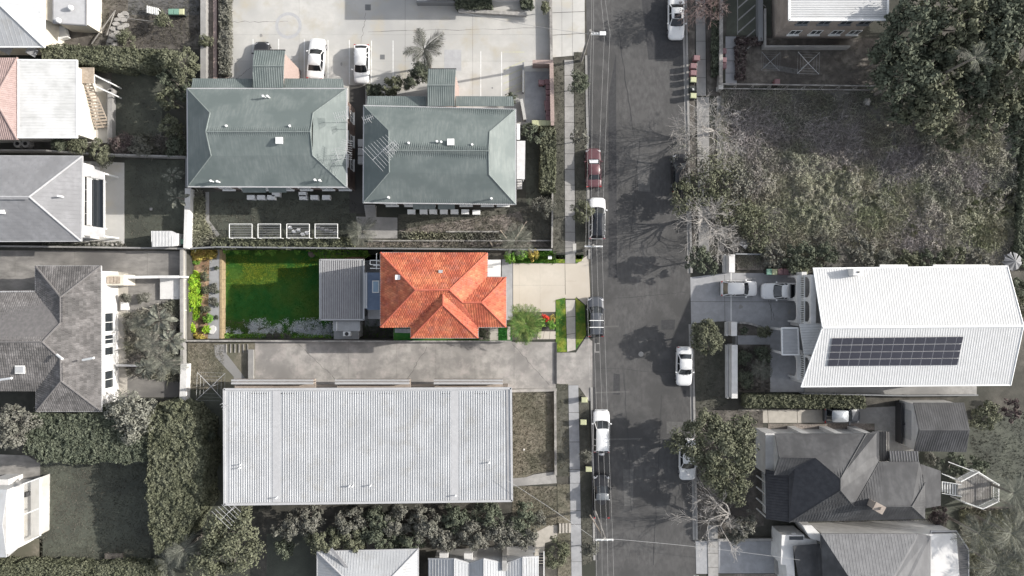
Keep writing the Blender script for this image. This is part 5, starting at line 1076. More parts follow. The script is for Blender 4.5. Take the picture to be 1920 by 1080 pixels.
roofmesh(t, [[(84, -80, 3.5), (99, -80, 3.5), (99, 42, 3.5), (84, 36, 3.5)]], MAT['render_cream'], .1, 'link_roof')
for x, y in ((127, 11), (104, 35), (73, 20)): a = P(x, y, 4.6); MB().dome((a[0], a[1], 4.0), .28, .5, 10, 3).build('roof_cowl', MAT['white_metal'], t)
MB().box(P(84, 0, 2)[0], P(92, 0, 2)[0], P(0, 84, 2)[1], P(0, 38, 2)[1], 0, 2.6).build('side_wall', MAT['render_white'], t)
for i in range(2): a = P(12 + 48 * i, 92 + 4 * i, 2.4); MB().obox((a[0], a[1], 2.4), (1.2, .9, .1), -.5).build('window_awning', MAT['roof_lightgrey'], t)
sheet('garden', R4(92, -60, 374, 92), .01, MAT['soil']); scatter('weeds', R4(170, 0, 374, 90), 'blade_grey', 22, .18, z=.012, blades=4, wd=.03)
sheet('path', [(196, 92), (204, 62), (214, 40), (238, 25), (243, 32), (224, 50), (219, 92)], .03, MAT['concrete'])
sheet('paved_area', R4(240, -60, 374, 28), .02, MAT['asphalt_pale']); sheet('patch', [(172, 5), (205, 18), (196, 62), (175, 58)], .02, MAT['gravel'])
rs = thing('rock_steps', 'winding steps of rough stones in the top left garden', 'steps', P(215, 50))
for i, (x, y) in enumerate(((236, 26), (228, 31), (222, 38), (219, 46), (232, 38), (236, 48), (229, 54), (213, 55), (222, 62), (214, 68), (209, 78), (222, 74), (217, 84))):
    a = P(x, y); m = MB(); k = random.randint(6, 8); m.prism([(a[0] + random.uniform(.3, .5) * math.cos(6.28 * j / k), a[1] + random.uniform(.2, .32) * math.sin(6.28 * j / k)) for j in range(k)], 0, random.uniform(.15, .4)); m.build('stone', MAT['rock'], rs)
for i, (a, b, c, d, l) in enumerate(((172, 82, 214, 22, 'long thin dark pole leaning across the garden path'), (200, 66, 216, 19, 'thin grey pole beside the rock steps'), (243, 35, 300, 42, 'curved grey edging log in the top left garden'))): tag(MB().tube(P(a, b, .3), P(c, d, .6), .06, .05, 5).build('garden_pole', MAT['timber_grey']), l, 'pole')
wb = thing('crate_table', 'small white slatted table near the top of the left garden', 'table', P(286, 18)); 
for i in range(7): a = P(276 + i * 3.3, 17 + i * .8, .8); MB().box(a[0] - .06, a[0] + .06, a[1] - .4, a[1] + .4, .72, .78).build('slat', MAT['white_frame'], wb)
for i in range(4): a = P((277, 296, 277, 296)[i], (13, 17, 21, 26)[i], .7); MB().box(a[0] - .04, a[0] + .04, a[1] - .04, a[1] + .04, 0, .7).build('leg', MAT['white_frame'], wb)
for i, (x, c, l) in enumerate(((320, 'bin_green', 'dark green bin, left of the group at the top of the left garden'), (330, 'bin_green', 'dark green bin directly left of the yellow lidded one in the top left garden'), (340, 'bin_yellow', 'yellow lidded bin in the top left garden'))): bin_at(x, 22, c, l, -1.57)
a = P(118, 62, .6); tag(MB().obox(a, (1.0, 1.4, .6), .3).build('garden_cabinet', MAT['white_frame']), 'small white cabinet below the pale annex roof', 'cabinet')
hedge([(78, 84), (200, 87), (306, 93), (306, 124), (230, 125), (78, 112)], 3.0, 'leaf_olive', 'tall clipped hedge between the two upper left houses', lump=.2)
tree(237, 73, 16, 1.8, 'leaf_olive', 'round shrub just above the tall upper left hedge', 'shrub', 'shrub'); tree(306, 40, 15, 2.2, 'leaf_olive', 'round ball shrub below the bins in the top left garden', 'shrub', 'shrub')
for i, (x, y, r, h, l) in enumerate(((342, 122, 36, 5, 'uppermost'), (322, 152, 24, 4.2, 'second'), (322, 190, 26, 4.5, 'third'), (350, 175, 22, 4.2, 'inner'), (324, 240, 24, 4.2, 'fifth'), (335, 275, 20, 3.5, 'lowest'))): tree(x, y, r, h, 'leaf_olive' if i % 2 == 0 else 'leaf_dark', l + ' tree of the leafy column left of the left green apartment roof', group='trees left of the left apartment block', clump=.26)
scatter('undergrowth', R4(260, 255, 350, 292), 'weed', 45, .5, .06, blades=5)
# pink and white roof house
t = thing('white_roofed_cottage', 'house with pink tiles and a weathered white metal roof at the left edge', 'house', P(60, 185)); E = 4.4
walls(t, [(-100, 108), (144, 112), (144, 257), (-100, 262)], E, MAT['render_cream'])
A = (-10, 185, 5.8); q = [(-100, 108, E), (33, 108, E), (33, 262, E), (-100, 262, E)]; pl = [[q[1], q[2], A], [q[2], q[3], A], [q[0], q[1], A]]; hiproof(t, pl, 'roof_pink', edges=[(q[1], A), (q[2], A)], capm='roof_pink', pitch=.22, wd=.1, hh=.03)
q = [(34, 112, E + .1), (144, 113, E - .15), (144, 258, E - .15), (34, 258, E + .1)]; roofmesh(t, [q], MAT['roof_white_old'], .12, 'flat_roof'); ribs(t, [q], MAT['roof_white_old'], .3, .07, .012, along=(1, 0, 0)); gutters(t, q, MAT['white_metal'])
sheet('courtyard', [(146, 132), (208, 150), (208, 268), (146, 268)], .03, MAT['concrete_pale'], th=.05)
rn = lowwall('pale_garden_wall', 'pale wall at the right side of the courtyard stair', [(206, 168), (206, 266)], .8, 'concrete', th=.45)
tt = thing('garden_stair', 'brown timber garden stair with white rails in the small courtyard', 'stair', P(176, 190)); A, B = Vector(P2(161, 150, 2)), Vector(P2(193, 240, .5)); n = 16
dr = (B - A); 
for i in range(n):
    c = A.lerp(B, (i + .5) / n); MB().obox((c.x, c.y, 2.6 - i * .14), (1.5, .2, .05), math.atan2(dr.y, dr.x) + math.pi / 2 - .12).build('tread', MAT['timber'], tt)
nn = Vector((-dr.y, dr.x)).normalized()
for s_ in (-.75, 0, .75): a = A + nn * s_; b = B + nn * s_; MB().tube((a.x, a.y, 2.7), (b.x, b.y, .4), .06, .06, 4).build('stringer', MAT['timber'], tt)
a = P(160, 142, 2.7); MB().box(a[0] - 1, a[0] + .9, a[1] - .8, a[1] + .9, 2.55, 2.7).build('landing', MAT['timber'], tt)
fr = thing('white_rail_frame', 'white rail frame around the top of the courtyard stair', 'railing', P(185, 150)); m = MB()
for (a, b, c, d) in ((146, 133, 162, 134), (162, 134, 176, 140), (176, 140, 204, 154), (176, 140, 176, 160), (176, 160, 204, 173), (154, 160, 155, 254)): m.beam(P2(a, b, 2.6), P2(c, d, 2.6), 0, (Vector(P2(a, b, 2.6)) - Vector(P2(c, d, 2.6))).length, 2.5, 2.62, -.07, .07)
m.build('rail', MAT['white_frame'], fr)
for x, y in ((162, 134), (176, 140), (204, 154), (176, 160), (204, 173), (155, 200), (155, 254)): a = P(x, y, 2.5); MB().box(a[0] - .06, a[0] + .06, a[1] - .06, a[1] + .06, 0, 2.5).build('post', MAT['white_frame'], fr)
for x, y, r, l in ((206, 170, .34, 'round grey planter at the upper corner of the courtyard'), (32, 269, .45, 'left one of two grey rainwater drums below the white flat roof'), (47, 269, .45, 'right one of two grey rainwater drums below the white flat roof')):
    a = P(x, y, .9); tq = thing('water_drum', l, 'drum', (a[0], a[1], 0)); MB().tube((a[0], a[1], 0), (a[0], a[1], .85), r, r, 14).build('drum_body', MAT['tank'], tq); MB().tube((a[0], a[1], .85), (a[0], a[1], .92), r * .45, r * .45, 10).build('drum_opening', MAT['rubber'], tq)
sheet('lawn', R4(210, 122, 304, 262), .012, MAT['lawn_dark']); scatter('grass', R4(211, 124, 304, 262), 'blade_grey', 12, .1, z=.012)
for i, (x, y, r, mt) in enumerate(((112, 272, 16, 'leaf_dark'), (150, 272, 18, 'leaf_olive'), (185, 282, 22, 'leaf_olive'), (200, 300, 14, 'leaf_olive'), (228, 268, 20, 'leaf_purple'), (262, 275, 20, 'leaf_grey'))): tree(x, y, r, 2.2, mt, '%s shrub, %s from the left along the fence below the white roofed cottage' % (mt.split('_')[1], ['first', 'second', 'third', 'fourth', 'fifth', 'sixth'][i]), 'shrub', 'shrub', dens=.8)
fence('boundary_fence', 'long pale fence between the cottage and the grey hip roofed house', [(-40, 281), (85, 282), (170, 288), (350, 294)], 1.4, 'concrete', th=.08)
fence('boundary_fence', 'thin dark fence beside the left wall of the left apartment block', [(349, 295), (349, 352)], 1.4, 'grey_metal', th=.06)
# grey hip roof house
t = thing('grey_hip_house', 'grey hip roofed house with white pergola at the left edge', 'house', P(70, 372)); E = 4.2; c = [(-140, 292), (154, 293), (152, 452), (-140, 453)]
walls(t, c, E, MAT['render_white']); q = [(a, b, E) for a, b in c]; A, B = (55, 369, 6.3), (-100, 369, 6.3); pl = [[q[0], q[1], A, B], [q[1], q[2], A], [q[2], q[3], B, A]]
roofmesh(t, pl, MAT['roof_grey']); tiles(t, [pl[0], pl[2]], MAT['roof_grey'], 1.6, .36, rel=.35); ribs(t, [pl[1]], MAT['roof_grey'], .45, .06, .012); caps(t, [(q[1], A), (q[2], A), (A, B)], MAT['roof_lightgrey'], .1); gutters(t, q, MAT['roof_lightgrey'])
a = P(107, 367, 6.0); MB().tube((a[0], a[1], 5), (a[0], a[1], 5.9), .1, .1, 8).build('flue', MAT['white_metal'], t); a = P(0, 397, 5.8); MB().box(a[0] - .5, a[0] + .4, a[1] - .2, a[1] + .2, 5.2, 5.8).build('roof_vent', MAT['white_metal'], t)
sheet('patio', [(156, 302), (233, 305), (233, 457), (150, 457)], .03, MAT['concrete_pale'], th=.05)
pg = thing('white_pergola', 'white flat pergola with two dark openings beside the grey hip roof', 'pergola', P(175, 378)); z = 3.0; m = MB()
def qb(x0, y0, x1, y1): 
    a = P2(x0, y0, z); b = P2(x1, y1, z); m.prism([a, (b[0], a[1]), b, (a[0], b[1])], z - .16, z)
m2 = [[(154, 309), (195, 323), (195, 337), (154, 330)], [(154, 422), (192, 427), (195, 427), (195, 445), (154, 441)]]
for pp in m2: m.prism([P2(a, b, z) for a, b in pp], z - .16, z)
qb(162.5, 331, 170.5, 422.5); qb(193.5, 337.5, 196, 426.5); m.build('roof_frame', MAT['render_white'], pg)
for k, (x0, y0, x1, y1) in enumerate(((154, 331, 162, 422), (171, 337, 193, 427))): a = P2(x0, y0, z - .2); b = P2(x1, y1, z - .2); MB().box(a[0], b[0], b[1], a[1], z - .3, z - .25).build('glass_panel', MAT['glass'], pg)
for x, y in ((194, 325), (194, 443), (171, 335), (171, 425)): a = P(x, y, 2.9); MB().box(a[0] - .08, a[0] + .08, a[1] - .08, a[1] + .08, 0, 2.85).build('post', MAT['white_frame'], pg)
m = MB()
for yy in (355, 377, 400): a = P(154, yy, z); b = P(162, yy, z); m.box(a[0], b[0], a[1] - .03, a[1] + .03, z - .24, z - .18)
m.build('glazing_bar', MAT['white_frame'], pg)
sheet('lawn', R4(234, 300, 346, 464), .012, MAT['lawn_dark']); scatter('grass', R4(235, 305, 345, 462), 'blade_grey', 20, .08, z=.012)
sh = thing('white_garden_shed', 'small white ribbed garden shed in the corner of the dark lawn', 'shed', P(309, 448)); q = [(283, 434, 2.1), (322, 433, 2.1), (333, 440, 2.0), (333, 462, 2.0), (285, 463, 2.1)]; q1 = [(283, 433, 2.1), (322, 433, 2.1), (324, 462, 2.1), (285, 463, 2.1)]; q2 = [(322, 433, 2.1), (333, 438, 1.9), (333, 461, 1.9), (324, 462, 2.1)]
walls(sh, [(284, 434), (332, 436), (332, 461), (285, 462)], 1.95, MAT['render_white'], .08); roofmesh(sh, [q1], MAT['roof_bright'], .05); roofmesh(sh, [q2], MAT['roof_lightgrey'], .05); ribs(sh, [q1], MAT['roof_bright'], .16, .07, .04, along=(0, 1, 0))
bin_at(340, 453, 'bin_green', 'green lidded bin between the small white shed and the wall', 0)
palm(322, 328, 22, 2.5, 'upper banana plant at the right of the dark left lawn', kind='paddle', n=9, tr=.1, name='banana_plant', cat='plant', mat='frond_grey'); palm(332, 370, 26, 2.6, 'lower banana plant with a pale dead leaf at the right of the dark lawn', kind='paddle', n=10, tr=.1, name='banana_plant', cat='plant', mat='frond_grey')
lowwall('white_wall', 'white stretch of wall between the banana plants and the clothes line yard', [(349, 396), (347, 462)], 1.7, 'render_white', th=.3)
hedge([(80, 455), (225, 455), (235, 463), (80, 463)], .4, 'leaf_grey', 'scrappy low plant strip with rocks above the stained driveway', dens=.5, size=.1)
for i in range(7): a = P(170 + i * 8.5, 458 + (i % 2), 0); m = MB(); m.dome((a[0], a[1], 0), .26, .4, 7, 3); tag(m.build('edging_rock', MAT['rock']), 'rock number %s from the left in the edging row above the stained driveway' % ['one', 'two', 'three', 'four', 'five', 'six', 'seven'][i], 'rock', 'edging rocks')
a = P(283, 392, .1); tag(MB().box(a[0] - .15, a[0] + .15, a[1] - .15, a[1] + .15, 0, .1).build('sprinkler_box', MAT['concrete']), 'tiny grey box set in the dark left lawn', 'box')
fence('boundary_fence', 'white fence above the stained driveway on the left', [(-40, 461), (130, 463), (345, 466)], 1.2, 'concrete', th=.08)
paving('driveway', [(-60, 469), (340, 471), (340, 519), (-60, 519)], .025, .06, MAT['concrete_stained'], [0, .22, .5, .84, 1], 1, joint=.02); sheet('driveway', [(-60, 519), (67, 519), (67, 549), (-60, 549)], .024, MAT['concrete_stained'])
# dark tiled cross-gable house
t = thing('dark_tiled_house', 'dark grey tiled house with several hips on the left side', 'house', P(110, 640)); E = 4.3
o = [(67, 499), (189, 499), (190, 771), (68, 771), (68, 732), (-140, 732), (-140, 547), (67, 547)]
walls(t, o, E, MAT['render_white'], .5); T1, T2 = (67, 499, E), (189, 499, E); B1, B2 = (68, 771, E), (190, 771, E); K1, K2, K3, K4 = (114, 557, 5.9), (114, 605, 5.9), (114, 672, 5.9), (115, 714, 5.9); M_ = (80, 641, 6.6); LM = (-120, 641, 6.6); C1, C2 = (67, 547, E), (68, 732, E); D1, D2 = (-140, 547, E), (-140, 732, E)
pl = [[T1, T2, K1], [T1, K1, K2, C1], [T2, B2, K4, K3, M_, K2, K1], [C1, K2, M_, LM, D1], [LM, M_, K3, C2, D2], [C2, K3, K4, B1], [B1, K4, B2]]
roofmesh(t, pl, MAT['cap_dark']); tiles(t, pl, MAT['tile_dark'], .24, .33); caps(t, [(T1, K1), (T2, K1), (K1, K2), (K2, M_), (LM, M_), (M_, K3), (K3, K4), (K4, B1), (K4, B2)], MAT['cap_dark'], .11); gutters(t, [(a, b, E) for a, b in o], MAT['roof_lightgrey'])
for (a, b, c, d, z1) in ((107, 665, 117, 673, 6.6), (155, 675, 176, 671, 6.2), (0, 712, 22, 709, 6.0)): m = MB(); m.tube(P(a, b, z1), P(c, d, z1 + .5), .12, .12, 6); m.build('vent_pipe', MAT['white_metal'], t)
a = P(37, 693, 5.6); o_ = MB().obox((a[0], a[1], 5.55), (1.0, .85, .12), 0).build('skylight', MAT['white_frame'], t); MB().obox((a[0], a[1], 5.62), (.8, .65, .05), 0).build('pane', MAT['roof_white'], o_)
xe = P2(190, 0, E)[0] - .5; 
for ya, yb in ((586, 622), (627, 645), (650, 666), (694, 728)): A = P2(0, yb, 2)[1]; B = P2(0, ya, 2)[1]; window(t, (xe, A), (xe, B), 0, B - A, 1.2, 2.9)
sheet('courtyard', [(222, 512), (340, 520), (340, 745), (222, 745)], .015, MAT['concrete_stained'])
sheet('terrace', [(222, 510), (240, 512), (238, 735), (218, 742)], .06, MAT['cream_path'], th=.08)
pc = thing('porch_box', 'cream porch with timber hatch at the upper right of the dark tiled house', 'porch', P(210, 525)); a = P(193, 535, 2.5); b = P(231, 515, 2.5); MB().box(a[0], b[0], a[1], b[1], 0, 2.4).build('wall', MAT['render_cream'], pc)
for i in range(4): MB().box(a[0] + .4 + i * .38, a[0] + .72 + i * .38, a[1] + .2, b[1] - .2, 2.4, 2.5).build('slat', MAT['timber'], pc)
lowwall('white_wall', 'long white wall at the top of the walled courtyard', [(222, 523), (240, 520), (300, 519), (338, 519)], 1.8, 'render_white', th=.22)
a = P(300, 561, .4); b = P(337, 521, .4); tw = thing('white_terrace', 'white washed terrace slab in the courtyard corner', 'terrace', (a[0], a[1], 0)); MB().box(a[0], b[0], a[1], b[1], 0, .4).build('slab', MAT['render_white'], tw)
for x, y, r in ((236, 558, 10), (268, 558, 12)): tree(x, y, r, 1.2, 'leaf_grey', 'small grey shrub, %s one of two in the walled courtyard' % ('left' if x < 250 else 'right'), 'shrub', 'shrub')
a = P(232, 574, .6); tag(MB().box(a[0] - .35, a[0] + .35, a[1] - .45, a[1] + .45, 0, .6).build('planter_box', MAT['render_white']), 'white square planter box below the courtyard shrubs', 'planter')
lowwall('courtyard_wall', 'short white wall below the broad leaved palms', [(218, 685), (265, 686)], 1.0, 'render_white', th=.15)
lowwall('boundary_wall', 'peeling white boundary wall right of the broad leaved palms', [(344, 688), (342, 755)], 1.2, 'render_white', th=.6)
lowwall('boundary_wall', 'pale boundary wall beside the lime shrubs and the white terrace', [(340, 470), (340, 560), (341, 686)], .9, 'concrete', th=.25)
for i, (x, y, r, h) in enumerate(((262, 610, 30, 2.6), (300, 600, 34, 3.2), (285, 645, 36, 3.6), (320, 640, 30, 3.2), (305, 680, 36, 3.4), (275, 690, 24, 2.4), (325, 685, 26, 2.6))): palm(x, y, r, h, ['upper left', 'upper right', 'centre left', 'right hand', 'lower centre', 'lower left', 'lower right'][i] + ' broad leaved palm of the courtyard clump', kind='paddle' if i % 2 else 'feather', n=20, tr=.1, group='palms in the walled courtyard')
palm(258, 600, 22, 1.6, 'feathery palm nearest the white house wall windows', n=14, tr=.08)
scatter('undergrowth', [(235, 590), (338, 560), (338, 715), (240, 700)], 'weed', 45, .5, .07, blades=6)
# big hedges, bottom left
hedge([(60, 772), (118, 778), (200, 772), (275, 790), (278, 866), (75, 866), (48, 850), (45, 815)], 4.0, 'leaf_dark', 'huge dark hedge block above the lower left lawn', lump=.35, size=.16)
hedge([(276, 780), (300, 755), (345, 765), (375, 800), (383, 860), (375, 950), (345, 1010), (290, 1040), (278, 960)], 4.4, 'leaf_olive', 'huge hedge block at the right side of the lower left lawn', lump=.4, size=.16)
hedge([(-60, 1058), (210, 1060), (290, 1062), (300, 1120), (-60, 1120)], 2.0, 'leaf_olive', 'hedge along the bottom left edge of the photo', lump=.25)
tree(30, 792, 46, 6.5, 'leaf_grey', 'grey twiggy tree at the left edge above the white deck house', dens=.7); tree(250, 775, 50, 6.0, 'leaf_pale', 'large pale leaved tree between dark tiled house and hedge', dens=.8); tree(340, 775, 30, 5.5, 'leaf_olive', 'olive tree top rising from the upper right hedge corner')
tree(385, 820, 20, 3.5, 'leaf_dark', 'dark shrub at the left side of the long white roof', 'shrub', 'shrub')
palm(345, 1030, 42, 4.2, 'shaggy palm at the bottom left between hedge and olive tree', n=26, tr=.16); palm(318, 1055, 34, 3.4, 'smaller shaggy palm at the bottom edge', n=20, tr=.14)
sheet('lawn', R4(74, 866, 282, 1064), .012, MAT['lawn_dark']); scatter('grass', R4(76, 868, 280, 1060), 'blade_grey', 28, .1, z=.012, blades=3); sheet('lawn', R4(-60, 1010, 80, 1064), .012, MAT['lawn_dry'])
bn = thing('garden_bench', 'dark timber bench in shade at the bottom of the lower left lawn', 'bench', P(213, 1043)); a = P(213, 1043, .45)
for i in range(4): MB().box(a[0] - 1.0, a[0] + 1.0, a[1] - .3 + i * .16, a[1] - .17 + i * .16, .42, .46).build('slat', MAT['soil'], bn)
for s_ in (-1, 1): MB().box(a[0] + s_ * .85 - .05, a[0] + s_ * .85 + .05, a[1] - .28, a[1] + .3, 0, .42).build('leg', MAT['soil'], bn)
# white deck house bottom-left
t = thing('white_deck_house', 'white house with raised deck at the lower left edge', 'house', P(20, 950)); E = 4.5
walls(t, [(-120, 915), (12, 918), (12, 1042), (-120, 1046)], E, MAT['render_white'], .1); q = [(-120, 915, E), (13, 918, E), (4, 984, E + .6), (12, 1045, E), (-120, 1045, E)]; roofmesh(t, [[q[0], q[1], q[2], (-120, 984, E + .6)], [(-120, 984, E + .6), q[2], q[3], q[4]]], MAT['roof_white'], .12)
z = 3.2; MB().prism([P2(14, 918, z), P2(42, 908, z), P2(42, 1020, z), P2(14, 1044, z)], z - .25, z).build('deck_roof', MAT['render_white'], t)
m = MB()
for (a, b, c, d) in ((42, 908, 75, 896), (75, 896, 75, 1005), (42, 1020, 72, 1006), (42, 908, 42, 1022), (44, 965, 74, 953)): A, B = P2(a, b, 2.8), P2(c, d, 2.8); m.beam(A, B, 0, (Vector(A) - Vector(B)).length, 2.7, 2.82, -.06, .06)
m.build('deck_rail', MAT['white_frame'], t); MB().prism([P2(43, 906, 1.8), P2(74, 896, 1.8), P2(73, 1004, 1.8), P2(43, 1018, 1.8)], 0, 1.8).build('deck', MAT['concrete_pale'], t)
MB().box(*[f for f in (P(48, 0, 2)[0], P(55, 0, 2)[0])], P(0, 930, 2)[1], P(0, 922, 2)[1], 1.8, 2.5).build('deck_box', MAT['dark_metal'], t)
sheet('concrete_yard', [(-60, 850), (50, 854), (75, 868), (75, 895), (-60, 915)], .03, MAT['concrete_stained'], th=.05)
a = P(5, 905, 2.4); tag(MB().box(a[0] - 1.2, a[0] + .6, a[1] - .35, a[1] + .35, 0, 2.4).build('white_screen', MAT['render_white']), 'white screen wall above the deck house roof', 'wall')

# ------------------------------------------------------------------ right side, top
sheet('parking_court', R4(1362, -60, 1446, 66), .02, MAT['lawn_dark']); 
for i in range(-2, 4):
    y = i * 23
    sheet('court_marking', [(1384, y + 36), (1416, y + 8), (1416, y + 11), (1384, y + 39.5)], .026, MAT['concrete']); sheet('court_marking', [(1419, y - 3), (1436, y + 12), (1436, y + 14), (1419, y)], .026, MAT['concrete'])
for x in (1383, 1418): sheet('court_marking', R4(x - .7, -60, x + .7, 65), .03, MAT['concrete'])
t = thing('apartment_block', 'brick block with bright white ribbed roof at the top right', 'building', P(1570, 0)); E = 6.4; c = [(1480, -120), (1665, -120), (1665, 37), (1480, 37)]
walls(t, [(1485, -120), (1655, -120), (1655, 37), (1485, 37)], E, MAT['brick_cream'], .3); q = [(a, b, E) for a, b in c]; roofmesh(t, [q], MAT['roof_bright'], .25); ribs(t, [q], MAT['roof_white'], .24, .09, .03, along=(1, 0, 0)); gutters(t, [(a, b, E + .05) for a, b in c], MAT['white_metal'], .2)
ys = P2(0, 37, E)[1] + .3; xa = P2(1490, 0, E)[0]; xb = P2(1650, 0, E)[0]
for f in (.1, .36, .62, .84): window(t, (xa, ys), (xb, ys), (xb - xa) * f, (xb - xa) * f + 1.2, 4.4, 5.6, fr=MAT['grey_metal']); window(t, (xa, ys), (xb, ys), (xb - xa) * f + .3, (xb - xa) * f + 1.5, 1.4, 2.6)
MB().box(xa - 1.2, xb - .5, ys - 1.3, ys - 1.1, 0, 1.0).build('patio_wall', MAT['concrete'], t); MB().box(xa - 1.2, xa - 1.0, ys - 1.1, ys + 3, 0, 1.0).build('patio_wall', MAT['concrete'], t)
MB().box(xa - 1.8, xa - 1.3, ys - .5, ys + 5, 0, .8).build('side_planter', MAT['grey_metal'], t)
sheet('yard', R4(1384, 72, 1650, 162), .012, MAT['soil']); scatter('grass', R4(1386, 84, 1640, 160), 'blade_grey', 9, .1, z=.012); paving('path', [(1360, 68), (1381, 68), (1382, 160), (1360, 160)], .03, .06, MAT['concrete_blue'], 1, 4)
hedge(R4(1383, 70, 1436, 80), .7, 'leaf_purple', 'dark purple planting above the brown yard', size=.1); hedge(R4(1381, 85, 1398, 148), .6, 'leaf_purple', 'dark red shrub strip left of the brown yard', size=.1, dens=.8)
rotary(1516, 118, 28, 'rotary clothes hoist in the brown yard at the top right'); rotary(1445, 115, 24, 'faint rotary clothes hoist at the left of the brown yard', mat='grey_metal')
sheet('path', [(1432, 118), (1500, 130), (1500, 140), (1430, 128)], .02, MAT['asphalt_pale'])
lowwall('boundary_wall', 'pale capped wall along the right footpath at the top', [(1353, -60), (1352, 165)], 1.2, 'timber_grey', th=.3)
hedge(R4(1338, -20, 1350, 140), .9, 'leaf_dark', 'thin dark hedge in front of the pale capped wall', dens=.7)
wf = thing('white_trellis_fence', 'white railed fence between the brown yard and the overgrown block', 'fence', P(1350, 160)); A, B = P2(1350, 157, 1.6), P2(1642, 161, 1.6); A2, B2 = P2(1352, 166, .3), P2(1642, 169, .3)
LL = (Vector(B) - Vector(A)).length; MB().beam(A, B, 0, LL, 1.5, 1.6, -.06, .06).build('top_rail', MAT['timber_grey'], wf); MB().beam(A2, B2, 0, LL, .25, .35, -.06, .06).build('bottom_rail', MAT['timber_grey'], wf)
for i in range(10): p = Vector((*A, 1.5)).lerp(Vector((*B, 1.5)), i / 9); p2 = Vector((*A2, .3)).lerp(Vector((*B2, .3)), i / 9); MB().tube(p, (p2.x - .3, p2.y, 0), .05, .05, 5).build('strut', MAT['timber_grey'], wf); MB().tube((p.x, p.y, 0), p, .05, .05, 5).build('post', MAT['timber_grey'], wf)
gt = thing('white_gate_post', 'pale gate post at the left end of the white railed fence', 'post', P(1352, 163)); a = P(1352, 162, 1.3); MB().box(a[0] - .2, a[0] + .2, a[1] - .25, a[1] + .25, 0, 1.2).build('post_body', MAT['concrete_pale'], gt); MB().box(a[0] - .25, a[0] + .25, a[1] - .3, a[1] + .3, 1.2, 1.3).build('post_cap', MAT['concrete_pale'], gt)
for x, y, l in ((1306, 108, 'uppermost red bin leaning on the right footpath'), (1300, 123, 'second red bin on the right footpath'), (1300, 136, 'third red bin on the right footpath above the yellow lid')): bin_at(x, y, 'bin_red', l, 3.1, .07, 'red bins on the right footpath')
bin_at(1300, 149, 'bin_yellow', 'yellow lidded bin below the red bins on the right footpath', 3.1, .07); bin_at(1300, 179, 'bin_yellow', 'lowest yellow lidded bin on the right footpath', 3.1, .07)
a = P(1299, 166, .9); ob = thing('open_bin', 'open black bin stuffed with bags between the two yellow lids', 'bin', (a[0], a[1], .07)); m = MB(); m.box(a[0] - .3, a[0] + .3, a[1] - .28, a[1] + .28, .1, .9); m.build('bin_body', MAT['bin_body'], ob)
for k in range(4): q = (a[0] + random.uniform(-.15, .15), a[1] + random.uniform(-.15, .15), .85); MB().dome(q, .16, .2, 7, 3).build('rubbish_bag', MAT['roof_lightgrey' if k % 2 else 'dark_metal'], ob)
for i, (x, y) in enumerate(((1357, 95), (1357, 112), (1357, 123))): bin_at(x, y, 'bin_red', ['upper', 'middle', 'lower'][i] + ' red bin right of the pale capped wall', 0, .03, 'red bins behind the wall')
bin_at(1458, 153, 'bin_red', 'single red bin standing against the white railed fence', 1.57)
# overgrown block
FLD = [(1346, 170), (1960, 172), (1960, 500), (1365, 500), (1346, 480)]
sheet('field', FLD, .02, M('field_soil', (.125, .12, .11), (.18, .17, .155), .9, (.1, .096, .088), .15, bump=1, bsc=8))
def dens1(x, y): return .6 + .4 * (y < P2(0, 260)[1]) * np.clip(.75 + .5 * np.sin(x * .55 + 1) * np.cos(y * .7), 0, 1)
scatter('weeds', FLD, 'weed', 48, .42, .035, z=.02, blades=6, spread=.16, lean=.8, dfun=lambda x, y: dens1(x, y) * np.clip((fbm(x, y, .3) - .3) * 3.2, .12, 1))
D('weed2', (.25, .265, .17), (.31, .29, .23), .3, isl=.5); D('weed3', (.3, .275, .265), (.37, .34, .33), .3, isl=.5)
def blob(cx, cy, r): 
    c = P2(cx, cy); R = r * S
    return lambda x, y: np.clip(1.2 - ((x - c[0]) ** 2 + (y - c[1]) ** 2) / R ** 2, 0, 1)
for x, y, r, mt in ((1600, 340, 55, 'weed2'), (1530, 400, 60, 'weed2'), (1460, 350, 50, 'weed2'), (1690, 310, 50, 'weed3'), (1420, 250, 60, 'weed3'), (1800, 330, 60, 'weed3'), (1850, 420, 60, 'weed2'), (1760, 240, 30, 'weed2'), (1400, 400, 45, 'weed2'), (1500, 460, 60, 'weed2'), (1640, 430, 60, 'weed2'), (1720, 440, 60, 'weed3'), (1560, 270, 70, 'weed3'), (1700, 380, 60, 'weed2')):
    scatter('weed_patch', [(x + r * math.cos(k * .5), y + r * .8 * math.sin(k * .5)) for k in range(12)], mt, 26, .5, .04, z=.02, blades=6, spread=.2, lean=.8, dfun=blob(x, y, r))
tus = [(1875, 365), (1852, 380), (1905, 365), (1895, 395), (1860, 400), (1830, 385), (1862, 425), (1905, 425), (1860, 440), (1882, 438), (1842, 450), (1820, 365), (1815, 395), (1850, 350), (1712, 430), (1640, 375), (1590, 320), (1885, 400), (1835, 420), (1750, 460)]
tm = None
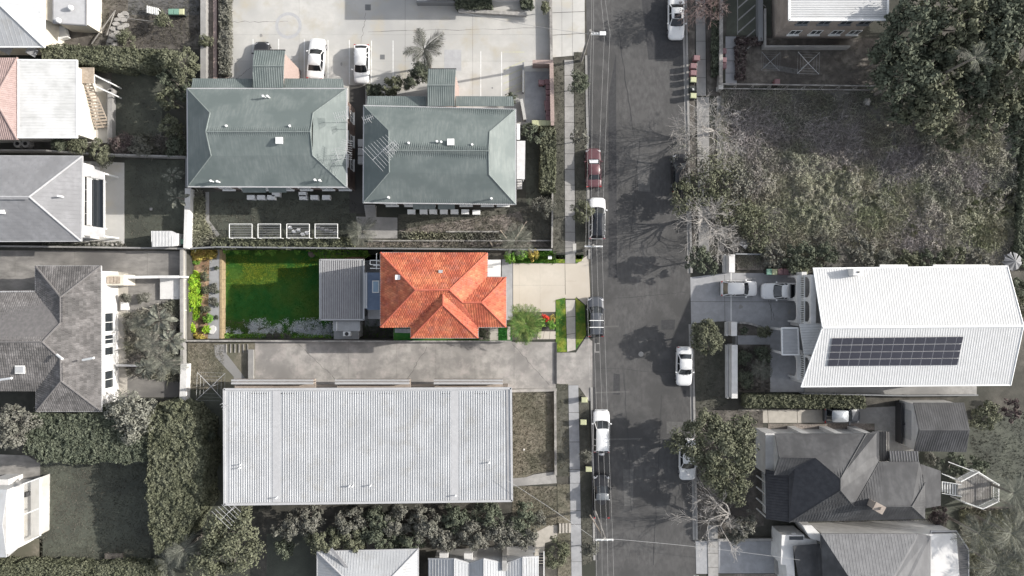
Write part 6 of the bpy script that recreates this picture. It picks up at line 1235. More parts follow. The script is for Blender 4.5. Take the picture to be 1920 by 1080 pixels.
for i, (x, y) in enumerate(tus):
    if tm is None:
        mb = MB(); n = 150
        for k in range(n):
            a = random.uniform(0, 6.28); l = random.uniform(.35, 1.0); z = random.uniform(.15, .5) * (1.2 - l * .6); w_ = .02; c, s_ = math.cos(a), math.sin(a); b0 = (c * .08, s_ * .08)
            mb.add([(b0[0] - s_ * w_, b0[1] + c * w_, 0), (b0[0] + s_ * w_, b0[1] - c * w_, 0), (c * l * .5 + s_ * w_, s_ * l * .5 - c * w_, z * .95), (c * l, s_ * l, z * .7), (c * l * .5 - s_ * w_, s_ * l * .5 + c * w_, z * .95)], [(0, 1, 2, 3, 4)])
        tm = mb.build('grass_tussock', MAT['weed2'], origin=(0, 0, 0)); o = tm
    else: o = tm.copy(); COL.objects.link(o)
    p = P(x, y, .4); o.location = (p[0], p[1], .02); o.rotation_euler = (0, 0, random.uniform(0, 6)); k = random.uniform(.8, 1.35); o.scale = (k, k, k)
    rk = sorted(range(len(tus)), key=lambda q: tus[q][1]).index(i); tag(o, '%s pale grass tussock counted from the top of the overgrown block' % 'first second third fourth fifth sixth seventh eighth ninth tenth eleventh twelfth thirteenth fourteenth fifteenth sixteenth seventeenth eighteenth nineteenth twentieth'.split()[rk], 'grass tussock', 'pale tussocks in the overgrown block')
a = P(1627, 190, .2); tag(MB().dome((a[0], a[1], 0), .5, .35, 6, 2).build('field_rock', MAT['rock']), 'pale rock at the top of the overgrown block beside the big tree', 'rock'); a = P(1396, 457, .4); tag(MB().obox((a[0], a[1], .35), (.9, .9, .08), .9, .3).build('white_board', MAT['roof_lightgrey']), 'tilted pale board lying in weeds near the bins', 'board')
tag(MB().tube(P(1358, 315, .4), P(1387, 330, .6), .05, .05, 5).build('fallen_pole', MAT['alu']), 'thin white pole fallen across the weeds', 'pole')
for i, (x, y, r, h, mt) in enumerate(((1330, 345, 52, 3.5, 'leaf_olive'), (1375, 345, 40, 3.0, 'leaf_grey'), (1280, 375, 34, 3.5, 'leaf_olive'), (1380, 395, 40, 2.6, 'leaf_olive'), (1420, 440, 40, 2.0, 'leaf_olive'))): tree(x, y, r, h, mt, ['olive leafed canopy over the right kerb by the hidden dark car', 'greyish canopy beside the hidden dark car tree', 'olive tree overhanging the road edge', 'low spreading olive shrub tree behind the right footpath', 'low weedy shrub near the tilted pale board'][i], dens=.42)
for i, (x, y, r, h, mt) in enumerate(((1450, 482, 26, 2, 'leaf_grey'), (1500, 482, 34, 2.4, 'leaf_dark'), (1545, 480, 28, 2.4, 'leaf_dark'), (1612, 472, 32, 3.0, 'leaf_grey'), (1660, 488, 20, 2, 'leaf_pale'), (1700, 488, 24, 2.4, 'leaf_olive'), (1740, 486, 24, 2.2, 'leaf_dark'), (1790, 484, 26, 2.2, 'leaf_olive'), (1835, 484, 24, 2.0, 'leaf_grey'), (1905, 540, 26, 3, 'leaf_dark'), (1915, 580, 20, 3, 'leaf_olive'))): tree(x, y, r, h, mt, '%s shrub, number %s from the left along the top side of the white villa' % (mt.split('_')[1], 'one two three four five six seven eight nine ten eleven'.split()[i]), 'shrub', 'shrub', dens=.7)
def scrub(poly, n, mat, hmax):
    pts = [P2(a, b) for a, b in poly]; xs = [p[0] for p in pts]; ys = [p[1] for p in pts]; x = rng.uniform(min(xs), max(xs), n); y = rng.uniform(min(ys), max(ys), n); k = inpoly(x, y, pts); x = x[k]; y = y[k]
    h = np.clip((fbm(x, y, .42) - .4) * 2.4 + .5 * (vn(x, y, 2.6, 5) - .5), 0, 1.3)
    keep = rng.uniform(0, 1, len(x)) < .06 + h; x = x[keep]; y = y[keep]; h = h[keep]; z = .05 + h * hmax * rng.uniform(.8, 1.05, len(x)); C = np.stack([x, y, z], 1); V, F = leaf_quads(C, np.tile([.15, 0, .8], (len(x), 1)), .1, .35)
    o = npmesh('scrub', V, F, MAT[mat], None, (sum(xs) / len(xs), sum(ys) / len(ys), 0)); o['kind'] = 'stuff'
scrub([(1380, 270), (1500, 290), (1640, 280), (1760, 250), (1900, 290), (1900, 470), (1700, 480), (1500, 475), (1380, 470), (1350, 380)], 95000, 'weed', .95)
scrub([(1660, 285), (1725, 285), (1730, 345), (1660, 345)], 6000, 'weed3', .7); scrub([(1350, 200), (1420, 220), (1430, 330), (1360, 340)], 6000, 'weed3', .7); scrub([(1560, 320), (1640, 330), (1640, 420), (1540, 430), (1470, 400), (1500, 350)], 12000, 'weed2', 1.0)
scrub([(1400, 175), (1640, 180), (1700, 270), (1400, 290)], 26000, 'blade_grey', .3)
# big trees top right
for i, (x, y, r, h, mt) in enumerate(((1700, 60, 62, 11, 'leaf_dark'), (1775, 40, 66, 12, 'leaf_olive'), (1855, 60, 64, 12, 'leaf_dark'), (1925, 40, 60, 12, 'leaf_olive'), (1690, 150, 58, 9, 'leaf_dark'), (1745, 190, 56, 8.5, 'leaf_olive'), (1890, 150, 52, 10, 'leaf_olive'), (1850, 215, 48, 8, 'leaf_olive'), (1800, 110, 48, 10, 'leaf_olive'), (1920, 230, 50, 8, 'leaf_dark'), (1660, 105, 34, 7, 'leaf_dark'), (1780, 265, 24, 3.5, 'leaf_olive'), (1700, 205, 34, 6, 'leaf_dark'), (1835, 150, 40, 8, 'leaf_dark'), (1740, 110, 40, 9, 'leaf_dark'), (1870, 0, 50, 10, 'leaf_dark'), (1852, 98, 46, 9, 'leaf_olive'), (1812, 150, 38, 8, 'leaf_dark'))):
    tree(x, y, r, h, mt, '%s crown, number %s of the big tree group in the top right corner' % (mt.split('_')[1], 'one two three four five six seven eight nine ten eleven twelve thirteen fourteen fifteen sixteen seventeen eighteen'.split()[i]), group='big trees in the top right corner', clump=.22, size=.2, dens=1.0)
palm(1828, 108, 40, 12.0, 'thin grey palm poking out of the big dark tree crowns', n=10, tr=.14)
hedge([(1925, 240), (1960, 240), (1960, 500), (1905, 500), (1915, 380)], 1.0, 'leaf_dark', 'dark hedge along the right edge of the overgrown block')
# ------------------------------------------------------------------ white villa on the right
def villa():
    t = thing('white_villa', 'large white ribbed roofed villa with arches and solar panels', 'house', P(1700, 610)); E, R_ = 5.6, 7.2
    TL, TR, RL, RR, BL, BR = (1525, 503, E), (1889, 499, E), (1542, 614, R_), (1919, 611, R_), (1502, 725, E), (1895, 722, E)
    c = [(1560, 503), (1889, 499), (1892, 722), (1560, 722)]; walls(t, c, E - .1, MAT['render_white'], .35)
    n = [TL, TR, RR, RL]; s_ = [RL, RR, BR, BL]; roofmesh(t, [n, s_], MAT['roof_bright'], .16); ribs(t, [n, s_], MAT['roof_bright'], .26, .1, .016)
    caps(t, [(RL, RR)], MAT['white_metal'], .14); caps(t, [(TL, RL), (RL, BL), (TR, RR), (RR, BR)], MAT['white_metal'], .07, name='barge_board'); gutters(t, [TL, TR], MAT['white_metal'], closed=False); gutters(t, [BL, BR], MAT['white_metal'], closed=False)
    # gable infill
    for X, a, b, r in (('w', TL, BL, RL), ('e', TR, BR, RR)):
        A, B, R2 = Vector(P(*a)), Vector(P(*b)), Vector(P(*r)); dx = .45 if X == 'w' else -.45; xx = P2(1560, 0, E)[0] + .3 if X == 'w' else P2(1892, 0, E)[0] - .36
        if X == 'w': MB().add([(xx, A.y - .3, E - .3), (xx, B.y + .3, E - .3), (xx, R2.y, R_ - .3), (xx + .1, A.y - .3, E - .3), (xx + .1, B.y + .3, E - .3), (xx + .1, R2.y, R_ - .3)], [(0, 2, 1), (3, 4, 5), (0, 3, 5, 2), (1, 2, 5, 4)]).build('gable_wall', MAT['render_white'], t)
    # solar array
    C = [Vector(P(1560.5, 633.6, 8.3)), Vector(P(1806.8, 630.9, 8.3)), Vector(P(1795, 685, 7.4)), Vector(P(1551.4, 687, 7.4))]
    nn = (C[1] - C[0]).cross(C[0] - C[3]).normalized(); up = nn * .1; nn_off = nn * .12
    # sit on the plane
    q0 = Vector(P(*RL)); pn = (Vector(P(*RR)) - q0).cross(q0 - Vector(P(*BL))).normalized()
    if pn.z < 0: pn = -pn
    cam_ = Vector((0, 0, H)); 
    def onplane(px, py): d = Vector((*P(px, py, 0),)) - cam_; k = (q0 + pn * .12 - cam_).dot(pn) / d.dot(pn); return cam_ + d * k
    C = [onplane(1560.5, 633.6), onplane(1806.8, 630.9), onplane(1795, 685), onplane(1551.4, 687)]
    def at(u, v): return C[0] * (1 - u) * (1 - v) + C[1] * u * (1 - v) + C[2] * u * v + C[3] * (1 - u) * v
    for r in range(4):
        for k in range(13):
            u0 = k / 12.6; u1 = min(1, (k + 1) / 12.6); g = .001; gv = .009
            p = [at(u0 + g, r / 4 + gv), at(u1 - g, r / 4 + gv), at(u1 - g, (r + 1) / 4 - gv), at(u0 + g, (r + 1) / 4 - gv)]
            f = MB().slab([tuple(x) for x in p], .05).build('solar_panel', MAT['solar_frame'], t); m = sum(p, Vector((0, 0, 0))) / 4; pi = [x + (m - x) * .035 + pn * .006 for x in p]
            MB().slab([tuple(x) for x in pi], .004).build('cell_sheet', MAT['solar'], f)
    # upper side chimney
    a = P(1612, 510, 7.2); MB().box(a[0] - .5, a[0] + .5, a[1] - .35, a[1] + .35, 5, 6.9).build('chimney', MAT['render_white'], t); MB().box(a[0] - .08, a[0] + .08, a[1] - .08, a[1] + .08, 6.9, 7.0).build('flue', MAT['dark_metal'], t)
    # west facade: two arched verandah storeys
    xw = P2(1560, 0, E)[0] + .35; yN = P2(0, 517, 4)[1]; 
    def arch(x0, ya, yb, z0, z1, th=.35, deep=1.0, n=3):
        """arched arcade wall at x0 running ya->yb (ya>yb), with deck behind"""
        L_ = ya - yb; w_ = L_ / n; m = MB()
        for i in range(n):
            c = ya - w_ * (i + .5); r = w_ * .42; h0 = z0 + .9; hs_ = z1 - .35 - r * .7; k = 10
            m.box(x0 - th, x0, c + r, c + w_ / 2, z0, z1 - .3); m.box(x0 - th, x0, c - w_ / 2, c - r, z0, z1 - .3)
            pr = None
            for j in range(k):
                a0 = math.pi * j / k; a1 = math.pi * (j + 1) / k; y0_ = c + r * math.cos(a0); y1_ = c + r * math.cos(a1); zz = min(hs_ + r * .7 * math.sin(a0), hs_ + r * .7 * math.sin(a1)); m.box(x0 - th, x0, y1_, y0_, zz, z1 - .3)
        m.box(x0 - th - .1, x0 + .1, yb, ya, z1 - .3, z1); return m.build('arcade_wall', MAT['render_white'], t)
    def rail(x0, ya, yb, z, nb):
        m = MB(); m.box(x0 - .05, x0 + .05, yb, ya, z + .92, z + 1.0)
        for i in range(nb): y_ = yb + (ya - yb) * (i + .5) / nb; m.box(x0 - .03, x0 + .03, y_ - .035, y_ + .035, z, z + .92)
        m.build('balustrade', MAT['white_frame'], t)
    xo = 31.35
    y0_, y1_ = P2(0, 516, 3)[1], P2(0, 606, 3)[1]; y2_, y3_ = P2(0, 664, 3)[1], P2(0, 712, 3)[1]
    for ya, yb, n in ((y0_, y1_, 2), (y2_, y3_, 1)):
        MB().box(xo, xw + .4, yb, ya, 2.75, 2.95).build('balcony_floor', MAT['concrete'], t); arch(xo, ya, yb, 0, 2.95, n=n); rail(xo - .05, ya, yb, 2.95, 26 if n == 2 else 12); arch(xo + .35, ya, yb, 2.95, 5.6, n=n)
        MB().box(xo - .05, xo + .5, ya, ya + .35, 0, 3.2).build('pier', MAT['render_white'], t); MB().box(xo - .05, xo + .5, yb - .35, yb, 0, 3.2).build('pier', MAT['render_white'], t)
    for k in range(4): window(t, (xw, y0_ - 1.2 - 1.6 * k), (xw, y0_ - 2.3 - 1.6 * k), 0, 1.1, 3.2, 5.0)
    q = [(1466, 615, 3.6), (1496, 615, 3.9), (1498, 665, 3.9), (1467, 665, 3.6)]; roofmesh(t, [q], MAT['roof_lightgrey'], .12, 'porch_roof'); ribs(t, [q], MAT['roof_white'], .4, .07, .04, along=(1, 0, 0)); gutters(t, q, MAT['white_metal'], .15)
    q = [(1499, 607, 5.2), (1542, 607, 5.9), (1540, 665, 5.9), (1508, 665, 5.2)]; roofmesh(t, [q], MAT['roof_bright'], .12, 'entry_roof'); ribs(t, [q], MAT['roof_lightgrey'], .3, .06, .03)
    for x, y in ((1468, 618), (1468, 662), (1494, 618), (1494, 662)): a = P(x, y, 3.4); MB().box(a[0] - .12, a[0] + .12, a[1] - .12, a[1] + .12, 0, 3.5).build('column', MAT['render_white'], t)
    for x0, x1 in ((1650, 1702), (1750, 1855)): a = P(x0, 500, 3.5); b = P(x1, 496, 3.5); MB().box(a[0], b[0], a[1] - .4, b[1], 3.3, 3.5).build('side_awning', MAT['white_frame'], t)
    MB().box(P2(1508, 0)[0], P2(1830, 0)[0], P2(0, 740)[1], P2(0, 716)[1], 0, .12).build('side_path', MAT['concrete'], t)
villa()
fence('wire_fence', 'low rail fence along the bottom side of the white villa', [(1505, 738), (1700, 742), (1835, 741)], .9, 'grey_metal', th=.04, step=4)
sheet('driveway', [(rx(514), 520), (1360, 512), (1500, 512), (1530, 516), (1520, 735), (1440, 735), (1440, 617), (1375, 605), (rx(606), 609)], .024, MAT['concrete_blue'])
for (a, b, c, d) in ((1294, 565, 1500, 566), (1358, 515, 1359, 604), (1445, 560, 1446, 600)): sheet('joint_line', [(a, b), (c, d), (c + .6, d + .6), (a + .6, b + .6)], .029, MAT['joint'])
sheet('gate_track', R4(1370, 512, 1371.6, 602), .03, MAT['paint_white'])
# white front walls with hollow planter top
def pwall(l, x0, x1, y0, y1, h):
    z = h; t = thing('white_front_wall', l, 'wall', P(x0, y0)); a = P2(x1 - 11, y1, z); b = P2(x1, y0, z); MB().box(a[0], b[0], a[1], b[1], -.05, h).build('wall_body', MAT['render_white'], t)
    c = P2(x0, y1, .8); d = P2(x1 - 11, y0, .8); m = MB(); m.box(c[0], c[0] + .14, c[1], d[1], 0, .85); m.box(c[0] + .14, a[0], c[1], c[1] + .14, 0, .8); m.box(c[0] + .14, a[0], d[1] - .14, d[1], 0, .8); m.build('planter_rim', MAT['render_white'], t); MB().box(c[0] + .14, a[0] - .01, c[1] + .14, d[1] - .14, 0, .45).build('planter_soil', MAT['soil'], t)
    return t
pwall('tall white front wall with dark planter at the lower right garden', 1363, 1383, 647, 747, 1.9); pwall('short white front wall piece with planter below the driveway', 1362, 1382, 604, 630, 1.9); pwall('short white wall piece with planter above the driveway', 1358, 1378, 477, 511, 1.9)
m = thing('metal_gate', 'dark barred gate between the two white front wall pieces', 'gate', P(1377, 638))
for i in range(8): a = P(1380, 631.5 + i * 2.0, 1.4); MB().box(a[0] - .03, a[0] + .03, a[1] - .03, a[1] + .03, .1, 1.4).build('bar', MAT['grey_metal'], m)
a = P(1380, 639, 1.4); MB().box(a[0] - .04, a[0] + .04, a[1] - .5, a[1] + .5, 1.4, 1.46).build('gate_rail', MAT['grey_metal'], m)
sheet('garden_bed', R4(1382, 478, 1432, 506), .1, MAT['gravel'], th=.1); fence('back_fence', 'grey fence above the gravel bed by the small white wall', [(1380, 476), (1436, 477)], 1.2, 'grey_metal')
for x, c, l in ((1442.5, 'bin_green', 'green lidded bin at the left of the row above the white utility truck'), (1453, 'bin_yellow', 'yellow lidded bin above the white utility truck'), (1463.5, 'bin_red', 'left red lidded bin above the white utility truck'), (1474, 'bin_red', 'right red lidded bin above the white utility truck')): bin_at(x, 510, c, l, -1.57, .03)
sheet('garden', [(1384, 606), (1425, 610), (1444, 622), (1444, 735), (1384, 735)], .03, MAT['soil']); scatter('grass', R4(1384, 650, 1444, 733), 'blade_grey', 30, .2, z=.03, blades=4); sheet('path', R4(1383, 629, 1444, 646), .05, MAT['concrete_blue'], th=.05)
kb = thing('curved_kerb', 'curved pale stone kerb around the small garden by the driveway', 'kerb', P(1400, 606)); pr = None
for i in range(9):
    x = 1388 + i * 5.2; y = 605 + (i / 8) ** 2 * 11; a = P(x, y); MB().obox((a[0], a[1], .1), (.29, .22, .2), -.1 - i * .07).build('stone', MAT['rock'], kb)
tree(1435, 624, 13, 1.5, 'leaf_olive', 'small olive shrub at the end of the curved kerb', 'shrub', 'shrub'); tree(1395, 620, 8, .8, 'leaf_dark', 'dark low shrub inside the curved kerb', 'shrub', 'shrub'); tree(1432, 665, 16, 1.3, 'leaf_dark', 'dark shrub above the fan palm', 'shrub', 'shrub'); tree(1395, 670, 14, 1.2, 'leaf_dark', 'dark shrub behind the tall white front wall', 'shrub', 'shrub'); tree(1398, 712, 16, 1.4, 'leaf_dark', 'dark shrub near the lower end of the tall white wall', 'shrub', 'shrub')
palm(1426, 692, 28, 2.0, 'grey fan palm in the garden behind the tall white wall', n=20, tr=.14)
hedge([(1400, 742), (1622, 745), (1624, 765), (1398, 764)], 1.6, 'leaf_olive', 'long clipped hedge below the white villa', lump=.08)
# verge trees right
tree(1322, 632, 35, 4.6, 'leaf_olive', 'round olive street tree beside the tall white front wall'); tree(1312, 488, 30, 4.6, 'leaf_dark', 'dark street tree above the villa driveway entrance')
tree(1345, 838, 78, 7.5, 'leaf_olive', 'very large round street tree shading a white car', clump=.24, dens=1.1); tree(1372, 905, 40, 5.5, 'leaf_olive', 'lower lobe tree below the very large street tree', dens=.7); tree(1395, 985, 26, 3.0, 'leaf_grey', 'small grey tree by the lower right footpath'); tree(1378, 1000, 20, 2.2, 'leaf_grey', 'low grey shrub beside the lower right footpath', 'shrub', 'shrub', dens=.7)
# street trees left verge
for i, (x, y, r, h, mt) in enumerate(((1086, 157, 20, 3.6, 'leaf_dark'), (1087, 258, 21, 3.4, 'leaf_grey'), (1092, 398, 20, 3.4, 'leaf_olive'), (1099, 855, 13, 2.8, 'leaf_grey'), (1106, 1030, 15, 3, 'leaf_grey'))): tree(x, y, r, h, mt, ['spiky dark street tree left of the road near the lamp post', 'thin grey street tree above the red sedan', 'olive street tree touching the white wagon with black roof', 'small grey street tree between the yellow bins and white wagon', 'small grey street tree beside the lowest power pole'][i], dens=.75 if i != 1 else .4)
# bare trees
bare_tree(1340, 250, 1322, 240, 72, 6.5, 'bark_pale', 'bare pale branched street tree below the roadside bins', lev=5, tr=.16, nmain=10)
bare_tree(1310, 405, 1325, 425, 66, 7.5, 'bark_pale', 'bare pale branched street tree with forked trunk over the right footpath', lev=5, tr=.22, nmain=9)
bare_tree(1325, 5, 1322, 12, 42, 6.0, 'bark_red', 'bare reddish branched street tree at the top edge', lev=5, leafmat='leaf_purple', nleaf=900, tr=.14, nmain=6)
bare_tree(1368, 960, 1338, 955, 52, 6.5, 'bark_pale', 'bare pale branched street tree below the very large round tree', lev=5, tr=.18, nmain=6)
bare_tree(1290, 300, 1290, 290, 40, 6.0, 'bark', 'bare dark branched street tree over the hidden dark car', lev=4, tr=.15, nmain=6, leafmat='leaf_grey', nleaf=500)
bare_tree(1350, 480, 1355, 450, 36, 3.5, 'bark_pale', 'low bare thicket beside the dark street tree', lev=4, tr=.06, nmain=6)
um = thing('garden_umbrella', 'grey garden umbrella at the upper right corner of the white villa roof', 'umbrella', P(1902, 490)); c = P(1902, 490, 2.3); MB().tube((c[0], c[1], 0), (c[0], c[1], 2.3), .03, .03, 6).build('pole', MAT['alu'], um); m = MB()
for i in range(8): a0 = i * math.pi / 4; a1 = a0 + math.pi / 4 - .04; m.add([(c[0], c[1], 2.5), (c[0] + 1.1 * math.cos(a0), c[1] + 1.1 * math.sin(a0), 1.75), (c[0] + .97 * math.cos((a0 + a1) / 2), c[1] + .97 * math.sin((a0 + a1) / 2), 2.1), (c[0] + 1.0 * math.cos(a1), c[1] + 1.0 * math.sin(a1), 2.05)], [(0, 1, 2, 3)])
m.build('canopy', MAT['roof_grey'], um)['kind'] = 'stuff'
# ---- driveway strip, dark garage and dark-roofed house
paving('driveway', [(1384, 768), (1550, 768), (1550, 793), (1386, 793)], .03, .06, MAT['cream_path'], 3, 1); sheet('driveway', [(1550, 768), (1715, 760), (1715, 845), (1640, 845), (1640, 800), (1550, 797)], .028, MAT['concrete']); sheet('gravel_bed', R4(1440, 794, 1640, 806), .03, MAT['gravel'])
t = thing('dark_roofed_garage', 'small garage with dark gable metal roof at the right', 'garage', P(1765, 800)); E = 3.2; a, b, c, d = (1713, 755, E), (1808, 755, E), (1812, 848, E), (1714, 846, E); r1, r2 = (1723, 806, 4.4), (1818, 806, 4.4); walls(t, [(1713, 755), (1806, 755), (1806, 848), (1713, 848)], E, MAT['render_white'], .2)
pl = [[a, b, r2, r1], [r1, r2, c, d]]; roofmesh(t, pl, MAT['roof_dark'], .1); ribs(t, pl, MAT['roof_dark'], .26, .08, .014); caps(t, [(r1, r2)], MAT['roof_dark'], .08); xw = P2(1713, 0, E)[0] + .2; A, B, C_ = P(*a), P(*d), P(*r1)
MB().add([(xw, A[1] - .2, E - .2), (xw, B[1] + .2, E - .2), (xw, C_[1], 4.25), (xw + .05, A[1] - .2, E - .2), (xw + .05, B[1] + .2, E - .2), (xw + .05, C_[1], 4.25)], [(0, 2, 1), (3, 4, 5), (0, 3, 5, 2), (1, 2, 5, 4)]).build('gable', MAT['render_white'], t)
MB().beam((xw, A[1] - 1), (xw, B[1] + 1), 0, A[1] - B[1] - 2, 0, 2.4, 0, .05).build('garage_door', MAT['roof_lightgrey'], t)
fence('timber_fence', 'dark fence at the left of the dark garage', [(1691, 757), (1691, 833)], 1.3, 'dark_metal', th=.08); fence('timber_fence', 'short dark cross fence meeting the garage wall', [(1692, 795), (1712, 795)], 1.3, 'dark_metal', th=.08)
def darkhouse():
    t = thing('dark_roofed_house', 'sprawling house with dark metal hip roofs and brick chimney', 'house', P(1590, 890)); E = 4.6
    a, b, c, d, e = (1452.9, 813, E), (1623.8, 813, E), (1575.6, 897.4, 7.4), (1528.4, 858, 6.3), (1460.7, 857, 6.3)
    f, g, h, i_, j = (1451.3, 891, E), (1479.6, 891, E), (1479.6, 979, E), (1575.6, 919.4, 7.4), (1600.8, 949.3, 6.2)
    k, l, m_, n, o, p = (1648, 866, E), (1648, 807.7, E), (1723.6, 866, E), (1734.6, 905, E + .6), (1709.4, 949.3, 6.2), (1734.6, 973, E)
    walls(t, [(1454, 815), (1646, 815), (1646, 868), (1731, 868), (1731, 974), (1480, 978), (1480, 892), (1454, 892)], E, MAT['render_white'], .3)
    pl = {'P1': [a, b, c, d, e], 'P2': [e, d, (1492, 876, 5.4), g, f], 'P3': [b, l, k, j, i_, c], 'P4': [k, m_, n, o, j], 'P5': [n, p, o], 'P6': [h, i_, j, o, p], 'D': [g, (1492, 876, 5.4), d, c, i_, h]}
    light = [pl['P1'], pl['P2'], pl['P3'], pl['P4'], pl['P5'], pl['P6']]
    dk = [q for q in light if q is not pl['P3']]; roofmesh(t, dk, MAT['roof_dark'], .12); roofmesh(t, [pl['P3']], MAT['roof_dark'], .12); ribs(t, light, MAT['roof_dark'], .3, .08, .012); roofmesh(t, [pl['D']], MAT['roof_black'], .12, 'hip_roof'); ribs(t, [pl['D']], MAT['roof_black'], .3, .08, .01)
    caps(t, [(b, c), (c, d), (d, e), (c, i_), (i_, j), (i_, h), (j, o), (o, p), (o, n), (k, j)], MAT['roof_dark'], .06)
    v = [(1435.5, 880, 3.4), (1479.6, 892, 4.4), (1479.6, 979, 4.4), (1436, 973, 3.4)]; roofmesh(t, [v], MAT['roof_black'], .1, 'verandah_roof'); ribs(t, [v], MAT['roof_black'], .3, .08, .04)
    m = MB(); 
    for y_ in (884, 906, 928, 950, 970): q = P(1437, y_, 3.2); m.box(q[0] - .06, q[0] + .06, q[1] - .06, q[1] + .06, 0, 3.25)
    m.build('verandah_posts', MAT['white_frame'], t); m = MB(); A = P2(1433, 884, 1); B = P2(1435, 962, 1)
    for s_ in range(30): q = Vector(A).lerp(Vector(B), s_ / 29); m.box(q.x - .03, q.x + .03, q.y - .03, q.y + .03, .2, 1.0)
    m.beam(A, B, 0, (Vector(A) - Vector(B)).length, 1.0, 1.08, -.05, .05); m.build('balustrade', MAT['white_frame'], t)
    # gable front white wall and buttress side
    MB().box(P2(1434, 0, 3)[0], P2(1455, 0, 3)[0], P2(0, 888, 3)[1], P2(0, 812, 3)[1], 0, 3.2).build('front_bay', MAT['render_white'], t); 
    q = [(1433, 806, 3.3), (1453, 813, 4.3), (1460.7, 857, 5.4), (1452, 890, 4.2), (1432, 886, 3.3)]
    for x in (1510, 1573, 1628): A = P(x, 806, 4); MB().box(A[0] - .4, A[0] + .4, A[1] - 1.0, A[1] - .35, 0, 4.1).build('buttress', MAT['render_white'], t)
    roofmesh(t, [[(1649, 808, 3.9), (1668, 810, 3.7), (1668, 865, 3.7), (1649, 865, 3.9)]], MAT['timber_grey'], .06, 'pergola_sheet'); m = MB()
    for s_ in range(7): A = P(1650 + s_ * 2.9, 809, 4); B = P(1650 + s_ * 2.9, 865, 4); m.tube((A[0], A[1], 3.93), (B[0], B[1], 3.93), .05, .05, 5)
    m.build('pergola_ribs', MAT['dark_metal'], t)['kind'] = 'stuff'
    q = [(1668, 845, 4.0), (1722, 846, 4.0), (1722, 867, 4.3), (1668, 866, 4.3)]; roofmesh(t, [q], MAT['roof_dark'], .08, 'annex_roof'); ribs(t, [q], MAT['roof_grey'], .3, .08, .04)
    q = [(1726, 870, 3.6), (1764, 883, 3.4), (1764, 948, 3.4), (1735, 953, 3.6)]; roofmesh(t, [q], MAT['roof_dark'], .1, 'annex_roof'); walls(t, [(1726, 873), (1762, 884), (1762, 947), (1735, 951)], 3.3, MAT['render_white'], .2)
    A = P(1647, 952, 7.3); o_ = MB().obox((A[0], A[1], 6.0), (1.0, .7, 2.8), -.5).build('chimney', MAT['brick_cream'], t); MB().obox((A[0], A[1], 7.45), (1.15, .85, .1), -.5).build('chimney_cap', MAT['brick_cream'], o_); MB().tube((A[0] + .1, A[1], 7.4), (A[0] + .1, A[1], 7.8), .16, .14, 8).build('chimney_pot', MAT['brick_cream'], o_)
    for x in (1625, 1665): A = P(x, 984, 3.5); window(t, P2(x, 977, E), P2(x + 20, 977, E), 0, 1.1, 2.4, 3.6)
darkhouse()
# gazebo deck
g = thing('octagonal_deck', 'white railed polygon deck with steps right of the dark roofed house', 'deck', P(1825, 905)); z = 1.6; O = [(1792, 898), (1824, 881), (1861, 904), (1861, 935), (1832, 949), (1800, 938)]; q = [P2(a, b, z) for a, b in O]
A = Vector(P2(1796, 885, z)); nb = 15; xs = [p[0] for p in q]; x0, x1 = min(xs), max(xs); 
for i in range(nb):
    xa = x0 + (x1 - x0) * i / nb; xb = x0 + (x1 - x0) * (i + 1) / nb - .03; sp = spans(q, (xa + xb) / 2)
    if sp: MB().box(xa, xb, sp[0][0], sp[-1][1], z - .08, z).build('board', MAT['timber_grey'], g)
m = MB()
for i in range(6):
    a, b = q[i], q[(i + 1) % 6]; L_ = (Vector(a) - Vector(b)).length
    if i == 5: continue
    m.beam(a, b, 0, L_, z + .95, z + 1.03, -.05, .05); m.beam(a, b, 0, L_, z + .1, z + .16, -.03, .03)
    for k in range(int(L_ / .14)): m.beam(a, b, k * .14, k * .14 + .045, z + .16, z + .95, -.02, .02)
m.build('railing', MAT['white_frame'], g)
for p in q: MB().box(p[0] - .07, p[0] + .07, p[1] - .07, p[1] + .07, 0, z + 1.05).build('post', MAT['white_frame'], g)
for i in range(9): a = P(1767 + i * 4.0, 904 + i * .7, 1.5); b = P(1769.8 + i * 4.0, 924 + i * .7, 1.5); MB().box(a[0], b[0], b[1], a[1], .9 + .08 * i, .95 + .08 * i).build('step_board', MAT['white_frame'], g)
m = MB(); m.tube(P(1766, 903, 2.2), P(1803, 909, 2.5), .05, .05, 5); m.tube(P(1766, 925, 2.2), P(1803, 931, 2.5), .05, .05, 5); m.tube(P(1778, 866, 2.2), P(1826, 884, 2.6), .045, .045, 5); m.tube(P(1766, 888, 2.2), P(1790, 898, 2.4), .05, .05, 5); m.build('hand_rails', MAT['white_frame'], g)
sheet('lawn', [(1640, 850), (1960, 760), (1960, 1100), (1730, 1000)], .014, MAT['lawn_dark']); scatter('grass', [(1820, 770), (1930, 770), (1930, 900), (1870, 900), (1820, 850)], 'blade_grey', 20, .12, z=.014)
for i, (x, y, r, h, mt) in enumerate(((1843, 778, 30, 3, 'leaf_olive'), (1790, 870, 24, 1.8, 'leaf_dark'), (1830, 872, 22, 1.6, 'leaf_dark'), (1895, 770, 22, 2.2, 'leaf_purple'), (1745, 860, 14, 1.2, 'leaf_grey'))): tree(x, y, r, h, mt, ['olive shrub right of the dark garage', 'dark shrub above the steps of the railed deck', 'dark shrub above the railed deck', 'purplish shrub at the right edge under the villa', 'small grey shrub between the garage and the annex roof'][i], 'shrub', 'shrub', dens=.8)
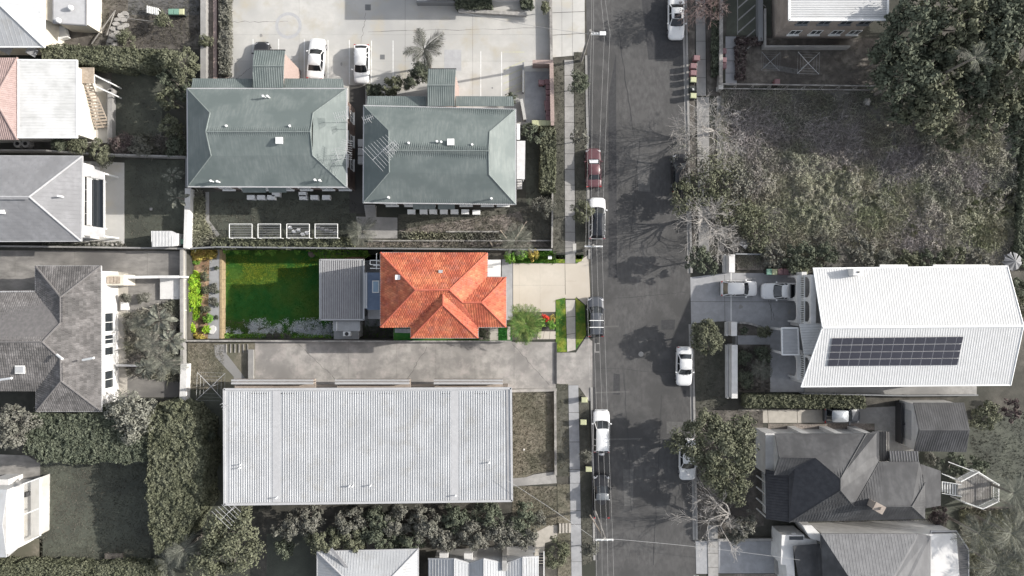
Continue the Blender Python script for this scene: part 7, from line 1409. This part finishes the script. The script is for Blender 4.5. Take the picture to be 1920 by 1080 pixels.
for i, (x, y, r, h) in enumerate(((1900, 925, 50, 5), (1835, 1000, 55, 5.5), (1895, 1000, 60, 6), (1870, 1060, 60, 5), (1935, 1060, 50, 6), (1925, 960, 46, 5))): palm(x, y, r, h, ['uppermost', 'left', 'central', 'lowest', 'bottom right', 'right edge'][i] + ' palm of the dark palm group in the lower right corner', n=24, tr=.16, group='palms in the lower right corner')
sheet('garden', R4(1800, 950, 1960, 1120), .016, MAT['soil']); scatter('undergrowth', R4(1800, 955, 1950, 1100), 'weed', 40, .6, .08, z=.02, blades=6); tree(1760, 965, 18, 2.2, 'leaf_purple', 'dark purplish shrub under the annex at the lower right', 'shrub', 'shrub')
# bottom right house
def brhouse():
    t = thing('grey_roofed_house', 'house with pale trapezoid metal roofs at the lower right edge', 'house', P(1640, 1060)); E = 4.6
    walls(t, [(1545, 1002), (1800, 996), (1815, 1200), (1545, 1200)], E, MAT['render_white'], .3)
    a, b, c, d = (1539, 1001, E), (1722, 1001, E), (1672, 1084, 6.2), (1590, 1120, 6.2); c2 = (1650, 1130, 6.6); pl1 = [[(1539, 1001, E), (1722, 1001, E), (1650, 1125, 6.9), (1620, 1125, 6.9)]]
    pl2 = [[(1722, 1001, E), (1745, 1005, E), (1745, 1200, E), (1650, 1200, 6.9), (1650, 1125, 6.9)]]; pl3 = [[(1539, 1001, E), (1620, 1125, 6.9), (1620, 1200, 6.9), (1548, 1200, E)]]
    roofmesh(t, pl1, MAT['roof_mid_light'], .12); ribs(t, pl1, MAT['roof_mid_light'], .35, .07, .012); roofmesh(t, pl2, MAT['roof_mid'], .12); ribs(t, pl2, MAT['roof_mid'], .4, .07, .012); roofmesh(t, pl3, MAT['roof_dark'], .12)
    q = [(1746, 996, 4.3), (1793, 996, 4.2), (1816, 1030, 4.2), (1816, 1200, 4.2), (1746, 1200, 4.3)]; roofmesh(t, [q], MAT['roof_mid'], .1, 'flat_roof'); ribs(t, [q], MAT['roof_mid'], .3, .1, .04, along=(1, 0, 0)); gutters(t, q, MAT['roof_lightgrey'])
    q = [(1487, 1024, 3.6), (1538, 1020, 3.6), (1546, 1080, 3.6), (1500, 1100, 3.0)]; roofmesh(t, [q], MAT['roof_dark'], .1, 'porch_roof')
    MB().prism([P2(1466, 1003, 3), P2(1508, 1003, 3), P2(1508, 1010, 3), P2(1530, 1012, 3), P2(1532, 1021, 3), P2(1487, 1024, 3), P2(1492, 1110, 3), P2(1478, 1110, 3), P2(1474, 1060, 3), P2(1464, 1058, 3)], 0, 3.0).build('front_wall', MAT['render_white'], t)
    MB().box(P2(1480, 0, 3)[0], P2(1506, 0, 3)[0], P2(0, 1012, 3)[1], P2(0, 1005.5, 3)[1], 3.0, 3.05).build('roof_light', MAT['glass'], t)
    MB().prism([P2(1505, 985, 3.4), P2(1522, 985, 3.4), P2(1538, 1001, 3.4), P2(1538, 1015, 3.4), P2(1520, 1010, 3.4)], 0, 3.4).build('stair_wall', MAT['render_white'], t)
    for x in (1486, 1490): MB().dome(P(x, 1001, 2.6), .14, .2, 8, 3).build('wall_lamp', MAT['white_metal'], t)
brhouse()
sheet('driveway', R4(1347, 1015, 1456, 1075), .03, MAT['concrete_blue'], th=.05); lowwall('low_wall', 'pale low wall at the right end of the lower right driveway', [(1456, 1014), (1457, 1075)], .5, 'concrete', th=.25); lowwall('garden_wall', 'long pale edging wall above the lower right driveway', [(1347, 1013), (1466, 1012)], .4, 'concrete', th=.2)
sheet('garden', R4(1346, 1076, 1470, 1130), .02, MAT['gravel'])
# ------------------------------------------------------------------ yellow bins on the left verge
for i, (x, y) in enumerate(((1096, 750), (1094, 792), (1104, 880))): bin_at(x, y, 'bin_yellow', ['uppermost', 'middle', 'lowest'][i] + ' yellow lidded bin on the grass verge right of the long white roof', 0, .06, 'yellow bins on the left verge')
# ------------------------------------------------------------------ power poles, lamp and wires
def pole(bx, by, h, l, arm, lamp=False, dz=0):
    """bx,by = pole top in pixels at height h"""
    x, y, _ = P(bx, by, h); t = thing('power_pole', l, 'pole', (x, y, 0)); MB().tube((x, y, -.1), (x, y, h), .17, .12, 10).build('pole_shaft', MAT['timber_grey'], t)
    a0 = P(arm[0], arm[2], h - .5)[0]; a1 = P(arm[1], arm[2], h - .5)[0]; ya = P(0, arm[2], h - .5)[1]; MB().box(a0, a1, ya - .07, ya + .07, h - .6, h - .45).build('crossarm', MAT['white_frame'], t)
    for i in range(4): xx = a0 + (a1 - a0) * (.05 + .3 * i); MB().tube((xx, ya, h - .45), (xx, ya, h - .25), .04, .05, 6).build('insulator', MAT['white_metal'], t)
    if lamp:
        MB().tube((x, y, h - .4), (a1 + .1, ya, h - .3), .04, .04, 6).build('lamp_arm', MAT['alu'], t); MB().obox((a1 + .2, ya, h - .3), (.6, .35, .14)).build('lamp_head', MAT['white_metal'], t)
    return (a0, a1, ya, h - .22)
PA = pole(1107, 57, 9.5, 'street lamp power pole at the top left of the road', (1108, 1126, 64), lamp=True); PB = pole(1113, 460, 9.5, 'power pole with white crossarm beside the white wagon with black roof', (1096, 1130, 462)); PC = pole(1134, 1010, 9.5, 'lowest power pole with white crossarm beside the dark utility truck', (1116, 1150, 1012))
nm = ['leftmost', 'second', 'third', 'rightmost']
for i, (fa, fb) in enumerate(((.1, .05), (.8, .35), (1.2, .65), (1.7, .95))):
    fc = fb
    def X(p, f): return (p[0] + (p[1] - p[0]) * f, p[2], p[3])
    top = P(1113 + 3 * i, -120, 9.3); bot = P(1122 + 12 * i, 1250, 9.3)
    wire([top, (PA[0] + (1.1 if i > 1 else .3) * fa, PA[2], PA[3]), X(PB, fb), X(PC, fc), bot], .0095, nm[i] + ' of the four overhead power lines along the left side of the road', .5)
wire([(PA[0] - .1, PA[2], 9.0), P(860, 22, 7.5)], .02, 'service wire from the street lamp pole to the building at the top', .4, name='service_wire'); wire([(PC[0], PC[2], 8.8), P(950, 900, 7.0)], .02, 'service wire from the lowest pole to the long white roof', .4, name='service_wire'); wire([(PC[1], PC[2], 8.8), P(1500, 1050, 5)], .02, 'service wire crossing the road at the bottom', .5, name='service_wire')
tag(MB().tube(P(1106, 966, 4), P(1132, 1008, 8.6), .07, .06, 6).build('stay_pole', MAT['timber']), 'pale slanted brace leaning to the lowest power pole', 'pole')
sg = thing('utility_pit', 'small pale utility pit lid on the footpath above the cream driveway', 'pit lid', P(1076, 465, .1)); a = P(1077, 465, .1); MB().box(a[0] - .2, a[0] + .2, a[1] - .5, a[1] + .5, .05, .12).build('lid', MAT['concrete_pale'], sg)
# ------------------------------------------------------------------ vehicles
car(592, 109, 86, 4.65, 1.85, 1.45, 'car_white', 'sedan', 'white sedan parked nose up in the car park, left one')
car(677, 119, -91, 4.3, 1.75, 1.45, 'car_white', 'hatch', 'white hatchback parked nose down in the car park, right one')
car(490, 113, 90, 4.4, 1.78, 1.45, 'car_black', 'hatch', 'black hatchback half hidden under the stair roof')
car(1269, 33, -90, 4.7, 1.84, 1.45, 'car_white', 'sedan', 'white sedan with black sunroof at the top of the road', sunroof=True)
car(1113, 314, 91, 4.4, 1.76, 1.45, 'car_red', 'sedan', 'dark red sedan with silver sun shade parked at the left kerb', shade=True)
car(1120, 409, 89, 4.65, 1.86, 1.68, 'car_white', 'suv', 'white wagon with black glass roof parked at the left kerb', roofmat='carglass', rails=True)
t, hl, hw, B = car(1117, 594, 90, 4.5, 1.85, 1.72, 'car_dark', 'suv', 'dark grey wagon with two white roof bars parked by the green verge', rails=True, rack=True)
car(1284, 687, -91, 4.4, 1.78, 1.46, 'car_white', 'sedan', 'white sedan parked at the right kerb in shadow of the street tree')
t, hl, hw, B = car(1128, 809, 90, 4.7, 1.9, 1.85, 'car_white', 'suv', 'white four wheel drive wagon with spare wheel parked at the left kerb', spare=True, rails=True, bullbar=True)
t, hl, hw, B = car(1128, 931, 90, 4.9, 1.85, 1.75, 'car_black', 'ute', 'black utility truck with covered tray at the lower left kerb', roofmat='car_grey'); MB().box(-hl * .9, -hl * .1, -hw * .86, hw * .86, 1.0, 1.1).build('tray_cover', MAT['rubber'], **B); MB().tube((-hl * .07, -hw * .9, 1.5), (-hl * .07, hw * .9, 1.5), .04, .04, 6).build('sports_bar', MAT['white_metal'], **B)
car(1276, 324, 90, 4.4, 1.8, 1.45, 'car_black', 'hatch', 'black hatchback hidden under bare branches at the right kerb')
car(1290, 862, -90, 4.7, 1.85, 1.5, 'car_white', 'sedan', 'white sedan mostly hidden under the very large street tree')
car(1387, 541, 0, 4.1, 1.75, 1.5, 'car_white', 'hatch', 'small white hatchback on the villa driveway near the street')
t, hl, hw, B = car(1471, 546, 180, 5.0, 1.86, 1.8, 'car_white', 'ute', 'white utility truck with canopy parked beside the villa arches', roofmat='car_white'); m = MB(); m.add([(-hl * .97, -hw * .86, 1.0), (-hl * .22, -hw * .86, 1.0), (-hl * .22, hw * .86, 1.0), (-hl * .97, hw * .86, 1.0), (-hl * .82, -hw * .74, 1.72), (-hl * .3, -hw * .74, 1.72), (-hl * .3, hw * .74, 1.72), (-hl * .82, hw * .74, 1.72)], [(3, 2, 1, 0), (0, 1, 5, 4), (1, 2, 6, 5), (2, 3, 7, 6), (3, 0, 4, 7)]); m.build('canopy_windows', MAT['carglass'], **B); MB().box(-hl * .83, -hl * .34, -hw * .75, hw * .75, 1.72, 1.78).build('canopy_roof', MAT['car_white'], **B)
car(1581, 779, 0, 4.1, 1.74, 1.5, 'car_dark', 'hatch', 'dark hatchback with silver roof parked beside the long clipped hedge', roofmat='car_silver')
